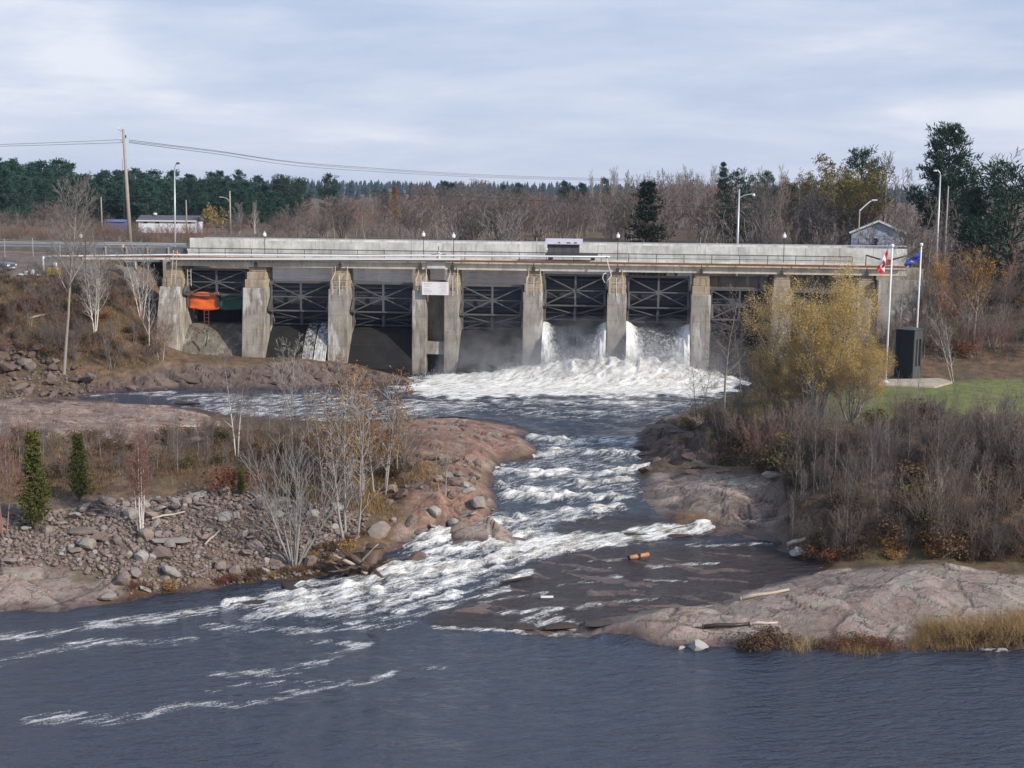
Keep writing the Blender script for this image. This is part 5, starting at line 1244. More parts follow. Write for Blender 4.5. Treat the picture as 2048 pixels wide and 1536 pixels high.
saplings = [bare('leafless_sapling', 360 + i, 6.0, .05, 'bark_grey', 'bark_mauve' if i % 2 else 'bark_brown', 1, spec=[dict(n=22, t0=.25, ang=.6, len=.24, taper=.55, seg=3, wig=.12, up=.12, r=.45), dict(n=5, t0=.2, ang=.5, len=.5, seg=2, wig=.15, up=.06, r=.6)], rmin=.008) for i in range(4)]
far_trees = [bare('leafless_tree', 400 + i, 8.0, .09, 'bark_grey' if i % 3 else 'bark_brown', ['bark_mauve', 'bark_brown', 'bark_mauve', 'bark_red', 'bark_mauve', 'bark_brown'][i], 1 if i % 2 else 4, .30, FARSPEC, .08, rmin=.016, single=True) for i in range(6)]
poplars = [bare('tall_leafless_poplar', 420 + i, 14.0, .13, 'bark_silver', 'bark_silver' if i != 1 else 'bark_mauve', 1 if i else 3, .16, [dict(n=24, t0=.25, ang=.42, len=.22, taper=.45, seg=3, wig=.1, up=.16, r=.4), dict(n=6, t0=.15, ang=.4, len=.5, seg=2, wig=.1, up=.1, r=.6), dict(n=3, t0=.2, ang=.4, len=.5, seg=1, r=.8)], .04, rmin=.016, single=True) for i in range(3)]
far_birch = bare('white_birch', 430, 7.0, .10, 'birch', 'bark_silver', 2, .14, FARSPEC, .05, rmin=.016)
# --- conifers -------------------------------------------------------
def needles(cent, dirs, L, w, rg, per):
    """bottle-brush tufts: per quads around each point along its direction"""
    n = len(cent); c = np.repeat(cent, per, 0); d = np.repeat(dirs, per, 0)
    a = d * .7 + rg.normal(0, .55, d.shape) + np.array([0, 0, .25]); a /= np.linalg.norm(a, axis=1)[:, None]
    b = rg.normal(size=a.shape); b -= a * (a * b).sum(1)[:, None]; b /= np.linalg.norm(b, axis=1)[:, None]
    Lr = (L * rg.uniform(.6, 1.25, len(c)))[:, None]; base = c + rg.normal(0, L * .22, c.shape)
    V = np.stack([base, base + a * Lr * .5 + b * w, base + a * Lr, base + a * Lr * .5 - b * w], 1).reshape(-1, 3)
    return V, np.arange(4 * len(c)).reshape(-1, 4)
def pine(name, seed, h, mt, first=.28, width=.26, per=7, L=.55, w=.07, shape='white', whorl=None, bark='bark_dark'):
    g_ = Grow(seed); r = g_.r; rg = np.random.default_rng(seed)
    g_.limb(Vector((0, 0, -.3)), Vector((0, 0, 1)), h * .99, h * .018 + .05, .03, 10, .02, .05, 0, [])
    tr = list(g_.seg); cen = []; dr = []
    nw = whorl or int(h * 1.25)
    for k in range(nw):
        t = first + (1 - first) * ((k + r.uniform(0, .8)) / nw)
        z = t * h
        if shape == 'spruce': rad_ = h * width * (1.02 - t) ** .85
        elif shape == 'cedar': rad_ = h * width * (1.0 - t) ** 1.0 * min(1, .6 + 3 * t)
        elif shape == 'larch': rad_ = h * width * (1.05 - t) ** .9
        else: rad_ = h * width * (1 - ((t - .45) / .62) ** 2 if t > .45 else .75 + .25 * (t - first) / max(.01, .45 - first))
        nb = r.randint(4, 6)
        az0 = r.uniform(0, 6.28)
        for j in range(nb):
            if shape == 'white' and r.random() < .16: continue
            az = az0 + 6.283 * j / nb + r.uniform(-.35, .35); Lb = max(.08 if shape == 'cedar' else .2, rad_ * (r.uniform(.45, 1.25) if shape != 'white' else r.choice((.45, .7, .85, 1.0, 1.15, 1.3)) * r.uniform(.9, 1.1)))
            el = {'white': .12 + .75 * max(0, t - .4), 'spruce': -.22 + .5 * t, 'cedar': .75, 'larch': .05}[shape] + r.uniform(-.12, .12)
            d = Vector((math.cos(az) * math.cos(el), math.sin(az) * math.cos(el), math.sin(el)))
            p = Vector((0, 0, z)); n = max(3, int(Lb / .45)); br = .02 + .012 * Lb
            for i in range(n):
                d = (d + Vector((0, 0, {'white': .10, 'spruce': .05, 'cedar': .12, 'larch': .04}[shape])) + rvec(r) * .10).normalized()
                q = p + d * (Lb / n); g_.seg.append((p, q, br * (1 - i / n) + .012, br * (1 - (i + 1) / n) + .01, 1)); p = q
                f = (i + 1) / n
                if f > (.42 if shape == 'white' else .15):
                    sp = {'white': .30, 'spruce': .24, 'cedar': .15, 'larch': .2}[shape] * (.6 + .4 * Lb / (rad_ + .1))
                    for _ in range(3 if shape != 'white' else 4):
                        o_ = Vector((r.gauss(0, sp), r.gauss(0, sp), r.gauss(0, sp * (.18 if shape != 'cedar' else .5))))
                        cen.append((p + o_)[:]); dr.append((d + Vector((o_.x, o_.y, 0)) * 1.2).normalized()[:])
    for _ in range(10):
        cen.append((r.gauss(0, .1), r.gauss(0, .1), h * r.uniform(.95, 1.0))); dr.append((0, 0, 1))
    V, Fl = needles(np.array(cen), np.array(dr), L, w, rg, per)
    Vt, Ft = tubes(g_.seg, .012)
    return Proto(name, [('trunk', mesh_np('trunk', Vt, Ft, [M[bark]], True)), ('crown', mesh_np('crown', V, Fl, [M[mt]]))], h * 1.02)
pines_far = [pine('white_pine', 500 + i, 16, 'pine_far', [.06, .10, .05, .12, .08][i], [.17, .20, .15, .22, .18][i], 5, .80, .11, whorl=15) for i in range(5)]
pine_big = pine('white_pine', 520, 17, 'pine', .34, .215, 8, .55, .06, whorl=23)
pine_mid = [pine('white_pine', 530 + i, 13, 'pine', [.14, .08, .12][i], [.26, .30, .28][i], 6, .55, .06, whorl=14) for i in range(3)]
spruce = pine('spruce_tree', 540, 9, 'spruce', .03, .30, 7, .34, .05, 'spruce', whorl=19)
spruce2 = pine('spruce_tree', 541, 10, 'spruce', .05, .22, 6, .38, .05, 'spruce', whorl=18)
larch = pine('golden_larch', 545, 12, 'larch', .1, .16, 5, .5, .07, 'larch', whorl=22)
cedars = [pine('cedar_tree', 550 + i, 5.5, 'cedar', .04, [.22, .27, .30][i], 9, .135, .034, 'cedar', whorl=30) for i in range(3)]
# --- leafy autumn trees --------------------------------------------
def leafy(name, seed, h, r0, bark, leaf, nleaf, lsize, stems=5, spread=.45, spec=None, jit=.22, droop=None):
    g_ = Grow(seed); r = g_.r
    spec = spec or [dict(n=12, t0=.25, ang=.6, len=.45, taper=.45, seg=4, wig=.12, up=.10, r=.5), dict(n=8, t0=.15, ang=.55, len=.5, seg=3, wig=.15, up=.04, r=.6), dict(n=4, t0=.2, ang=.5, len=.5, seg=2, wig=.15, up=-.02, r=.7)]
    for k in range(stems):
        az = 6.283 * k / stems + r.uniform(-.5, .5); a = spread * r.uniform(.25, 1.1)
        g_.limb(Vector((.25 * math.cos(az), .25 * math.sin(az), -.3)), Vector((math.cos(az) * math.sin(a), math.sin(az) * math.sin(a), math.cos(a))), h * r.uniform(.72, .98), r0 * r.uniform(.7, 1.1), r0 * .15, 9, .06, .04, 0, spec)
    rg = np.random.default_rng(seed)
    tp = np.array([t[0][:] for t in g_.tip if t[2] >= 2]); wts = rg.gamma(1.0, 1.0, len(tp)); 
    cl_ = .25 + 1.5 * np.clip(.5 + vn3(tp[:, 0] * .6, tp[:, 1] * .6, tp[:, 2] * .6, seed), 0, 1); wts *= cl_; wts /= wts.sum()
    c = tp[rg.choice(len(tp), nleaf, p=wts)] + rg.normal(0, jit, (nleaf, 3))
    V, Fl = leaves(c, lsize, rg, droop=droop)
    Vt, Ft = tubes([q for q in g_.seg if q[4] <= 1], .01); Vc, Fc = tubes([q for q in g_.seg if q[4] == 2], .009)
    Vb, Fb = merge([(Vt, Ft), (Vc, Fc)])
    return Proto(name, [('trunk', mesh_np('trunk', Vb, Fb, [M[bark]], True)), ('crown', mesh_np('crown', V, Fl, [M[leaf]]))], max(q[1].z for q in g_.seg))
willow = leafy('yellow_willow', 600, 12, .13, 'bark_silver', 'willow', 62000, .056, 12, .55)
willow_far = leafy('olive_willow', 601, 12, .2, 'bark_brown', 'willow_g', 9000, .15, 6, .5)
rusty = [leafy('rust_leaved_sapling', 610 + i, 6, .05, 'bark_silver', 'rustleaf', [950, 420, 1250][i], .055, 3, .16, [dict(n=14, t0=.2, ang=.6, len=.25, taper=.4, seg=3, wig=.12, up=.1, r=.5), dict(n=5, t0=.2, ang=.5, len=.5, seg=2, wig=.15, up=.05, r=.6)], .14) for i in range(3)]
orange_tree = leafy('orange_leaved_tree', 620, 9, .10, 'bark_grey', 'rustleaf', 2600, .095, 2, .2)
yellow_bush = leafy('yellow_leaved_tree', 622, 5, .06, 'bark_grey', 'willow', 900, .17, 4, .4)
# --- low cover ------------------------------------------------------
def tuft(name, seed, n, h, spread, mt, lean=.35, w=.012):
    rg = np.random.default_rng(seed)
    b_ = np.c_[rg.normal(0, spread, (n, 2)), np.full(n, -.05)]; d = np.c_[rg.normal(0, lean, (n, 2)), np.ones(n)]; d /= np.linalg.norm(d, axis=1)[:, None]
    L = (h * rg.uniform(.5, 1.1, n))[:, None]; th = rg.uniform(0, 6.28, n); s_ = np.c_[np.cos(th), np.sin(th), np.zeros(n)] * w
    mid = b_ + d * L * .55; bend = d * L; bend[:, :2] += (d[:, :2] * L) * .6
    tip = b_ + bend
    V = np.stack([b_ - s_, b_ + s_, mid + s_ * .8, tip, mid - s_ * .8], 1)
    Vq = np.concatenate([np.stack([V[:, 0], V[:, 1], V[:, 2], V[:, 4]], 1), np.stack([V[:, 4], V[:, 2], V[:, 3], V[:, 3] + s_ * .1], 1)]).reshape(-1, 3)
    return Proto(name, [(name, mesh_np(name, Vq, np.arange(len(Vq)).reshape(-1, 4), [M[mt]]))], h)
def brushclump(name, seed, n, h, spread, mt, tw='bark_brown', ls=.06):
    g_ = Grow(seed); r = g_.r
    for k in range(12):
        az = r.uniform(0, 6.28); a = r.uniform(.1, .8)
        g_.limb(Vector((r.gauss(0, spread * .3), r.gauss(0, spread * .3), -.08)), Vector((math.cos(az) * math.sin(a), math.sin(az) * math.sin(a), math.cos(a))), h * r.uniform(.6, 1), .012, .005, 4, .12, .04, 0, [dict(n=6, t0=.2, ang=.6, len=.4, seg=2, wig=.15, up=.05, r=.7)])
    rg = np.random.default_rng(seed); tp = np.array([t[0][:] for t in g_.tip])
    c = tp[rg.integers(0, len(tp), n)] + rg.normal(0, .14, (n, 3)) * [1, 1, .8]; c[:, 2] = np.abs(c[:, 2])
    V, Fl = leaves(c, ls, rg); Vt, Ft = tubes(g_.seg, .007)
    Va, Fa = merge([(Vt, Ft), (V, Fl)]); me = mesh_np(name, Va, Fa, [M[tw], M[mt]]); mi = np.ones(len(Fa), np.int32); mi[:len(Ft)] = 0; me.polygons.foreach_set('material_index', mi)
    return Proto(name, [(name, me)], h)
tufts = [tuft('dry_grass_tuft', 700 + i, 560, 1.1, .42, 'drygrass', .36, .006) for i in range(3)]
heaths = [brushclump('brown_bush', 710 + i, 700, 1.1, .6, 'heath') for i in range(3)]
olives = [brushclump('olive_bush', 716 + i, 750, 1.1, .6, 'olive') for i in range(2)]
rustb = [brushclump('rust_red_bush', 720 + i, 600, 1.0, .6, m_) for i, m_ in enumerate(('redleaf', 'rustleaf'))]

def top_h(px, py_top, loc):              # height that reaches pixel row py_top from a base at loc
    return PD(px, py_top, loc[1])[2] - loc[2]
def put(proto, px, py, top, label, cat='tree', group=None, wide=1.0, d=None, name=None, ptx=None):
    loc = GP(px, py) if d is None else GD(px, d)
    h = max(.4, top_h(px, top, loc))
    lean = (0, 0)
    if ptx is not None:
        lean = (0, math.atan2((ptx - px) * loc[1] / F_PX, h))
    return plant(proto, loc, h, VR.uniform(0, 6.28), label, cat, group, wide, name, lean)
# === left bank, near ===
put(cedars[0], 72, 1062, 862, 'tall yellow-green cedar above the rubble, the tallest of the cedars', 'cedar', 'young cedars on the left bank', 1.15)
put(cedars[1], 160, 1003, 868, 'broad yellow-green cedar between the tall cedar and the white birch clump', 'cedar', 'young cedars on the left bank', 1.1)
put(cedars[2], 482, 995, 938, 'small yellow-green cedar beside a rust-red bush above the rubble', 'cedar', 'young cedars on the left bank', 1.0)
put(rustb[0], 462, 990, 930, 'rust-red bush touching the small cedar', 'bush', None, 1.0)
birch_near = bare('white_birch_clump', 440, 6.3, .055, 'birch', 'bark_red', 5, .13, [dict(n=20, t0=.38, ang=.5, len=.26, taper=.4, seg=3, wig=.12, up=.10, r=.45), dict(n=7, t0=.15, ang=.5, len=.55, seg=3, wig=.15, up=.04, r=.6), dict(n=4, t0=.2, ang=.5, len=.5, seg=2, wig=.15, up=.0, r=.7)], .05, rmin=.007)
put(birch_near, 282, 1066, 848, 'clump of slim white birch stems with reddish twigs on the rubble', 'tree')
put(bare('red_twigged_birch', 441, 6.5, .05, 'bark_red', 'bark_red', 3, .12, None, .05, rmin=.007), 8, 1075, 830, 'red-twigged birch left of the tall cedar', 'tree')
grey_near = bare('grey_multistem_tree', 442, 7.5, .065, 'bark_silver', 'bark_silver', 10, .46, [dict(n=9, t0=.22, ang=.42, len=.42, taper=.45, seg=4, wig=.08, up=.07, r=.5), dict(n=5, t0=.15, ang=.42, len=.5, seg=3, wig=.10, up=.05, r=.6)], .035, rmin=.009)
put(grey_near, 588, 1132, 838, 'silver-grey many-stemmed leafless tree at the water edge beside the stump', 'tree', None, 1.05)
put(bare('slim_birch', 443, 8, .07, 'birch', 'bark_mauve', 2, .06, None, .04, rmin=.008), 474, 915, 690, 'slim pale birch behind the shrubs facing the side channel', 'tree')
put(bare('slim_grey_tree', 444, 8, .07, 'bark_silver', 'bark_silver', 1, .1, None, .06, rmin=.008), 586, 930, 668, 'slim silver tree standing in front of the water trickles', 'tree')
for i, (px, py, tp, k, lab) in enumerate(((700, 1075, 770, 1, 'thin rust-leaved sapling beside the leaning boulder'), (722, 1000, 700, 0, 'tall rust-orange sapling in front of the third gate bay'), (760, 985, 740, 2, 'dense rust-orange sapling near the middle of the peninsula'), (795, 945, 790, 0, 'rust-orange sapling next to the bare peninsula rock'), (655, 985, 760, 1, 'sparse rust-leaved sapling behind the silver-grey tree'), (885, 985, 855, 1, 'small pale sapling on the rocky peninsula edge'), (690, 960, 735, 2, 'rust-leaved sapling rising between taller shrubs of the flat'))):
    put(rusty[k], px, py, tp, lab, 'tree', 'rust-leaved saplings on the peninsula', 1.25)
# shrubs over the flat
def scatter(poly_px, n, fn, seed, mind=0.0):
    r = random.Random(seed); pts = []
    for _ in range(n * 30):
        if len(pts) >= n: break
        q = fn(r)
        if q is None: continue
        if all((q[0] - p_[0]) ** 2 + (q[1] - p_[1]) ** 2 > mind ** 2 for p_ in pts): pts.append(q)
    return pts
def nearest(q, marks):
    return min(marks, key=lambda m_: (m_[0] - q[0]) ** 2 + (m_[1] - q[1]) ** 2)[2]
def LM(lst): return [(*GP(px, py)[:2], nm) for px, py, nm in lst]
LM_L = LM([(72, 1062, 'the tall cedar'), (160, 1003, 'the broad cedar'), (282, 1066, 'the white birch clump'), (482, 995, 'the small cedar'), (588, 1125, 'the silver-grey tree'), (762, 1072, 'the leaning grey boulder'), (760, 985, 'the rust-orange saplings'), (474, 915, 'the slim pale birch'), (350, 860, 'the side channel rock'), (215, 1195, 'the left rock shelf'), (400, 1150, 'the left waterline'), (8, 1075, 'the red-twigged birch'), (195, 898, 'the bleached log on the flat')])
LM_R = LM([(1622, 856, 'the yellow willow'), (1500, 970, 'the right rock shelf'), (1552, 958, 'the pale rounded boulder'), (1600, 1112, 'the quiet backwater'), (1750, 1128, 'the crest of the pink rock dome'), (1900, 1128, 'the highest part of the pink rock dome'), (1750, 845, 'the lawn below the flagpole'), (1950, 835, 'the open lawn'), (1800, 980, 'the middle of the right thicket'), (2030, 1000, 'the denser end of the right thicket'), (2040, 1135, 'the straw grass end of the dome')])
LM_B = [(*GD(px, d)[:2], nm) for px, d, nm in ((130, 122, 'the foot of the big grey cottonwood'), (190, 128, 'the three-stemmed birch'), (283, 130, 'the twiggy birch by the pier'), (20, 124, 'the largest riprap boulder'), (60, 131, 'the pale log on the bank'), (108, 135, 'the yellow crate'), (310, 126, 'the outermost left pier'))]
LM_F = [(*GD(px, d)[:2], nm) for px, d, nm in ((265, 200, 'the tall utility pole'), (345, 240, 'the low white building'), (435, 230, 'the yellow-leaved tree'), (512, 235, 'the pale birches'), (660, 262, 'the lone ragged pine'), (790, 300, 'the golden larch'), (907, 200, 'the lamps by the notice board'), (1126, 200, 'the hoist cabin'), (1290, 175, 'the bushy spruce'), (1465, 190, 'the broad dark pine'), (1610, 200, 'the small olive willow'), (50, 200, 'the road guard rail'), (1000, 310, 'the distant pines'), (1200, 300, 'the tall poplars'), (150, 290, 'the pine wood edge'))]
def in_poly(x, y, pl):
    return bool(poly_sd(np.array([x]), np.array([y]), pl)[0] < 0)
def scat_poly(pl, n, seed, mind, wetmin=.12):
    xs_ = [q[0] for q in pl]; ys_ = [q[1] for q in pl]
    def fn(r):
        x = r.uniform(min(xs_), max(xs_)); y = r.uniform(min(ys_), max(ys_))
        if not in_poly(x, y, pl): return None
        z = ground_z(x, y)
        if y < 134 and z < float(zwater(np.array([x]), np.array([y]))[0]) + wetmin and abs(x) < 50 and in_poly(x, y, river): return None
        return (x, y, z)
    return scatter(None, n, fn, seed, mind)
flat_poly = rg([(-300,1010,3.5),(0,1000,3.5),(250,985,3.7),(450,975,3.8),(600,1000,3.4),(700,1030,2.8),(800,1000,3.1),(840,960,3.9),(770,880,4.7),(600,866,4.5),(460,868,4.4),(250,880,4.5),(-300,870,4.5)])
for i, q in enumerate(scat_poly(flat_poly, 150, 5, .65)):
    k = VR.randrange(6)
    plant(shrubs[k], q, VR.uniform(1.0, 2.1) if q[0] < -9 else VR.uniform(1.5, 3.0), VR.uniform(0, 6.28), ['mauve-grey', 'brown', 'mauve-grey', 'brown', 'reddish', 'mauve-grey'][k] + ' leafless thicket shrub near ' + nearest(q, LM_L), 'shrub', 'thicket shrubs on the left bank flat', VR.uniform(.9, 1.3), 'thicket_shrub')
for i, q in enumerate(scat_poly(flat_poly, 72, 6, 1.0)):
    plant(saplings[i % 4], q, VR.uniform(3.2, 5.6), VR.uniform(0, 6.28), 'thin leafless sapling near ' + nearest(q, LM_L), 'sapling', 'saplings in the left bank thicket', .8)
for i, q in enumerate(scat_poly(flat_poly, 80, 7, .7)):
    plant((heaths + olives)[i % 5], q, VR.uniform(.5, 1.1), VR.uniform(0, 6.28), ('low olive bush near ' if i % 5 > 2 else 'low brown bush near ') + nearest(q, LM_L), 'bush', 'low bushes under the left bank thicket', VR.uniform(1.0, 1.6))
shore_l = rg([(250,1190,.2),(400,1178,.2),(560,1160,.4),(640,1150,.5),(700,1110,1.2),(740,1070,2.0),(690,1080,1.9),(600,1125,1.1),(420,1155,.8),(270,1172,.6)])
for i, q in enumerate(scat_poly(shore_l, 30, 8, .55, .05)):
    plant((heaths + rustb)[i % 5], q, VR.uniform(.35, .7), VR.uniform(0, 6.28), 'low russet bush along the left waterline', 'bush', 'russet bushes at the left waterline', 1.3)
# === left far bank ===
bank_l = rgd([(-200,760,118),(80,720,123.5),(200,735,122),(330,725,124.5),(310,620,131.5),(300,565,136),(180,562,134.8),(-200,566,133.6)])
for i, q in enumerate(scat_poly(bank_l, 120, 9, .8)):
    plant(shrubs[VR.randrange(6)], q, VR.uniform(1.4, 3.2), VR.uniform(0, 6.28), 'leafless shrub on the steep bank near ' + nearest(q, LM_B), 'shrub', 'shrubs on the steep bank left of the dam', 1.35, 'bank_shrub')
for i, q in enumerate(scat_poly(bank_l, 120, 10, .6)):
    plant((heaths + olives + rustb)[i % 7], q, VR.uniform(.45, 1.1), VR.uniform(0, 6.28), ['brown', 'brown', 'brown', 'olive', 'olive', 'dull red', 'rust-orange'][i % 7] + ' low bush on the steep bank near ' + nearest(q, LM_B), 'bush', 'low bushes on the steep bank left of the dam', 1.5)
cotton = bare('grey_cottonwood', 450, 16, .15, 'bark_grey', 'bark_grey', 1, spec=[dict(n=15, t0=.45, ang=.62, len=.36, taper=.5, seg=5, wig=.10, up=.10, r=.5), dict(n=9, t0=.15, ang=.6, len=.45, seg=4, wig=.13, up=.06, r=.55), dict(n=5, t0=.2, ang=.5, len=.5, seg=2, wig=.15, up=.03, r=.6)], wig=.05, rmin=.013)
put(cotton, 128, 748, 335, 'big grey leafless cottonwood leaning up from the riprap', 'tree', None, 1.0, ptx=165)
put(bare('dark_leafless_tree', 451, 15, .18, 'bark_dark', 'bark_brown', 1, wig=.05, rmin=.013), 172, 600, 350, 'dark leafless tree just behind the big grey cottonwood', 'tree', None, .8)
bc = bare('white_birch_clump', 452, 8.5, .085, 'birch', 'bark_silver', 4, .16, FARSPEC, .05, rmin=.011)
put(bc, 190, 665, 490, 'white birch clump of three stems on the steep bank', 'tree', None, 1.0)
bc2 = bare('white_birch_clump', 453, 8.5, .08, 'birch', 'bark_silver', 4, .22, FARSPEC, .09, rmin=.010)
put(bc2, 283, 640, 470, 'dense twiggy white birch clump next to the outermost left pier', 'tree', None, .9)
put(bare('leaning_birch', 454, 8, .09, 'birch', 'bark_silver', 1, spec=FARSPEC, wig=.06, rmin=.012, lean=.0), 298, 700, 545, 'single white birch leaning toward the outermost left pier', 'tree', None, .8, ptx=330)
put(rusty[2], 322, 720, 640, 'rust-leaved bush crowding the foot of the outermost left pier', 'bush', None, 1.5)
# === right bank ===
bank_r = rg([(1585,1098,1.9),(1700,1124,1.8),(1850,1126,2.1),(2300,1150,2.1),(2300,880,7.0),(1900,850,7.3),(1780,858,7.2),(1660,870,6.4),(1570,890,5.6),(1545,930,4.4),(1575,1000,3.9),(1560,1050,2.4)])
def clumpy(q):                          # thickets rise and thin out in patches and stay low beside the lawn
    return float(np.clip(.95 + .75 * fbm(np.array([q[0] / 4.5]), np.array([q[1] / 4.5]), 2, 91)[0], .45, 1.45) * np.interp(q[1], [78, 86], [1.0, .55]))
for i, q in enumerate(scat_poly(bank_r, 235, 12, .5)):
    plant(shrubs[VR.choice((0, 1, 2, 3, 5, 5))], q, (VR.uniform(1.5, 2.8) + (VR.random() < .3) * VR.uniform(.3, 1.6)) * clumpy(q), VR.uniform(0, 6.28), 'leafless alder shrub near ' + nearest(q, LM_R), 'shrub', 'alder thicket on the right bank', VR.uniform(.9, 1.25), 'alder_shrub')
dog = [bare('dogwood_shrub', 380 + i, 3.0, .024, 'bark_dim', 'bark_dim', [12, 9, 14][i], [.34, .24, .5][i], SHR, .09, rmin=.0075, single=True) for i in range(3)]
for i, q in enumerate(scat_poly(bank_r, 215, 32, .45)):
    plant(dog[i % 3], q, VR.uniform(.9, 2.3) * clumpy(q), VR.uniform(0, 6.28), 'dark dense dogwood shrub near ' + nearest(q, LM_R), 'shrub', 'dogwood under the alders on the right bank', VR.uniform(1.0, 1.35), 'dogwood_shrub')
for i, q in enumerate(scat_poly(bank_r, 48, 13, 1.1)):
    plant(saplings[i % 4], q, VR.uniform(3.4, 5.2), VR.uniform(0, 6.28), 'thin leafless sapling near ' + nearest(q, LM_R), 'sapling', 'saplings in the right bank thicket', .8)
for i, q in enumerate(scat_poly(bank_r, 26, 33, 1.3)):
    plant((olives + heaths)[i % 5], q, VR.uniform(.8, 1.7), VR.uniform(0, 6.28), ['olive', 'olive', 'brown', 'brown', 'brown'][i % 5] + ' leafy bush inside the right thicket near ' + nearest(q, LM_R), 'bush', 'leafy bushes inside the right thicket', 1.2)
for i, q in enumerate(scat_poly(bank_r, 9, 34, 2.5)):
    plant(rusty[1], q, VR.uniform(2.4, 3.8), VR.uniform(0, 6.28), 'ochre-leaved sapling inside the right thicket near ' + nearest(q, LM_R), 'sapling', 'ochre saplings inside the right thicket', 1.1, 'ochre_sapling')
edge_r = rg([(1575,1100,1.8),(1640,1120,1.7),(1760,1124,2.0),(1950,1128,2.2),(2300,1150,2.2),(2300,1100,2.8),(1950,1085,3.0),(1760,1085,2.9),(1620,1080,2.4)])
for i, q in enumerate(scat_poly(edge_r, 42, 14, .6)):
    plant((rustb + heaths + rustb)[i % 7], q, VR.uniform(.5, 1.0), VR.uniform(0, 6.28), 'russet bush at the thicket foot near ' + nearest(q, LM_R), 'bush', 'russet bushes at the foot of the right thicket', 1.3)
put(willow, 1628, 856, 512, 'large yellow willow in full autumn leaf on the right bank', 'tree', None, .86)
put(willow, 1700, 846, 650, 'low yellow willow clump on the flagpole side of the large willow', 'tree', None, 1.1)
put(willow, 1572, 860, 660, 'low yellow willow clump on the pool side of the large willow', 'tree', None, 1.0)
put(bare('leafless_alder', 460, 9, .09, 'bark_dark', 'bark_mauve', 2, .2, None, .07, rmin=.009), 1398, 842, 700, 'dark leafless alder at the pool edge in front of the white boil', 'tree', None, 1.0)
put(bare('leafless_ash', 461, 11, .13, 'bark_grey', 'bark_mauve', 1, wig=.08, rmin=.013, spec=[dict(n=18, t0=.3, ang=.9, len=.34, taper=.55, seg=5, wig=.12, up=.03, r=.4), dict(n=7, t0=.2, ang=.7, len=.5, seg=3, wig=.15, up=.02, r=.55), dict(n=4, t0=.2, ang=.6, len=.5, seg=2, wig=.2, up=.0, r=.6)]), 1448, 822, 565, 'taller wide-branched leafless tree left of the yellow willow', 'tree', None, 1.0)
put(bare('leafless_ash', 462, 11, .12, 'bark_grey', 'bark_mauve', 1, wig=.08, rmin=.013), 1482, 815, 590, 'slimmer leafless tree touching the yellow willow', 'tree', None, .8)
put(bare('leafless_alder', 463, 9, .08, 'bark_grey', 'bark_brown', 3, .22, None, .07, rmin=.009), 1536, 868, 640, 'grey leafless alder clump in front of the yellow willow', 'tree', None, 1.0)
put(bare('grey_aspen', 464, 11, .08, 'bark_grey', 'bark_mauve', 1, rmin=.009), 1602, 862, 600, 'grey aspen stem standing against the yellow willow crown', 'tree', None, .7)
for i, (px, py, tp) in enumerate(((1392, 850, 790), (1420, 870, 790), (1450, 900, 800), (1500, 905, 800), (1540, 930, 820), (1480, 860, 760), (1570, 900, 790), (1600, 930, 800), (1350, 915, 880), (1440, 925, 860), (1520, 935, 850), (1560, 870, 780), (1640, 890, 800), (1660, 870, 790), (1410, 905, 850), (1470, 880, 800))):
    put(shrubs[i % 6], px, py, tp, 'leafless shrub on the rocks in front of the yellow willow', 'shrub', 'shrubs on the rocks below the yellow willow', 1.3, name='rock_shrub')
for i, (px, py, tp) in enumerate(((1380, 860, 835), (1430, 880, 850), (1470, 905, 870), (1510, 920, 885), (1530, 945, 905), (1560, 940, 890), (1590, 920, 870), (1370, 890, 870), (1460, 930, 905), (1500, 890, 860), (1420, 850, 820), (1620, 900, 860))):
    put((olives + heaths)[i % 5], px, py, tp, 'olive-brown bush on the rocks below the yellow willow', 'bush', 'bushes on the rocks below the yellow willow', 1.8)
# wooded slope right of the flags
LM_S = [(*GD(px, d)[:2], nm) for px, d, nm in ((1945, 112, 'the orange-leaved young tree'), (1868, 124, 'the orange-leaved tree behind the blue flag'), (1915, 103, 'the leaning birch pair'), (1938, 140, 'the brown-tinged spruce'), (2010, 136, 'the blue-green pine'), (1802, 118, 'the dam end wall'), (2040, 112, 'the end of the lawn'))]
wood_r = rgd([(1780,720,110),(1800,640,124),(1830,560,136),(2000,530,142),(2400,530,142),(2400,730,108)])
for i, q in enumerate(scat_poly(wood_r, 95, 16, 1.0)):
    plant(shrubs[VR.randrange(6)], q, VR.uniform(2.2, 4.2), VR.uniform(0, 6.28), 'tall leafless shrub on the wooded slope near ' + nearest(q, LM_S), 'shrub', 'brush right of the flagpoles', 1.3, 'slope_shrub')
for i, q in enumerate(scat_poly(wood_r, 26, 17, 2.0)):
    plant((far_trees + saplings)[i % 10], q, VR.uniform(5, 8.5), VR.uniform(0, 6.28), 'leafless tree on the wooded slope near ' + nearest(q, LM_S), 'tree', 'leafless trees right of the flagpoles', .85)
for i, q in enumerate(scat_poly(wood_r, 40, 18, 1.2)):
    plant((heaths + rustb)[i % 5], q, VR.uniform(.6, 1.3), VR.uniform(0, 6.28), 'low russet bush on the wooded slope near ' + nearest(q, LM_S), 'bush', 'low bushes right of the flagpoles', 1.8)
put(orange_tree, 1945, 700, 490, 'orange-leaved young tree on the slope right of the dark kiosk', 'tree', None, 1.0, d=112)
put(orange_tree, 1868, 640, 505, 'orange-leaved tree close behind the blue flag', 'tree', None, .8, d=124)
put(bare('leaning_birch', 470, 8, .06, 'birch', 'bark_silver', 2, .08, FARSPEC, .04, rmin=.010), 1915, 757, 600, 'white birch pair leaning left beside the dark kiosk', 'tree', None, .7, d=103, ptx=1872)
put(bare('pale_leafless_tree', 471, 12, .10, 'bark_silver', 'bark_silver', 1, .1, rmin=.011), 1802, 700, 430, 'pale leafless tree between the two flagpoles', 'tree', None, .7, d=118)
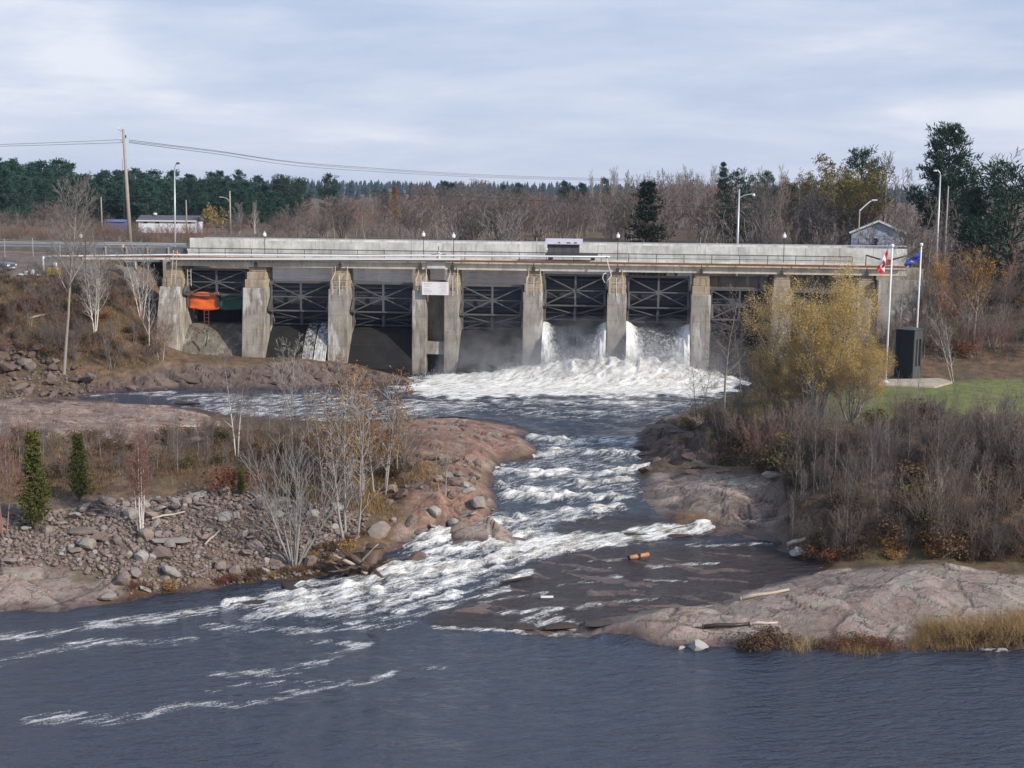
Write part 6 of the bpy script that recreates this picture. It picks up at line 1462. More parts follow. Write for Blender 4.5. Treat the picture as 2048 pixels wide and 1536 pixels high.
# low brush in front of the kiosk and lawn edge
lawn_edge = rg([(1640,850,6.6),(1900,838,7.6),(2300,832,7.7),(2300,870,7.1),(1900,860,7.2),(1700,872,6.6)])
for i, q in enumerate(scat_poly(lawn_edge, 12, 19, 1.2)):
    plant(shrubs[i % 6], q, VR.uniform(.9, 1.7), VR.uniform(0, 6.28), 'leafless shrub along the near edge of the lawn', 'shrub', 'shrubs edging the lawn', 1.1, 'lawn_shrub')
for i, (px, tp) in enumerate(((1700, 745), (1742, 735), (1800, 740), (1830, 745), (1862, 760), (1960, 720), (1690, 770), (1990, 760))):
    put(saplings[i % 4], px, 845, tp, 'thin leafless sapling rising in front of the lawn', 'sapling', 'saplings in front of the lawn', .8, d=86)
pool_r = rgd([(1500,775,112),(1560,745,124),(1700,735,122),(1720,750,110),(1690,790,100),(1600,810,98)])
for i, q in enumerate(scat_poly(pool_r, 24, 20, 1.1)):
    plant(shrubs[i % 6], q, VR.uniform(2, 3.6), VR.uniform(0, 6.28), 'leafless shrub between the yellow willow and the dam', 'shrub', 'brush between the willow and the dam', 1.2, 'pool_shrub')
# dry grass and heath on the dome
for i, (px, py, tp) in enumerate(((1865, 1262, 1205), (1900, 1270, 1212), (1940, 1268, 1210), (1920, 1285, 1225), (1965, 1272, 1222), (2010, 1262, 1200), (2040, 1250, 1192), (1880, 1290, 1240), (1990, 1280, 1235), (2035, 1275, 1215), (1845, 1285, 1250), (1955, 1290, 1245), (1690, 1306, 1268), (1720, 1306, 1262), (1755, 1306, 1275), (1830, 1302, 1270), (1595, 1297, 1255), (1660, 1304, 1278), (1785, 1306, 1280))):
    put(tufts[i % 3], px, py, py - (py - tp) * (.6 + .35 * ((i * .37) % 1)), 'tuft of dry straw-coloured grass at the right waterline', 'grass tuft', 'dry grass tufts on the right shore', 1.15)
for i, (px, py, tp) in enumerate(((1520, 1302, 1262), (1545, 1303, 1258), (1500, 1304, 1275), (1700, 1303, 1272), (1735, 1300, 1268), (1670, 1300, 1275), (1640, 1304, 1280), (1760, 1302, 1272), (1890, 1290, 1258), (1960, 1288, 1250), (2030, 1290, 1255))):
    put((heaths + rustb[:1])[i % 4], px, py, tp, 'low brown bush among the dry grass on the right shore', 'bush', 'brown bushes on the right shore', 1.5)
put(pale_shrubs[0], 1600, 1303, 1215, 'small leafless shrub standing at the right waterline', 'shrub', None, .6)
# === country behind the dam ===
def far(proto, px, d, top, label, cat='tree', group=None, wide=1.0, name=None):
    loc = GD(px, d); return plant(proto, loc, max(1.5, top_h(px, top, loc)), VR.uniform(0, 6.28), label, cat, group, wide, name)
sk = [(0, 315), (60, 325), (120, 325), (170, 335), (250, 340), (330, 345), (400, 350), (460, 342), (520, 356), (560, 352), (600, 362)]
def skyline(px): return float(np.interp(px, [a for a, _ in sk], [b for _, b in sk]))
for i in range(96):                       # dark pine wood on the left horizon
    px = -70 + 670 * ((i * .618034) % 1.0); row = i % 4; d = 262 + 24 * row + VR.uniform(-8, 8)
    q = GD(px, d)
    far(pines_far[i % 5], px, d, skyline(px) + VR.uniform(-8, 18) + (3 - row) * 9, ['dark white pine at the front edge of the wood near ', 'dark white pine inside the wood near ', 'tall white pine deep in the wood near ', 'white pine on the skyline of the wood near '][row] + nearest(q, LM_F), 'pine', 'pines beyond the low white building', VR.uniform(.95, 1.35))
far(pine_mid[0], 660, 262, 350, 'lone ragged pine at the right end of the pine wood', 'pine', None, .95)
for px, d, tp, lab in ((570, 300, 352, 'rounded dark pine near the right end of the pine wood'), (600, 305, 358, 'second rounded dark pine near the right end of the pine wood')):
    far(pine_mid[1], px, d, tp, lab, 'pine', None, 1.1)
bm = [(0, 415), (150, 410), (250, 440), (420, 440), (540, 425), (640, 405), (700, 395), (760, 390), (860, 375), (950, 372), (1050, 380), (1200, 385), (1300, 360), (1400, 365), (1500, 380), (1600, 370), (1700, 350), (1800, 390), (2048, 380), (2300, 380)]
def brow(px): return float(np.interp(px, [a for a, _ in bm], [b for _, b in bm]))
for i in range(290):
    px = -80 + 1760 * ((i * .618034) % 1.0); t = VR.random(); d = 192 + 130 * t ** 1.3
    tp = brow(px) - 10 + (1 - t) * 42 * VR.uniform(.2, 1.0) + VR.uniform(-10, 8)
    if 270 < px < 415 and d < 260: tp = max(tp, 455)
    far(far_trees[VR.randrange(6)], px, d, tp, ('low' if t > .5 else 'tall') + ' leafless scrub tree near ' + nearest(GD(px, d), LM_F), 'tree', 'leafless scrub trees behind the dam', VR.uniform(1.2, 1.9), 'scrub_tree')
for i in range(34):
    px = 1190 + 390 * ((i * .618) % 1.0); far(poplars[i % 3], px, 235 + VR.uniform(0, 50), VR.uniform(326, 352), 'tall pale poplar on the skyline near ' + nearest(GD(px, 250), LM_F), 'poplar', 'tall poplars on the skyline', VR.uniform(.8, 1.1))
for i in range(18):
    px = 1570 + 500 * ((i * .618) % 1.0); far(poplars[i % 3] if i % 3 else far_trees[1], px, 172 + VR.uniform(0, 40), VR.uniform(318, 372), 'tall bare tree on the skyline ' + ('between the grey house and the big white pine' if px < 1850 else 'around the big white pine'), 'tree', 'tall bare trees on the right skyline', VR.uniform(1.0, 1.4), 'tall_bare_tree')
far(spruce, 1290, 166, 362, 'dark bushy spruce standing behind the bridge parapet', 'spruce', None, 1.0)
far(pine_mid[2], 1465, 188, 342, 'broad dark pine behind the wooden lamp pole', 'pine', None, 1.15)
far(pine_mid[0], 1525, 215, 345, 'dark pine behind the clump of pale poplars', 'pine', None, .8)
far(spruce2, 1438, 240, 324, 'narrow pointed spruce on the skyline', 'spruce', None, .7)
far(bare('leafless_poplar_clump', 475, 12, .12, 'bark_silver', 'bark_mauve', 5, .14, FARSPEC, .04, rmin=.015), 1528, 172, 342, 'clump of pale leafless poplars beside the broad dark pine', 'poplar', None, .8)
far(willow_far, 1690, 178, 312, 'olive-yellow willow behind the grey gabled house', 'tree', None, 1.05)
far(pine_mid[1], 1712, 190, 302, 'dark pine hidden behind the olive-yellow willow', 'pine', None, .9)
far(willow_far, 1610, 200, 335, 'smaller olive-yellow willow left of the grey house', 'tree', None, .9)
far(poplars[1], 1760, 176, 300, 'bare poplar rising right of the olive-yellow willow', 'poplar', None, 1.3)
far(pine_big, 1880, 166, 252, 'big white pine towering over the right bank', 'pine', None, 1.02)
far(spruce2, 1938, 140, 375, 'brown-tinged spruce right of the big white pine', 'spruce', None, 1.0)
far(pine_mid[1], 2010, 136, 335, 'dense blue-green pine at the edge of the right slope', 'pine', None, 1.15)
far(pine_mid[2], 1985, 148, 420, 'lower pine in front of the big white pine', 'pine', None, 1.2)
far(far_trees[1], 2010, 160, 290, 'tall leafless tree behind the blue-green pine', 'tree', None, 1.2)
for i, (px, d, tp) in enumerate(((1640, 165, 430), (1580, 168, 425), (1660, 172, 400), (1740, 170, 420), (1820, 150, 400), (1850, 148, 420), (1900, 150, 400), (1790, 180, 400), (1600, 180, 390), (1705, 175, 395), (1560, 165, 440), (1830, 160, 385), (1782, 152, 425))):
    far(far_trees[i % 6], px, d, tp, 'leafless tree around the grey gabled house', 'tree', 'leafless trees around the grey house', 1.1)
far(yellow_bush, 435, 222, 408, 'bright yellow-leaved young tree right of the low white building', 'tree', None, 1.0)
for px, tp, lab in ((482, 400, 'pale birch pair among the scrub left of the pine end'), (512, 400, 'single pale birch right of the birch pair')): far(far_birch, px, 225, tp, lab, 'birch', None, .8)
far(larch, 790, 300, 372, 'golden larch standing out of the brown scrub', 'larch', None, .9)
far(pines_far[1], 770, 310, 380, 'dark pine beside the golden larch', 'pine', None, 1.0)
for px, tp in ((890, 362), (905, 366), (1005, 370), (1035, 366), (1125, 362), (1160, 366), (1205, 356), (1140, 372)):
    far(pines_far[int(px) % 5], px, 360, tp, 'distant pine rising just above the brown scrub', 'pine', 'distant pines above the scrub', 1.0)
# reddish brush right behind the left rail and along the road
for i in range(46):
    px = -60 + 470 * ((i * .618) % 1.0)
    far(shrubs[VR.choice((1, 3, 4, 4))], px, 166 + VR.uniform(0, 22), VR.uniform(440, 475), 'russet leafless shrub along the road left of the dam', 'shrub', 'russet shrubs along the road', 1.6, name='roadside_shrub')
# the scrub between those trees reads as one mass of twigs
base = []
for k in range(4):
    g_ = Grow(900 + k)
    for st in range(5):
        az = 1.2566 * st + g_.r.uniform(-.4, .4); a = g_.r.uniform(.1, .5)
        g_.limb(Vector((0, 0, -.2)), Vector((math.cos(az) * math.sin(a), math.sin(az) * math.sin(a), math.cos(a))), g_.r.uniform(.7, 1.0), .008, .003, 4, .1, .06, 0, [dict(n=7, t0=.2, ang=.55, len=.42, seg=2, wig=.14, up=.1, r=.7), dict(n=2, t0=.3, ang=.5, len=.5, seg=1, wig=.1, up=.05, r=.9)])
    base.append(tubes(g_.seg, .0032))
rg_ = np.random.default_rng(44); Vb = []; Fb = []; bs = 0
for i in range(405):
    px = rg_.uniform(-90, 2130); d = 182 + 170 * rg_.uniform(0, 1) ** 1.2; x, y, z = GD(px, d)
    hh_ = np.clip(top_h(px, brow(px) + rg_.uniform(2, 60), (x, y, z)), 1.8, 9.0)
    if 262 < px < 420 and d < 250: hh_ = min(hh_, 1.5)
    V, Fl = base[i % 4]; a = rg_.uniform(0, 6.28); w_ = hh_ * rg_.uniform(1.1, 1.7)
    V2 = np.stack([(V[:, 0] * math.cos(a) - V[:, 1] * math.sin(a)) * w_ + x, (V[:, 0] * math.sin(a) + V[:, 1] * math.cos(a)) * w_ + y, V[:, 2] * hh_ + z], 1)
    Vb.append(V2); Fb.append(Fl + bs); bs += len(V2)
tag(link('scrub_thicket', mesh_np('scrub_thicket', np.concatenate(Vb), np.concatenate(Fb), [M['bark_scrub']])), 'mass of leafless mauve-brown twigs filling the scrub behind the dam', None, None, 'stuff')
# dead grass, stalks and leaf litter standing on the banks: ground cover nobody could count
def cover(name, pl, n, hmin, hmax, mt, label, seed, w=.012, wetmin=.1):
    rg2 = np.random.default_rng(seed); xs_ = [q[0] for q in pl]; ys_ = [q[1] for q in pl]
    x = rg2.uniform(min(xs_), max(xs_), n * 3); y = rg2.uniform(min(ys_), max(ys_), n * 3)
    m_ = (poly_sd(x, y, pl) < 0) & (fbm(x / 2.2, y / 2.2, 3, seed) > -.12); x = x[m_][:n]; y = y[m_][:n]
    z = np.array([ground_z(a, b_) for a, b_ in zip(x, y)])
    ok = (z > np.where(y < 134, zwater(x, y), 0) + wetmin) | (poly_sd(x, y, river) > .3); x, y, z = x[ok], y[ok], z[ok]; n = len(x)
    b_ = np.c_[x, y, z - .03]; d = np.c_[rg2.normal(0, .35, (n, 2)), np.ones(n)]; L = (hmin + (hmax - hmin) * rg2.beta(1.2, 2.5, n))[:, None]
    th = rg2.uniform(0, 6.28, n); s_ = np.c_[np.cos(th), np.sin(th), np.zeros(n)] * w
    tip = b_ + d * L; V = np.stack([b_ - s_, b_ + s_, tip + s_ * .3, tip - s_ * .3], 1).reshape(-1, 3)
    tag(link(name, mesh_np(name, V, np.arange(4 * n).reshape(n, 4), [M[mt]])), label, None, None, 'stuff')
cover('flat_grass', flat_poly, 5000, .2, .6, 'drygrass', 'dead straw grass on the left bank flat', 51)
cover('flat_stalks', flat_poly, 16000, .2, .8, 'heath', 'dead brown stalks on the left bank flat', 61)
cover('shore_grass', shore_l, 2500, .1, .45, 'heath', 'brown stalks along the left waterline', 52)
cover('bank_litter', bank_l, 16000, .15, .6, 'heath', 'dead stalks and leaves on the steep bank left of the dam', 53)
cover('bank_grass', bank_l, 7000, .2, .6, 'drygrass', 'straw grass on the steep bank left of the dam', 54)
cover('slope_litter', wood_r, 12000, .2, .7, 'heath', 'dead stalks on the slope right of the flagpoles', 55)
cover('thicket_grass', edge_r, 6000, .2, .6, 'heath', 'dead stalks at the foot of the right thicket', 56)
cover('lawn_grass', rg([(1640,850,6.6),(1740,766,8),(2300,752,8),(2300,832,7.7),(1900,832,7.7)]), 14000, .04, .14, 'lawn', 'short green and yellow lawn around the flagpole pad', 57, .014)
cover('rock_grass', rg([(1370,830,4.8),(1500,790,5),(1640,850,6.5),(1660,900,6),(1560,940,4.4),(1440,930,4.2),(1380,870,4.9)]), 6000, .2, .6, 'olive', 'olive grass on the rocks below the yellow willow', 58)
cover('peninsula_grass', rg([(760,1060,2.2),(800,1010,3.1),(880,985,3.7),(900,930,4.4),(800,900,4.7),(700,960,4.2),(690,1040,2.6)]), 5000, .15, .5, 'drygrass', 'tan grass between the peninsula rocks', 59)
# wooded ridge on the horizon: one far mass of trees
rg_ = np.random.default_rng(9); n = 5200
xx = rg_.uniform(-1500, 1700, n); yy = rg_.uniform(900, 2500, n); hh_ = rg_.uniform(7, 15, n)
ii = [ground_z(a, b_) for a, b_ in zip(xx, yy)]
k = 5; th = np.arange(k) * 2 * math.pi / k
Vb = []; Fb = []; base = 0
for lv_, (z0_, z1_, rr) in enumerate(((.05, .55, .26), (.35, .8, .2), (.6, 1.0, .13))):
    ring = np.stack([xx[:, None] + hh_[:, None] * rr * np.cos(th + lv_) * rg_.uniform(.7, 1.3, (n, k)), yy[:, None] + hh_[:, None] * rr * np.sin(th + lv_), np.array(ii)[:, None] + hh_[:, None] * (z0_ + .06 * rg_.normal(size=(n, k)))], 2)
    apex = np.stack([xx, yy, np.array(ii) + hh_ * z1_], 1)[:, None]
    V = np.concatenate([ring, apex], 1).reshape(-1, 3); o_ = np.arange(n)[:, None] * (k + 1) + base
    Fb += [o_ + np.array([i, (i + 1) % k, k]) for i in range(k)]; Vb.append(V); base += len(V)
tag(link('ridge_forest', mesh_np('ridge_forest', np.concatenate(Vb), np.concatenate(Fb), [M['ridge']])), 'blue wooded ridge on the far horizon', None, None, 'stuff')
# ------------------------------------------------------------------ boulders and rubble
import bmesh
def boulder_mesh(name, seed, mt, sub=2, angular=.5, sq=(1, .8, .62)):
    bm = bmesh.new(); bmesh.ops.create_icosphere(bm, subdivisions=sub, radius=1.0)
    r = random.Random(seed); V = np.array([v.co[:] for v in bm.verts])
    for _ in range(12):                   # flat faces
        n = np.array(rvec(r)[:]); d = r.uniform(.45, .78); k = V @ n - d
        V -= np.outer(np.clip(k, 0, None) * angular * 1.7, n)
    V *= (1 + .10 * vn3(V[:, 0] * 2.3 + seed, V[:, 1] * 2.3, V[:, 2] * 2.3, seed))[:, None]
    V *= np.array(sq)
    for v, c in zip(bm.verts, V): v.co = c
    me = bpy.data.meshes.new(name); bm.to_mesh(me); bm.free(); me.materials.append(M[mt])
    return me
B_grey = [boulder_mesh('boulder', 800 + i, 'granite', 2, .6, [(1, .8, .62), (1, .7, .5), (.9, .85, .75), (1.1, .6, .45), (1, .9, .55), (.9, .7, .8)][i]) for i in range(6)]
B_red = [boulder_mesh('boulder', 810 + i, 'granite_red', 2, .7, [(1, .8, .62), (1, .7, .6), (.9, .85, .75), (1.1, .7, .5)][i]) for i in range(4)]
B_wet = [boulder_mesh('boulder', 820 + i, 'granite_wet', 2, .5, [(1.2, .8, .45), (1, .7, .5), (1.3, .7, .35)][i]) for i in range(3)]
B_pale = [boulder_mesh('boulder', 830 + i, 'granite_pale', 3, .6, [(1, .8, .7), (1.1, .7, .55)][i]) for i in range(2)]
def rockat(me, loc, size, label, group=None, rot=None, sink=.25, cat='boulder', sc=None, name='boulder'):
    o = link(name, me, None, (loc[0], loc[1], loc[2] + size * (.5 - sink)), rot or (VR.uniform(-.5, .5), VR.uniform(-.5, .5), VR.uniform(0, 6.28)), sc or size)
    tag(o, label, cat, group); return o
rubble = rg([(-100,1145,1.1),(0,1140,1.2),(130,1136,1.2),(240,1160,.9),(260,1195,.1),(330,1186,.1),(560,1160,.4),(640,1150,.5),(720,1080,1.9),(740,1040,2.4),(600,1005,3.3),(450,985,3.7),(250,1000,3.6),(0,1025,3.2),(-100,1030,3.1)])
pts = scat_poly(rubble, 292, 21, .34, .02)
for i, q in enumerate(pts):
    s_ = min(.68, .20 * (1 / max(.05, VR.random())) ** .5)
    rockat(B_grey[VR.randrange(6)], q, s_, ('large' if s_ > .5 else 'medium' if s_ > .28 else 'small') + ' granite boulder in the rubble near ' + nearest(q, LM_L), 'rubble boulders on the left bank', name='rubble_boulder')
rip = rgd([(-120,800,113.5),(0,796,114),(150,790,115),(200,760,118.5),(150,700,125),(60,690,126),(-120,690,125)])
for i, q in enumerate(scat_poly(rip, 92, 22, .6)):
    s_ = VR.choice((.35, .45, .5, .6, .7, .85, 1.0)) * VR.uniform(.8, 1.1)
    rockat(B_red[VR.randrange(4)], q, s_, ('large' if s_ > .7 else 'medium' if s_ > .45 else 'small') + ' dark red riprap boulder near ' + nearest(q, LM_B), 'riprap boulders on the far left bank', None, .2, name='riprap_boulder')
# shelf of broken rock along the peninsula
pen = rg([(800,930,4.4),(960,925,4.0),(985,970,3.0),(990,1010,2.7),(980,1045,2.3),(880,1066,2.0),(790,1060,2.2),(770,1000,3.1)])
for i, q in enumerate(scat_poly(pen, 34, 23, .8)):
    rockat(B_grey[i % 6] if i % 3 else B_red[i % 4], q, VR.uniform(.25, .75), 'loose ' + ('grey' if i % 3 else 'dark red') + ' granite block on the peninsula beside the rapids', 'loose blocks on the peninsula', name='peninsula_block')
# boulders with a look of their own
def named(me, px, py, size, label, rot=None, sc=None, sink=.25): return rockat(me, GP(px, py), size, label, None, rot, sink, 'boulder', sc)
named(B_grey[1], 762, 1072, 1.15, 'large grey boulder leaning above the washed-up stump', (.5, -.5, .4), (.95, .8, 1.2))
named(B_pale[0], 1397, 1300, .62, 'pale square boulder standing in the water off the right shore', (.1, 0, .3), (.62, .6, .62))
named(B_pale[1], 1362, 1300, .30, 'small grey boulder just left of the pale square one', (0, 0, 1))
named(B_pale[1], 1552, 958, .75, 'pale rounded boulder at the right bank thicket edge', (0, .1, .2), (.95, .7, .6))
named(B_pale[0], 1600, 1112, .62, 'pale driftwood-topped boulder at the quiet right backwater', (0, .1, .2), (.8, .6, .5))
named(B_red[0], 20, 742, 1.5, 'largest rounded red boulder at the head of the riprap', (0, 0, .3), (1.5, 1.2, 1.1))
named(B_grey[1], 172, 1072, .95, 'long reddish boulder at the top of the rubble heap', (0, 0, .2), (1.05, .7, .6))
named(B_red[2], 205, 1082, .8, 'dark cracked boulder beside the long reddish one', (0, 0, .9), (.9, .7, .55))
named(B_red[1], 315, 1122, .95, 'dark red boulder in the middle of the rubble', (0, 0, .2), (.95, .8, .9))
named(B_grey[3], 335, 1090, .9, 'flat pink slab in the upper rubble', (.1, 0, .1), (1.25, .8, .5))
named(B_grey[0], 215, 1200, .6, 'rounded brown boulder at the tip of the left rock shelf', (0, 0, .4), (.65, .6, .55))
def inwater(me, px, py, z, size, label, sc=None, rot=None):
    x, y, _ = P(px, py, z); o = link('boulder', me, None, (x, y, z), rot or (0, 0, VR.uniform(0, 3)), sc or size); tag(o, label, 'boulder'); return o
inwater(B_red[1], 835, 1118, 1.15, .8, 'dark red wedge-shaped rock parting the rapids beside the stump', (1.1, .8, .75), (0, .2, .3))
inwater(B_wet[1], 868, 1112, 1.1, .6, 'wet dark rock right behind the red wedge rock', (.6, .6, .7))
inwater(B_wet[0], 512, 1206, .08, .9, 'flat wet rock in the outflow of the rapids', (1.1, .7, .35), (0, 0, .2))
inwater(B_wet[1], 472, 1209, .05, .35, 'small wet rock left of the flat one in the outflow')
inwater(B_pale[1], 380, 1226, .02, .45, 'brown rounded rock splashed by the outflow')
inwater(B_wet[1], 745, 1271, 0.0, .34, 'small dark rock alone at the edge of the lower pool', (.5, .35, .25))
inwater(B_wet[0], 580, 1172, .35, .9, 'low wet hump of rock at the left edge of the rapids', (1.3, .8, .4))
inwater(B_wet[2], 1035, 1158, .85, .8, 'long dark log-like rock rib in the rapids', (1.2, .25, .22), (0, 0, .5))
inwater(B_wet[0], 1213, 925, 3.3, .4, 'dark rock breaking the upper rapids')
inwater(B_wet[1], 1232, 1003, 2.5, .45, 'black rock beside the right shelf', (.7, .35, .25))
inwater(B_wet[0], 1040, 1255, .12, .8, 'wet red ledge block at the lip of the lower pool', (1.0, .6, .4), (0, 0, .1))
inwater(B_wet[0], 1120, 1252, .2, .8, 'rounded wet block in the small lower cascade', (1.2, .7, .45), (0, 0, .2))
inwater(B_wet[1], 1205, 1246, .35, .8, 'tallest wet block right of the small lower cascade', (1.1, .8, .5), (0, 0, .3))
inwater(B_wet[2], 1200, 1068, 1.70, 1.6, 'long submerged hump the water slides over at the ledge', (2.6, .9, .42), (0, 0, -.1))
inwater(B_wet[1], 1360, 1072, 1.65, .5, 'dark rock at the right end of the ledge', (.9, .5, .4))
inwater(B_wet[0], 1560, 1085, 1.5, .6, 'dark wet rock at the edge of the quiet backwater', (.8, .6, .4))
inwater(B_wet[1], 375, 806, 4.0, .8, 'dark wave-washed rock in the side channel', (1.3, .7, .5))
inwater(B_red[3], 1325, 1213, .7, .6, 'flat loose slab resting on the wet slope', (1.15, .5, .18), (0, 0, .05))
for px, py, sc, lab in ((1310, 882, (1.5, 1.0, .8), 'dark overhanging block at the head of the right rapids'), (1330, 856, (1.9, .9, .55), 'black-edged ledge block above the overhanging one'), (1345, 925, (1.6, 1.2, .9), 'dark cracked cliff block on the right of the rapids'), (1420, 935, (1.7, 1.0, .7), 'low dark block right of the cracked cliff block')):
    x, y, z = GP(px, py); o = link('boulder', B_red[int(px) % 4], None, (x, y + .5, z - .15), (0, .1, .2), sc); tag(o, lab, 'boulder')
for k, (px, py, sc, rz) in enumerate(((1290, 892, (1.1, .8, .7), .5), (1360, 890, (1.6, .9, .6), .1), (1385, 915, (1.2, 1.0, .7), .8), (1300, 915, (1.0, .7, .8), .2), (1300, 938, (1.2, .8, .6), .6), (1460, 945, (1.5, .8, .5), .0), (1395, 945, (1.3, .7, .5), .4), (1370, 865, (1.4, .8, .5), .2))):
    x, y, z = GP(px, py); o = link('cliff_block', B_red[k % 4], None, (x, y + .3, z - .1), (.1, .15, rz), sc); tag(o, 'dark craggy block in the cliff on the right of the upper rapids', 'boulder', 'dark cliff blocks right of the rapids')
for k, (px, py, sc, rz) in enumerate(((270, 775, (1.6, 1.0, .6), .2), (360, 765, (2.0, 1.0, .7), .0), (440, 768, (1.4, .9, .6), .4), (530, 752, (1.8, 1.2, 1.0), .1), (560, 765, (1.3, .8, .6), .6), (640, 755, (1.6, 1.0, .8), .3), (700, 765, (1.6, .9, .6), .1), (790, 760, (1.5, 1.1, 1.1), .5), (815, 763, (1.0, .9, .8), .2), (480, 740, (1.4, .9, .5), .8), (250, 790, (1.4, .7, .4), .1), (180, 790, (1.4, .8, .5), .3))):
    x, y, z = GP(px, py); o = link('outcrop_block', B_red[k % 4], None, (x, y + .3, z - .1), (.1, .1, rz), sc); tag(o, 'dark brown block jutting from the outcrop below the left piers', 'boulder', 'blocks of the outcrop below the left piers')
# small stones: too many to count
rg_ = np.random.default_rng(31)
ico = bmesh.new(); bmesh.ops.create_icosphere(ico, subdivisions=1, radius=1.0); IV = np.array([v.co[:] for v in ico.verts]); IF = np.array([[v.index for v in f.verts] for f in ico.faces]); ico.free()
def stones(name, pl, n, smin, smax, mt, label, seed):
    rg2 = np.random.default_rng(seed); xs_ = [q[0] for q in pl]; ys_ = [q[1] for q in pl]
    x = rg2.uniform(min(xs_), max(xs_), n * 4); y = rg2.uniform(min(ys_), max(ys_), n * 4); m_ = poly_sd(x, y, pl) < 0; x = x[m_][:n]; y = y[m_][:n]
    z = np.array([ground_z(a, b_) for a, b_ in zip(x, y)]); keep = z > zwater(x, y) + .02; x, y, z = x[keep], y[keep], z[keep]
    s_ = smin + (smax - smin) * rg2.beta(1, 3, len(x))
    sq = rg2.uniform(.5, 1.1, (len(x), 1, 3)); V = IV[None] * sq * (1 + .22 * rg2.normal(size=(len(x), len(IV), 1))) * s_[:, None, None]
    a = rg2.uniform(0, 6.28, len(x)); c_, s2 = np.cos(a)[:, None], np.sin(a)[:, None]
    V = np.stack([V[..., 0] * c_ - V[..., 1] * s2, V[..., 0] * s2 + V[..., 1] * c_, V[..., 2] * .75], 2) + np.stack([x, y, z + s_ * .2], 1)[:, None]
    F_ = (IF[None] + (np.arange(len(x)) * len(IV))[:, None, None]).reshape(-1, 3)
    tag(link(name, mesh_np(name, V.reshape(-1, 3), F_, [M[mt]])), label, None, None, 'stuff')
stones('rubble_stones', rubble, 5600, .07, .30, 'granite', 'small stones filling the rubble heap', 1)
stones('riprap_stones', rip, 500, .1, .35, 'granite_red', 'small broken stones between the riprap', 2)
# ------------------------------------------------------------------ washed-up stump and logs
loc = P(728, 1145, .72)
o = empty('uprooted_stump', loc, .0); o.scale = (1.3, 1.3, 1.3); tag(o, 'big uprooted stump with tangled roots lodged in the rapids', 'stump')
up = Vector((.30, .25, .9)).normalized()
MB().tube([Vector((0, 0, -.4)), Vector((0, 0, -.4)) + up * .8, Vector((0, 0, -.4)) + up * 1.65], [.56, .44, .40], 11).build('trunk', M['stumpwood'], o, True)
MB().lathe([(.44, 0), (.5, .02), (.3, .03), (0, .02)], (Vector((0, 0, -.4)) + up * 1.63)[:], 11).build('cut_face', M['stumpwood'], o)
rr = random.Random(12)
for k in range(58):
    a = rr.uniform(1.7, 5.4) if k % 4 else rr.uniform(0, 6.28)
    p = Vector((rr.uniform(-.3, .2), rr.uniform(-.3, .2), rr.uniform(-.3, .5))); d = Vector((math.cos(a) * .95, math.sin(a) * .6, rr.uniform(-.25, .75))).normalized()
    L = rr.uniform(.8, 1.9); ptl = [p]; r0 = rr.uniform(.05, .15)
    for i in range(5):
        d = (d + rvec(rr) * .28 + Vector((0, 0, -.04))).normalized(); ptl.append(ptl[-1] + d * L / 5)
    MB().tube(ptl, [r0 * (1 - .15 * i) for i in range(6)], 6).build('root', M[['stumpwood', 'logdark', 'logdark', 'stumpwood', 'logdark', 'stumpwood', 'driftgrey', 'logdark', 'logdark'][k % 9]], o, True)
for k, (a, el, L, r0, mt) in enumerate(((2.75, .42, 1.9, .13, 'driftgrey'), (2.95, .62, 1.8, .09, 'stumpwood'), (2.6, .5, 1.7, .18, 'stumpwood'))):
    d = Vector((math.cos(a) * math.cos(el), math.sin(a) * .3 * math.cos(el), math.sin(el))); p = Vector((.25, -.35, .05 + .1 * k))
    MB().tube([p, p + d * L * .5 + Vector((0, 0, .06)), p + d * L], [r0, r0 * .8, r0 * .3], 7).build('root', M[mt], o, True)
def logobj(p0, p1, r0, r1, mt, label, endmt=None, name='driftwood_log', bend=.05):
    c = [(a + b_) / 2 for a, b_ in zip(p0, p1)]; o = empty(name, c); tag(o, label, 'log')
    q0 = Vector(p0) - Vector(c); q1 = Vector(p1) - Vector(c)
    MB().tube([q0, q0.lerp(q1, .33) + Vector((0, 0, bend)), q0.lerp(q1, .66) - Vector((0, 0, bend * .4)), q1], [r0, (2 * r0 + r1) / 3, (r0 + 2 * r1) / 3, r1], 8).build('stem', M[mt], o, True)
    d = (q1 - q0).normalized()
    MB().tube([q0 - d * .01, q0 + d * .05], r0 * 1.04, 8).build('cut_end', M[endmt or mt], o)
    return o
def G2(px, py, dz=0.0):
    x, y, z = GP(px, py); return (x, y, z + dz)
p0 = P(1258, 1117, 1.34); p1 = P(1297, 1110, 1.38)
l_ = logobj((p0[0], p0[1], 1.38), (p1[0], p1[1], 1.42), .14, .13, 'orangelog', 'short orange peeled log stranded on the wet slope', 'logdark', 'peeled_log', .0)
MB().box(-.05, .10, -.16, .16, -.16, .17).build('dark_band', M['logdark'], l_)
logobj(G2(1480, 1203, .10), G2(1578, 1183, .10), .11, .07, 'driftgrey', 'long bleached driftwood pole on the pink rock', None)
logobj(G2(1405, 1258, .10), G2(1500, 1252, .10), .12, .09, 'logdark', 'dark soaked log at the foot of the pink rock', None)
logobj(G2(1500, 1254, .08), G2(1555, 1250, .08), .09, .05, 'driftgrey', 'grey driftwood touching the dark soaked log', None)
logobj(G2(1575, 1108, .5), G2(1612, 1098, .55), .14, .12, 'driftgrey', 'short pale log resting on the boulder at the backwater', None)
logobj(G2(195, 898, .15), G2(248, 884, .2), .12, .06, 'driftgrey', 'bleached log lying on the flat behind the cedars', None)
logobj(G2(350, 860, .12), G2(400, 856, .12), .10, .05, 'driftgrey', 'pale log on the rock beside the side channel', None)
logobj(G2(305, 1048, .25), G2(370, 1032, .25), .07, .04, 'driftgrey', 'thin grey log across the rubble', None)
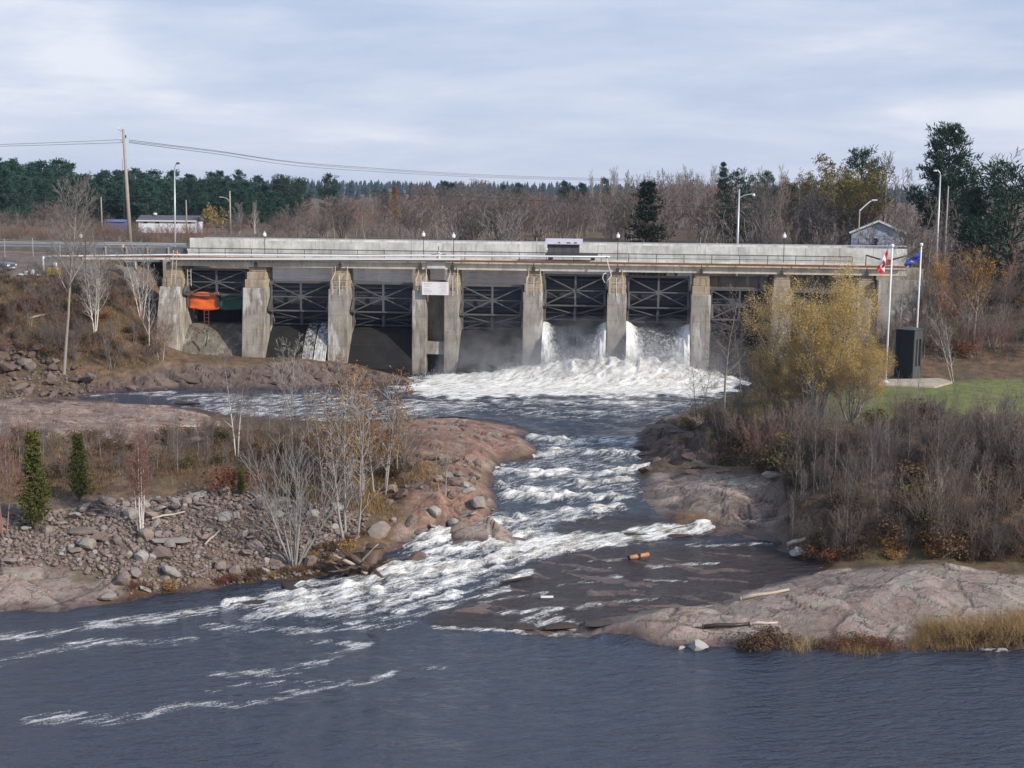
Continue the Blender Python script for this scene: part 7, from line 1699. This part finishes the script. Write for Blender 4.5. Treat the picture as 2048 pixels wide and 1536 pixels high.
logobj(G2(410, 1100, .3), G2(440, 1072, .3), .07, .04, 'driftgrey', 'short grey branch lying in the rubble', None)
logobj(G2(60, 640, .15), G2(115, 630, .2), .14, .10, 'driftgrey', 'pale log lying on the steep bank left of the dam', None)
x, y, z = P(1094, 1197, .62); o = empty('plank', (x, y, z + .05), .05); tag(o, 'short white plank stranded on the wet slope', 'plank')
MB().box(-.34, .34, -.06, .06, 0, .09).build('board', M['white'], o); MB().box(-.30, -.24, -.07, .07, .09, .11).build('cleat', M['offwhite'], o)
# ------------------------------------------------------------------ flags, kiosk and paved pad
padc = [P(1744, 770, 8.12), P(1870, 774, 8.12), P(1905, 764, 8.12), P(1880, 757, 8.12), P(1745, 760, 8.12)]
mb = MB(); n = len(padc)
x0 = [q[0] for q in padc]; y0 = [q[1] for q in padc]
mb.add([(a, b_, 8.16) for a, b_ in zip(x0, y0)] + [(a, b_, 7.6) for a, b_ in zip(x0, y0)], [tuple(range(n))] + [(i + n, (i + 1) % n + n, (i + 1) % n, i) for i in range(n)])
tag(mb.build('paved_pad', M['paving']), 'pale concrete pad under the flagpole and kiosk', None, None, 'structure')
def flagpole(px, base, top_py, label):
    o = empty('flagpole', base); tag(o, label, 'flagpole', 'white flagpoles')
    h = top_h(px, top_py, base)
    MB().tube([(0, 0, -.2), (0, 0, h * .5), (0, 0, h - .2)], [.085, .075, .06], 8).build('pole', M['white'], o, True)
    MB().lathe([(0, h - .28), (.13, h - .24), (.13, h - .06), (.06, h), (0, h + .02)], sides=9).build('finial', M['globe'], o, True)
    MB().lathe([(.3, -.02), (.3, .05), (.14, .12), (.09, .2)], sides=10).build('base_flange', M['offwhite'], o)
    return o, h
b1 = P(1771, 765, 8.16); f1, h1 = flagpole(1774, b1, 488, 'tall white flagpole flying the red and white maple leaf flag')
b2 = GD(1837, 108); f2, h2 = flagpole(1840, b2, 486, 'white flagpole behind the kiosk flying the blue flag')
def cloth(name, base, d, corners, test, mats, label, nu=56, nv=28, seed=1):
    """hoist-top, fly-top, fly-bottom, hoist-bottom pixel corners hung at distance d"""
    o = empty(name, base); tag(o, label, 'flag')
    c = [np.array(PD(a, b_, d)) - np.array(base) for a, b_ in corners]
    u, v = np.meshgrid(np.linspace(0, 1, nu + 1), np.linspace(0, 1, nv + 1))
    Q = ((1 - u) * (1 - v))[..., None] * c[0] + (u * (1 - v))[..., None] * c[1] + (u * v)[..., None] * c[2] + ((1 - u) * v)[..., None] * c[3]
    Q[..., 1] += .16 * np.sin(u * 7 + v * 4 + seed) * np.clip(u * 2.2, 0, 1) + .06 * np.sin(v * 11 + u * 3)
    Q[..., 0] += .05 * np.sin(v * 7 + u * 8) * u
    iy, ix = np.meshgrid(np.arange(nv), np.arange(nu), indexing='ij'); q = (iy * (nu + 1) + ix).ravel()
    me = mesh_np('cloth', Q.reshape(-1, 3), np.stack([q, q + 1, q + nu + 2, q + nu + 1], 1), mats, True)
    uc = ((ix + .5) / nu).ravel(); vc = ((iy + .5) / nv).ravel()
    me.polygons.foreach_set('material_index', np.array([test(a, b_) for a, b_ in zip(uc, vc)], np.int32))
    sh = link('cloth', me, o); s_ = sh.modifiers.new('thick', 'SOLIDIFY'); s_.thickness = .008
    for k in (0, 3): MB().lathe([(.03, -.03), (.05, 0), (.03, .03)], tuple(c[k]), 6).build('clip', M['chrome'], o)
LEAF = [(0, .40), (.07, .27), (.16, .30), (.11, .05), (.21, .15), (.24, .09), (.36, .11), (.32, 0), (.36, -.04), (.17, -.19), (.19, -.26), (.02, -.23), (.03, -.42)]
LEAF = LEAF + [(-a, b_) for a, b_ in LEAF[::-1]]
def leaf_in(a, b_):
    c = False; n = len(LEAF)
    for i in range(n):
        xa, ya = LEAF[i]; xb, yb = LEAF[(i + 1) % n]
        if (ya > b_) != (yb > b_) and a < (xb - xa) * (b_ - ya) / (yb - ya + 1e-12) + xa: c = not c
    return c
cloth('maple_leaf_flag', (b1[0], b1[1], b1[2] + h1 * .8), b1[1] - .12, [(1776, 497), (1752, 541), (1767, 549), (1774, 526)], lambda u, v: 0 if (u < .25 or u > .75 or leaf_in((u - .5) * 1.9, .5 - v)) else 1, [M['flagred'], M['flagwhite']], 'red and white maple leaf flag hanging limp from the tall pole')
cloth('blue_flag', (b2[0], b2[1], b2[2] + h2 * .85), b2[1] - .12, [(1839.5, 503), (1806, 529), (1812, 533), (1839.5, 520)], lambda u, v: 1 if ((u - .40) / .10) ** 2 + ((v - .45) / .2) ** 2 < 1 and v < .5 else (2 if ((u - .55) / .03) ** 2 + ((v - .6) / .08) ** 2 < 1 or ((u - .47) / .025) ** 2 + ((v - .75) / .07) ** 2 < 1 else 0), [M['flagblue'], M['flagred'], M['flagwhite']], 'blue flag with a small red and white emblem on the farther pole', seed=3)
# kiosk: boarded tower, shaded faces coloured black, the lit recessed glazed side grey
kb = P(1822, 757, 8.17); o = empty('dark_kiosk', (kb[0] + .30, kb[1] + .75, 8.16), rad(-42)); o.scale = (1.22, 1.22, 1.0); tag(o, 'tall dark boarded kiosk with a glazed slot standing on the pad', 'kiosk')
kh = top_h(1810, 660, kb)
nb = 10; wl_, wr_ = 1.25, 1.05
for i in range(nb):
    a = -wl_ / 2 + i * wl_ / nb
    MB().box(a - .35, a + wl_ / nb - .36, -.62 - .01 * (i % 2), -.55, 0, kh).build('wall_board', M['black'], o)
MB().box(-.97, .27, -.54, .62, 0, kh - .01).build('core', M['black'], o)
x1 = .27
MB().box(x1, x1 + .06, -.62, -.36, 0, kh).build('corner_board', M['dkgrey'], o); MB().box(x1, x1 + .06, .42, .62, 0, kh).build('corner_board', M['dkgrey'], o)
MB().box(x1, x1 + .06, -.36, .42, kh * .80, kh).build('header_board', M['dkgrey'], o); MB().box(x1, x1 + .06, -.36, .42, 0, kh * .24).build('base_board', M['dkgrey'], o)
MB().box(x1 + .005, x1 + .02, -.36, .42, kh * .24, kh * .80).build('glass', M['glassdark'], o); MB().box(x1 + .02, x1 + .05, .0, .03, kh * .24, kh * .80).build('mullion', M['alu'], o)
MB().add([(-1.03, -.68, kh), (.40, -.68, kh), (.40, .68, kh), (-1.03, .68, kh), (-.3, 0, kh + .22)], [(0, 1, 4), (1, 2, 4), (2, 3, 4), (3, 0, 4), (3, 2, 1, 0)]).build('roof', M['dkgrey'], o)
x, y, z = GP(1562, 838); o = empty('grey_box', (x, y, z), .2); tag(o, 'small grey box on the rocks under the yellow willow', 'box')
MB().box(-.32, .32, -.2, .2, 0, .36).build('body', M['alu'], o); MB().box(-.35, .35, -.23, .23, .36, .40).build('lid', M['dkgrey'], o)
# ------------------------------------------------------------------ left ground: truck, buckets, crate
def wheel(parent, x, y, z, r=.38, w=.26):
    t = MB().lathe([(r * .6, -w / 2), (r * .95, -w / 2), (r, -w * .3), (r, w * .3), (r * .95, w / 2), (r * .6, w / 2)], sides=18)
    o = t.build('wheel', M['tyre'], parent); o.location = (x, y, z); o.rotation_euler = (rad(90), 0, 0)
    q = MB().lathe([(0, -w * .36), (r * .18, -w * .40), (r * .60, -w * .28), (r * .60, w * .28), (r * .18, w * .4), (0, w * .36)], sides=14).build('rim', M['chrome'], o)
    for k in range(5):
        a = k * 1.2566; MB().bar((0, 0, w * .42), (math.cos(a) * r * .55, math.sin(a) * r * .55, w * .40), .06, .03).build('spoke', M['chrome'], o)
x, y, z = GP(6, 546)
tk = empty('pickup_truck', (x - .55, y + .9, z), rad(-6)); tag(tk, 'blue-grey pickup truck parked on the gravel, front end showing', 'truck')
def sect(pts, w0, w1=None):
    mb = MB(); n = len(pts); w1 = w1 or [w0] * n
    mb.add([(a, -b_, c) for (a, c), b_ in zip(pts, w1)] + [(a, b_, c) for (a, c), b_ in zip(pts, w1)], [tuple(range(n - 1, -1, -1)), tuple(range(n, 2 * n))] + [(i, (i + 1) % n, (i + 1) % n + n, i + n) for i in range(n)])
    return mb
bd = sect([(-4.3, .55), (-4.3, 1.12), (-.55, 1.12), (.15, 1.10), (.95, 1.02), (1.22, .92), (1.30, .72), (1.30, .50), (.95, .42), (-4.2, .42)], .93).build('body', M['truck'], tk)
bv = bd.modifiers.new('edge', 'BEVEL'); bv.width = .07; bv.segments = 3
cb = sect([(-2.5, 1.12), (-2.3, 1.78), (-.95, 1.80), (-.25, 1.12)], .8, [.88, .72, .72, .88]).build('cab', M['truck'], tk)
sect([(-.95, 1.74), (-.31, 1.15), (-.27, 1.16), (-.91, 1.76)], .66, [.66, .8, .8, .66]).build('windscreen', M['glassdark'], tk)
for s_ in (-1, 1):
    MB().add([(-2.2, s_ * .885, 1.18), (-.5, s_ * .885, 1.18), (-1.0, s_ * .755, 1.70), (-2.1, s_ * .755, 1.70)], [(0, 1, 2, 3) if s_ < 0 else (3, 2, 1, 0)]).build('side_window', M['glassdark'], tk)
    MB().box(1.16, 1.315, s_ * .72 - .17, s_ * .72 + .17, .72, .88).build('headlight', M['lens'], tk)
    MB().box(.98, 1.10, s_ * .93 - .012, s_ * .93 + .012, .74, .86).build('marker_light', M['lens'], tk)
    wheel(tk, .55, s_ * .83, .38); wheel(tk, -3.1, s_ * .83, .38)
    MB().tube([(.08, s_ * .945, .42), (.2, s_ * .945, .72), (.42, s_ * .945, .84), (.68, s_ * .945, .84), (.90, s_ * .945, .72), (1.02, s_ * .945, .45)], .04, 5).build('wheel_arch', M['dkgrey'], tk)
    MB().lathe([(0, -.02), (.07, 0), (0, .02)], (1.34, s_ * .62, .53), 8).build('fog_light', M['lens'], tk)
MB().box(1.28, 1.40, -.90, .90, .44, .62).build('bumper', M['chrome'], tk)
MB().box(1.29, 1.325, -.5, .5, .68, .88).build('grille', M['dkgrey'], tk)
MB().box(1.40, 1.42, -.25, .25, .47, .59).build('number_plate', M['white'], tk)
def gobj(name, px, py, label, cat, group=None):
    o = empty(name, GP(px, py), VR.uniform(-.3, .3)); tag(o, label, cat, group); return o
o = gobj('yellow_crate', 108, 551, 'yellow plastic crate beside the down-turned white pipe', 'crate')
MB().box(-.55, .55, -.4, .4, 0, .68).build('body', M['yellow'], o); MB().box(-.58, .58, -.43, .43, .68, .76).build('lid', M['yellowpaint'], o)
for a in (-.3, .0, .3): MB().box(a - .03, a + .03, -.42, -.401, .05, .66).build('rib', M['yellowpaint'], o)
def bucket(px, py, r, h, label):
    o = gobj('bucket', px, py, label, 'bucket', 'white buckets at the gravel edge')
    MB().lathe([(0, 0), (r * .85, 0), (r, h), (r * 1.06, h), (r * 1.06, h + .04), (0, h + .04)], sides=12).build('body', M['white'], o, False)
    MB().tube([(-r, 0, h * .9), (-r * .7, 0, h * .6), (0, -r * 1.02, h * .45), (r * .7, 0, h * .6), (r, 0, h * .9)], .015, 4).build('handle', M['alu'], o)
bucket(52, 550, .20, .36, 'small rounded white bucket nearest the truck'); bucket(64, 550.5, .27, .52, 'tall white bucket beside the small rounded one')
bucket(110, 536, .22, .48, 'white bucket standing behind the yellow crate')
for px, py, lab in ((42, 551.5, 'flat white sack left of the buckets'), (74, 552, 'crumpled white sack right of the buckets')):
    o = gobj('white_sack', px, py, lab, 'sack'); MB().lathe([(0, 0), (.35, .0), (.38, .08), (.2, .16), (0, .15)], sides=9).build('bag', M['offwhite'], o, True); MB().tube([(.3, 0, .08), (.45, .05, .06)], [.06, .02], 5).build('neck', M['offwhite'], o)
# ------------------------------------------------------------------ road, guard rails, poles and wires
mb = MB(); s0 = pl - .2
for a, b_ in ((-160, -110), (-110, -80), (-80, -60), (-60, s0)):
    def rz_(s_): return max(ground_z(*dam2w(s_, 8.2)[:2]), ground_z(*dam2w(s_, 12)[:2]), ground_z(*dam2w(s_, 15)[:2])) + .06
    za, zb_ = rz_(a), rz_(b_) if b_ < s0 else Zp(507, po) + .02
    v = [dam2w(a, 7.8, za), dam2w(b_, 7.8, zb_), dam2w(b_, 15.6, zb_), dam2w(a, 15.6, za)]
    mb.add(v + [(p_[0], p_[1], p_[2] - 1.5) for p_ in v], [(0, 1, 2, 3), (4, 5, 1, 0), (6, 7, 3, 2)])
tag(mb.build('road', M['asphalt']), 'grey asphalt road running onto the bridge', None, None, 'structure')
def guard(sa, sb, off, zf, label):
    o = empty('guard_rail', dam2w((sa + sb) / 2, off, zf), DZ); tag(o, label, 'guard rail', 'guard rails beside the road')
    L = sb - sa; n = int(abs(L) / 2.2)
    MB().prism([(-.04, .50), (.03, .56), (-.03, .65), (.03, .74), (-.04, .80), (-.07, .80), (0, .74), (-.06, .65), (0, .56), (-.07, .50)], -L / 2, L / 2).build('beam', M['alu'], o)
    me = None
    for k in range(n + 1):
        a = -L / 2 + L * k / n
        if me is None: q = MB().box(-.06, .06, .05, .2, -.6, .72).build('post', M['wood_pole'], o); me = q.data; q.location = (a, 0, 0)
        else: link('post', me, o, (a, 0, 0))
zr = Zp(497, 16, 200)
guard(-110, S(345, 490, 16), 16.2, Zp(497, 16.2, 150), 'galvanised guard rail on the far side of the road left of the dam')
guard(S(210, 490, 7.6), S(378, 490, 7.6), 7.6, Zp(499, 7.6, 300), 'galvanised guard rail leading up to the bridge parapet')
x, y, z = GP(247, 511, 120, 170); o = empty('marker_post', (x, y, z)); tag(o, 'yellow marker post beside the road end', 'post')
MB().box(-.09, .09, -.03, .03, -.2, 1.3).build('blade', M['yellowpaint'], o); MB().box(-.06, .06, -.04, -.031, .9, 1.2).build('reflector', M['offwhite'], o)
# chain-link posts at the parking ground
o = empty('wire_fence', GD(0, 141)); tag(o, 'thin wire fence between the parking ground and the road', 'fence')
b0 = o.location
for px in (-60, 14, 70, 124):
    q = GD(px, 141); MB().tube([(q[0] - b0.x, 0, q[2] - b0.z - .2), (q[0] - b0.x, 0, q[2] - b0.z + 2.0)], .03, 5).build('post', M['alu'], o)
qa, qb = GD(-60, 141), GD(124, 141)
for hh_ in (.7, 1.4, 1.98): MB().tube([(qa[0] - b0.x, 0, qa[2] - b0.z + hh_), (qb[0] - b0.x, 0, qb[2] - b0.z + hh_)], .012, 4).build('strand', M['alu'], o)
def pole(name, px, d, top_py, r, mt, label, cat='utility pole', ptx=None, group=None):
    b_ = GD(px, d); o = empty(name, b_); tag(o, label, cat, group); h = top_h(px, top_py, b_)
    tx = ((ptx or px) - px) * d / F_PX
    MB().tube([(0, 0, -.4), (tx * .5, 0, h * .5), (tx, 0, h)], [r * 1.2, r, r * .75], 8).build('pole', M[mt], o, True)
    return o, h, tx
up_, h, tx = pole('utility_pole', 265, 158, 258, .21, 'wood_pole', 'tall bleached wooden utility pole with crossarms left of the dam', 'utility pole', 257)
for dz, w_ in ((.25, .55), (1.5, .4)):
    MB().bar((tx - w_ * 1.2, 0, h - dz + .2), (tx + .1, 0, h - dz - .15), .1, .12).build('crossarm', M['wood_pole'], up_)
    MB().lathe([(.03, 0), (.07, .05), (.05, .12), (.07, .18), (0, .22)], (tx - w_ * 1.1, 0, h - dz + .24), 7).build('insulator', M['globe'], up_)
MB().lathe([(.05, -.3), (.09, -.1), (.05, .1), (0, .12)], (tx + .28, 0, h - .8), 7).build('insulator', M['dkgrey'], up_)
MB().tube([(tx * .3 - .5, 0, 1.5), (tx * .75 - .35, 0, h * .75)], .02, 4).build('riser_cable', M['dkgrey'], up_)
lp, h, tx = pole('street_lamp', 352, 147, 340, .10, 'alu', 'slim grey street lamp with small round head at the left bridge end', 'street lamp', 356)
MB().tube([(tx, 0, h - .2), (tx + .02, 0, h + .25), (tx + .15, 0, h + .6), (tx + .38, -.1, h + .72)], [.075, .06, .05, .05], 6).build('arm', M['alu'], lp, True)
MB().lathe([(0, -.14), (.20, -.10), (.22, 0), (.12, .12), (0, .14)], (tx + .42, -.1, h + .74), 9).build('lamp_head', M['dkgrey'], lp, True)
lp, h, tx = pole('street_lamp', 464, 220, 382, .14, 'wood_pole', 'wooden pole with a lamp arm beyond the yellow tree', 'street lamp')
MB().tube([(0, 0, h - 1.8), (-.6, 0, h - 1.2), (-1.5, 0, h - 1.0)], .07, 5).build('arm', M['alu'], lp); MB().box(-1.8, -1.3, -.15, .15, h - 1.1, h - .95).build('lamp_head', M['alu'], lp)
pole('utility_pole', 377, 215, 400, .12, 'wood_pole', 'short plain pole behind the low white building roof', 'utility pole')
pole('utility_pole', 209, 215, 394, .12, 'wood_pole', 'short plain pole behind the big grey cottonwood', 'utility pole')
lp, h, tx = pole('street_lamp', 1471, 160, 378, .14, 'alu', 'pale pole with curved lamp arm in front of the broad dark pine', 'street lamp')
MB().tube([(0, 0, h - 1.1), (.6, 0, h - .75), (1.4, 0, h - .6), (1.75, 0, h - .6)], .05, 5).build('arm', M['alu'], lp); MB().lathe([(0, -.2), (.16, -.18), (.2, 0), (.08, .12), (0, .12)], (1.78, 0, h - .65), 8).build('lamp_head', M['globe'], lp)
MB().tube([(-.1, 0, h - .2), (-.1, 0, h + .3)], .04, 5).build('bracket', M['dkgrey'], lp)
lp, h, tx = pole('street_lamp', 1711, 152, 418, .09, 'wood_pole', 'lamp arm reaching over the grey gabled house', 'street lamp')
MB().tube([(0, 0, h - .2), (.6, 0, h + .4), (1.2, 0, h + .9), (1.75, 0, h + 1.05)], .07, 6).build('arm', M['offwhite'], lp); MB().box(1.35, 1.95, -.14, .14, h + .98, h + 1.12).build('lamp_head', M['offwhite'], lp)
lp, h, tx = pole('street_lamp', 1869, 146, 350, .11, 'alu', 'tall grey curved street lamp in front of the big white pine', 'street lamp', 1867)
MB().tube([(tx, 0, h - .1), (tx - .08, 0, h + .25), (tx - .3, 0, h + .48), (tx - .55, 0, h + .5)], .075, 6).build('arm', M['alu'], lp, True); MB().lathe([(0, -.1), (.2, -.08), (.18, .05), (0, .1)], (tx - .62, 0, h + .48), 8).build('lamp_head', M['offwhite'], lp)
pole('utility_pole', 1884, 146, 372, .10, 'wood_pole', 'plain wooden pole right of the tall curved street lamp', 'utility pole')
pole('utility_pole', 2052, 520, 330, .2, 'wood_pole', 'far wooden pole carrying the long wires', 'utility pole')
def wire(pts, r, label):
    o = empty('power_line', PD(*pts[0])); b0 = o.location.copy(); tag(o, label, 'power line', 'overhead wires')
    W3 = np.array([PD(*q) for q in pts]) - np.array(b0); tt = np.r_[0, np.cumsum(np.linalg.norm(np.diff(W3, axis=0), axis=1))]
    co = []
    for i in range(len(W3) - 1):          # smooth run through the hanging points
        a_, b_, c_, d_ = W3[max(0, i - 1)], W3[i], W3[i + 1], W3[min(len(W3) - 1, i + 2)]
        for u_ in np.linspace(0, 1, 8)[(0 if i == 0 else 1):]:
            co.append(.5 * (2 * b_ + (c_ - a_) * u_ + (2 * a_ - 5 * b_ + 4 * c_ - d_) * u_ ** 2 + (3 * b_ - a_ - 3 * c_ + d_) * u_ ** 3))
    co = np.array(co)
    MB().tube([tuple(c_) for c_ in co], r, 4).build('strand', M['wire'], o)
    MB().lathe([(.03, -.06), (.07, 0), (.03, .06)], tuple(co[-1]), 6).build('insulator', M['dkgrey'], o)
wire([(-120, 292, 158), (60, 287, 158), (248, 279, 158)], .022, 'upper wire running left from the tall utility pole')
wire([(-120, 295, 158), (60, 291, 158), (250, 285, 158)], .022, 'second wire running left from the tall utility pole')
wire([(258, 280, 158), (420, 300, 175), (700, 333, 240), (1200, 357, 340), (2052, 372, 520)], .03, 'upper wire running right from the tall utility pole')
wire([(258, 285, 158), (420, 306, 175), (700, 340, 240), (1200, 361, 340), (2052, 376, 520)], .03, 'second wire running right from the tall utility pole')
wire([(258, 283, 158), (430, 303, 175), (720, 337, 240), (1200, 359, 340), (2052, 374, 520)], .024, 'middle wire running right from the tall utility pole')
wire([(-120, 362, 158), (80, 354, 158), (256, 349, 158)], .03, 'dark cable low on the tall utility pole, left side')
wire([(258, 349, 158), (450, 362, 159), (800, 386, 160), (1250, 409, 161), (1470, 416, 160)], .03, 'dark cable low on the tall utility pole, right side')
wire([(1472, 416, 160), (1700, 424, 160), (2150, 432, 160)], .025, 'dark cable running right from the pale lamp pole')
wire([(-80, 384, 220), (120, 398, 220), (300, 397, 220), (464, 384, 220)], .03, 'upper sagging wire in front of the pine wood')
wire([(-80, 380, 220), (120, 393, 220), (300, 392, 220), (464, 382, 220)], .026, 'lower sagging wire in front of the pine wood')
# ------------------------------------------------------------------ houses
def house(px, d, w, dep, hw_, hr, rz, wallm, label, name='house', ridge='x', base_dz=0.0):
    b_ = GD(px, d); o = empty(name, (b_[0], b_[1], b_[2] + base_dz), rz); tag(o, label, 'house')
    MB().box(-w / 2, w / 2, -dep / 2, dep / 2, -.5, hw_).build('wall', M[wallm], o)
    n = int(hw_ / .42)
    for k in range(n): MB().box(-w / 2 - .015, w / 2 + .015, -dep / 2 - .02, -dep / 2, k * hw_ / n, (k + 1) * hw_ / n - .03).build('siding_board', M[wallm], o)
    e = .3
    if ridge == 'y':
        MB().add([(-w / 2, -dep / 2, hw_), (w / 2, -dep / 2, hw_), (0, -dep / 2, hw_ + hr - .12), (-w / 2, -dep / 2 + .1, hw_), (w / 2, -dep / 2 + .1, hw_), (0, -dep / 2 + .1, hw_ + hr - .12)], [(0, 1, 2), (5, 4, 3), (0, 2, 5, 3), (1, 4, 5, 2), (0, 3, 4, 1)]).build('gable', M[wallm], o)
        q = [(-w / 2 - e, hw_ - e * hr / (w / 2)), (0, hw_ + hr), (w / 2 + e, hw_ - e * hr / (w / 2))]
        rf = MB().add([(q[0][0], -dep / 2 - e, q[0][1]), (q[1][0], -dep / 2 - e, q[1][1]), (q[2][0], -dep / 2 - e, q[2][1]), (q[0][0], dep / 2 + e, q[0][1]), (q[1][0], dep / 2 + e, q[1][1]), (q[2][0], dep / 2 + e, q[2][1])], [(0, 1, 4, 3), (1, 2, 5, 4)]).build('roof', M['roof'], o)
        for a, b2_ in ((q[0], q[1]), (q[1], q[2])): MB().bar((a[0], -dep / 2 - e - .03, a[1]), (b2_[0], -dep / 2 - e - .03, b2_[1]), .22, .06).build('fascia', M['offwhite'], rf)
    else:
        q = [(-dep / 2 - e, hw_ - .05), (0, hw_ + hr), (dep / 2 + e, hw_ - .05)]
        rf = MB().prism([q[0], q[1], q[2]], -w / 2 - e, w / 2 + e).build('roof', M['roof'], o)
        MB().box(-w / 2 - e, w / 2 + e, -dep / 2 - e - .05, -dep / 2 - e, hw_ - .22, hw_).build('fascia', M['offwhite'], rf)
    sl_ = rf.modifiers.new('thick', 'SOLIDIFY'); sl_.thickness = .08
    return o
def window(o, x, y, z, w, h, mt='glassdark', nm='window'):
    f = MB().box(x - w / 2, x + w / 2, y - .06, y - .021, z, z + h).build(nm, M['offwhite'], o)
    MB().box(x - w / 2 + .07, x + w / 2 - .07, y - .075, y - .061, z + .07, z + h - .07).build('pane', M[mt], f)
gz = GD(1745, 158)
hs = house(1748, 158, 6.0, 7.0, max(1.5, top_h(1748, 463, gz)), top_h(1748, 441, gz) - top_h(1748, 463, gz), rad(-14), 'siding', 'grey gabled house behind the right end of the bridge', 'house', 'y')
zw_ = top_h(1748, 492, gz); window(hs, -.25, -3.5, zw_ - .4, .6, 1.5, 'black', 'door')
MB().lathe([(.10, -.06), (.10, 0), (.16, .05)], (0, -3.54, top_h(1748, 453, gz)), 8).build('gable_lamp', M['offwhite'], hs)
gz = GD(345, 225)
hs = house(346, 225, 9.6, 6, top_h(345, 440, gz), .8, rad(2), 'siding_w', 'low white building with dark roof in front of the pine wood')
for a in (-3.6, -1.6, 1.4, 3.8): window(hs, a, -3.0, top_h(345, 447, gz), .8, .6)
MB().lathe([(0, .0), (.3, .05), (.35, .25), (.2, .4), (0, .45)], (-2.5, -.6, top_h(345, 432, gz) + .1), 9).build('roof_vent', M['offwhite'], hs)
o = empty('blue_shed', GD(238, 228)); tag(o, 'low blue sheet-covered shed behind the tall utility pole', 'shed')
hz_ = top_h(238, 440, o.location); MB().box(-1.7, 1.7, -1, 1, -.3, hz_ - .3).build('wall', M['bluetarp'], o); MB().prism([(-1.2, hz_ - .3), (0, hz_ + .1), (1.2, hz_ - .3)], -1.8, 1.8).build('roof', M['bluetarp'], o)
# ------------------------------------------------------------------ mist in front of the gates and air over the valley
def volume_box(name, V, dens, col, label, aniso=0.2):
    m = bpy.data.materials.new(name); m.use_nodes = True; nt = m.node_tree; nt.nodes.clear()
    pv_ = nd(nt, 'ShaderNodeVolumePrincipled', {'Color': (*col, 1), 'Density': dens, 'Anisotropy': aniso}); o_ = nd(nt, 'ShaderNodeOutputMaterial'); nt.links.new(pv_.outputs[0], o_.inputs['Volume'])
    mb = MB(); mb.box(*V); o = mb.build(name, m); tag(o, label, None, None, 'stuff'); return o
volume_box('haze', (-3600, 3600, -60, 3200, -8, 75), 0.00010, (0.66, 0.82, 1.0), 'thin pale autumn haze over the valley')

# mist hanging over the boil below the open gates
m = bpy.data.materials.new('mist'); m.use_nodes = True; nt = m.node_tree; nt.nodes.clear()
oc = nd(nt, 'ShaderNodeTexCoord').outputs['Object']; sp_ = nd(nt, 'ShaderNodeSeparateXYZ', {0: oc})
nz = noise(nt, oc, 0.55, 5, 0.62, 0.4)
def bell(sock, c, w): 
    d_ = mth(nt, 'DIVIDE', mth(nt, 'SUBTRACT', sock, c), w); return mth(nt, 'POWER', 2.718, mth(nt, 'MULTIPLY', mth(nt, 'MULTIPLY', d_, d_), -1.0))
sc0 = S(1240, 740)
hx = mth(nt, 'ADD', bell(sp_.outputs[0], S(1150, 740) , 4.6), bell(sp_.outputs[0], S(1325, 740), 4.8))
hx = mth(nt, 'ADD', hx, mth(nt, 'MULTIPLY', bell(sp_.outputs[0], S(1020, 740), 6.5), 0.45))
hz = mth(nt, 'POWER', 2.718, mth(nt, 'MULTIPLY', mth(nt, 'SUBTRACT', sp_.outputs[2], 4.6), -0.62))
hy = bell(sp_.outputs[1], -1.6, 2.6)
dn = mth(nt, 'MULTIPLY', mth(nt, 'MULTIPLY', hx, mth(nt, 'MULTIPLY', hz, hy)), ramp(nt, nz, [(0.40, 0.0), (0.66, 1.0)]))
pv_ = nd(nt, 'ShaderNodeVolumePrincipled', {'Color': (0.96, 0.97, 1.0, 1), 'Density': mth(nt, 'MULTIPLY', dn, 1.5), 'Anisotropy': 0.1}); o_ = nd(nt, 'ShaderNodeOutputMaterial'); nt.links.new(pv_.outputs[0], o_.inputs['Volume'])
mb = MB(); mb.box(S(880, 740), S(1500, 740), -6.5, .9, 4.0, 10.5); o = mb.build('mist', m, None, False, dam2w(0, 0, 0), DZ); tag(o, 'white mist drifting over the boil below the open gates', None, None, 'stuff')
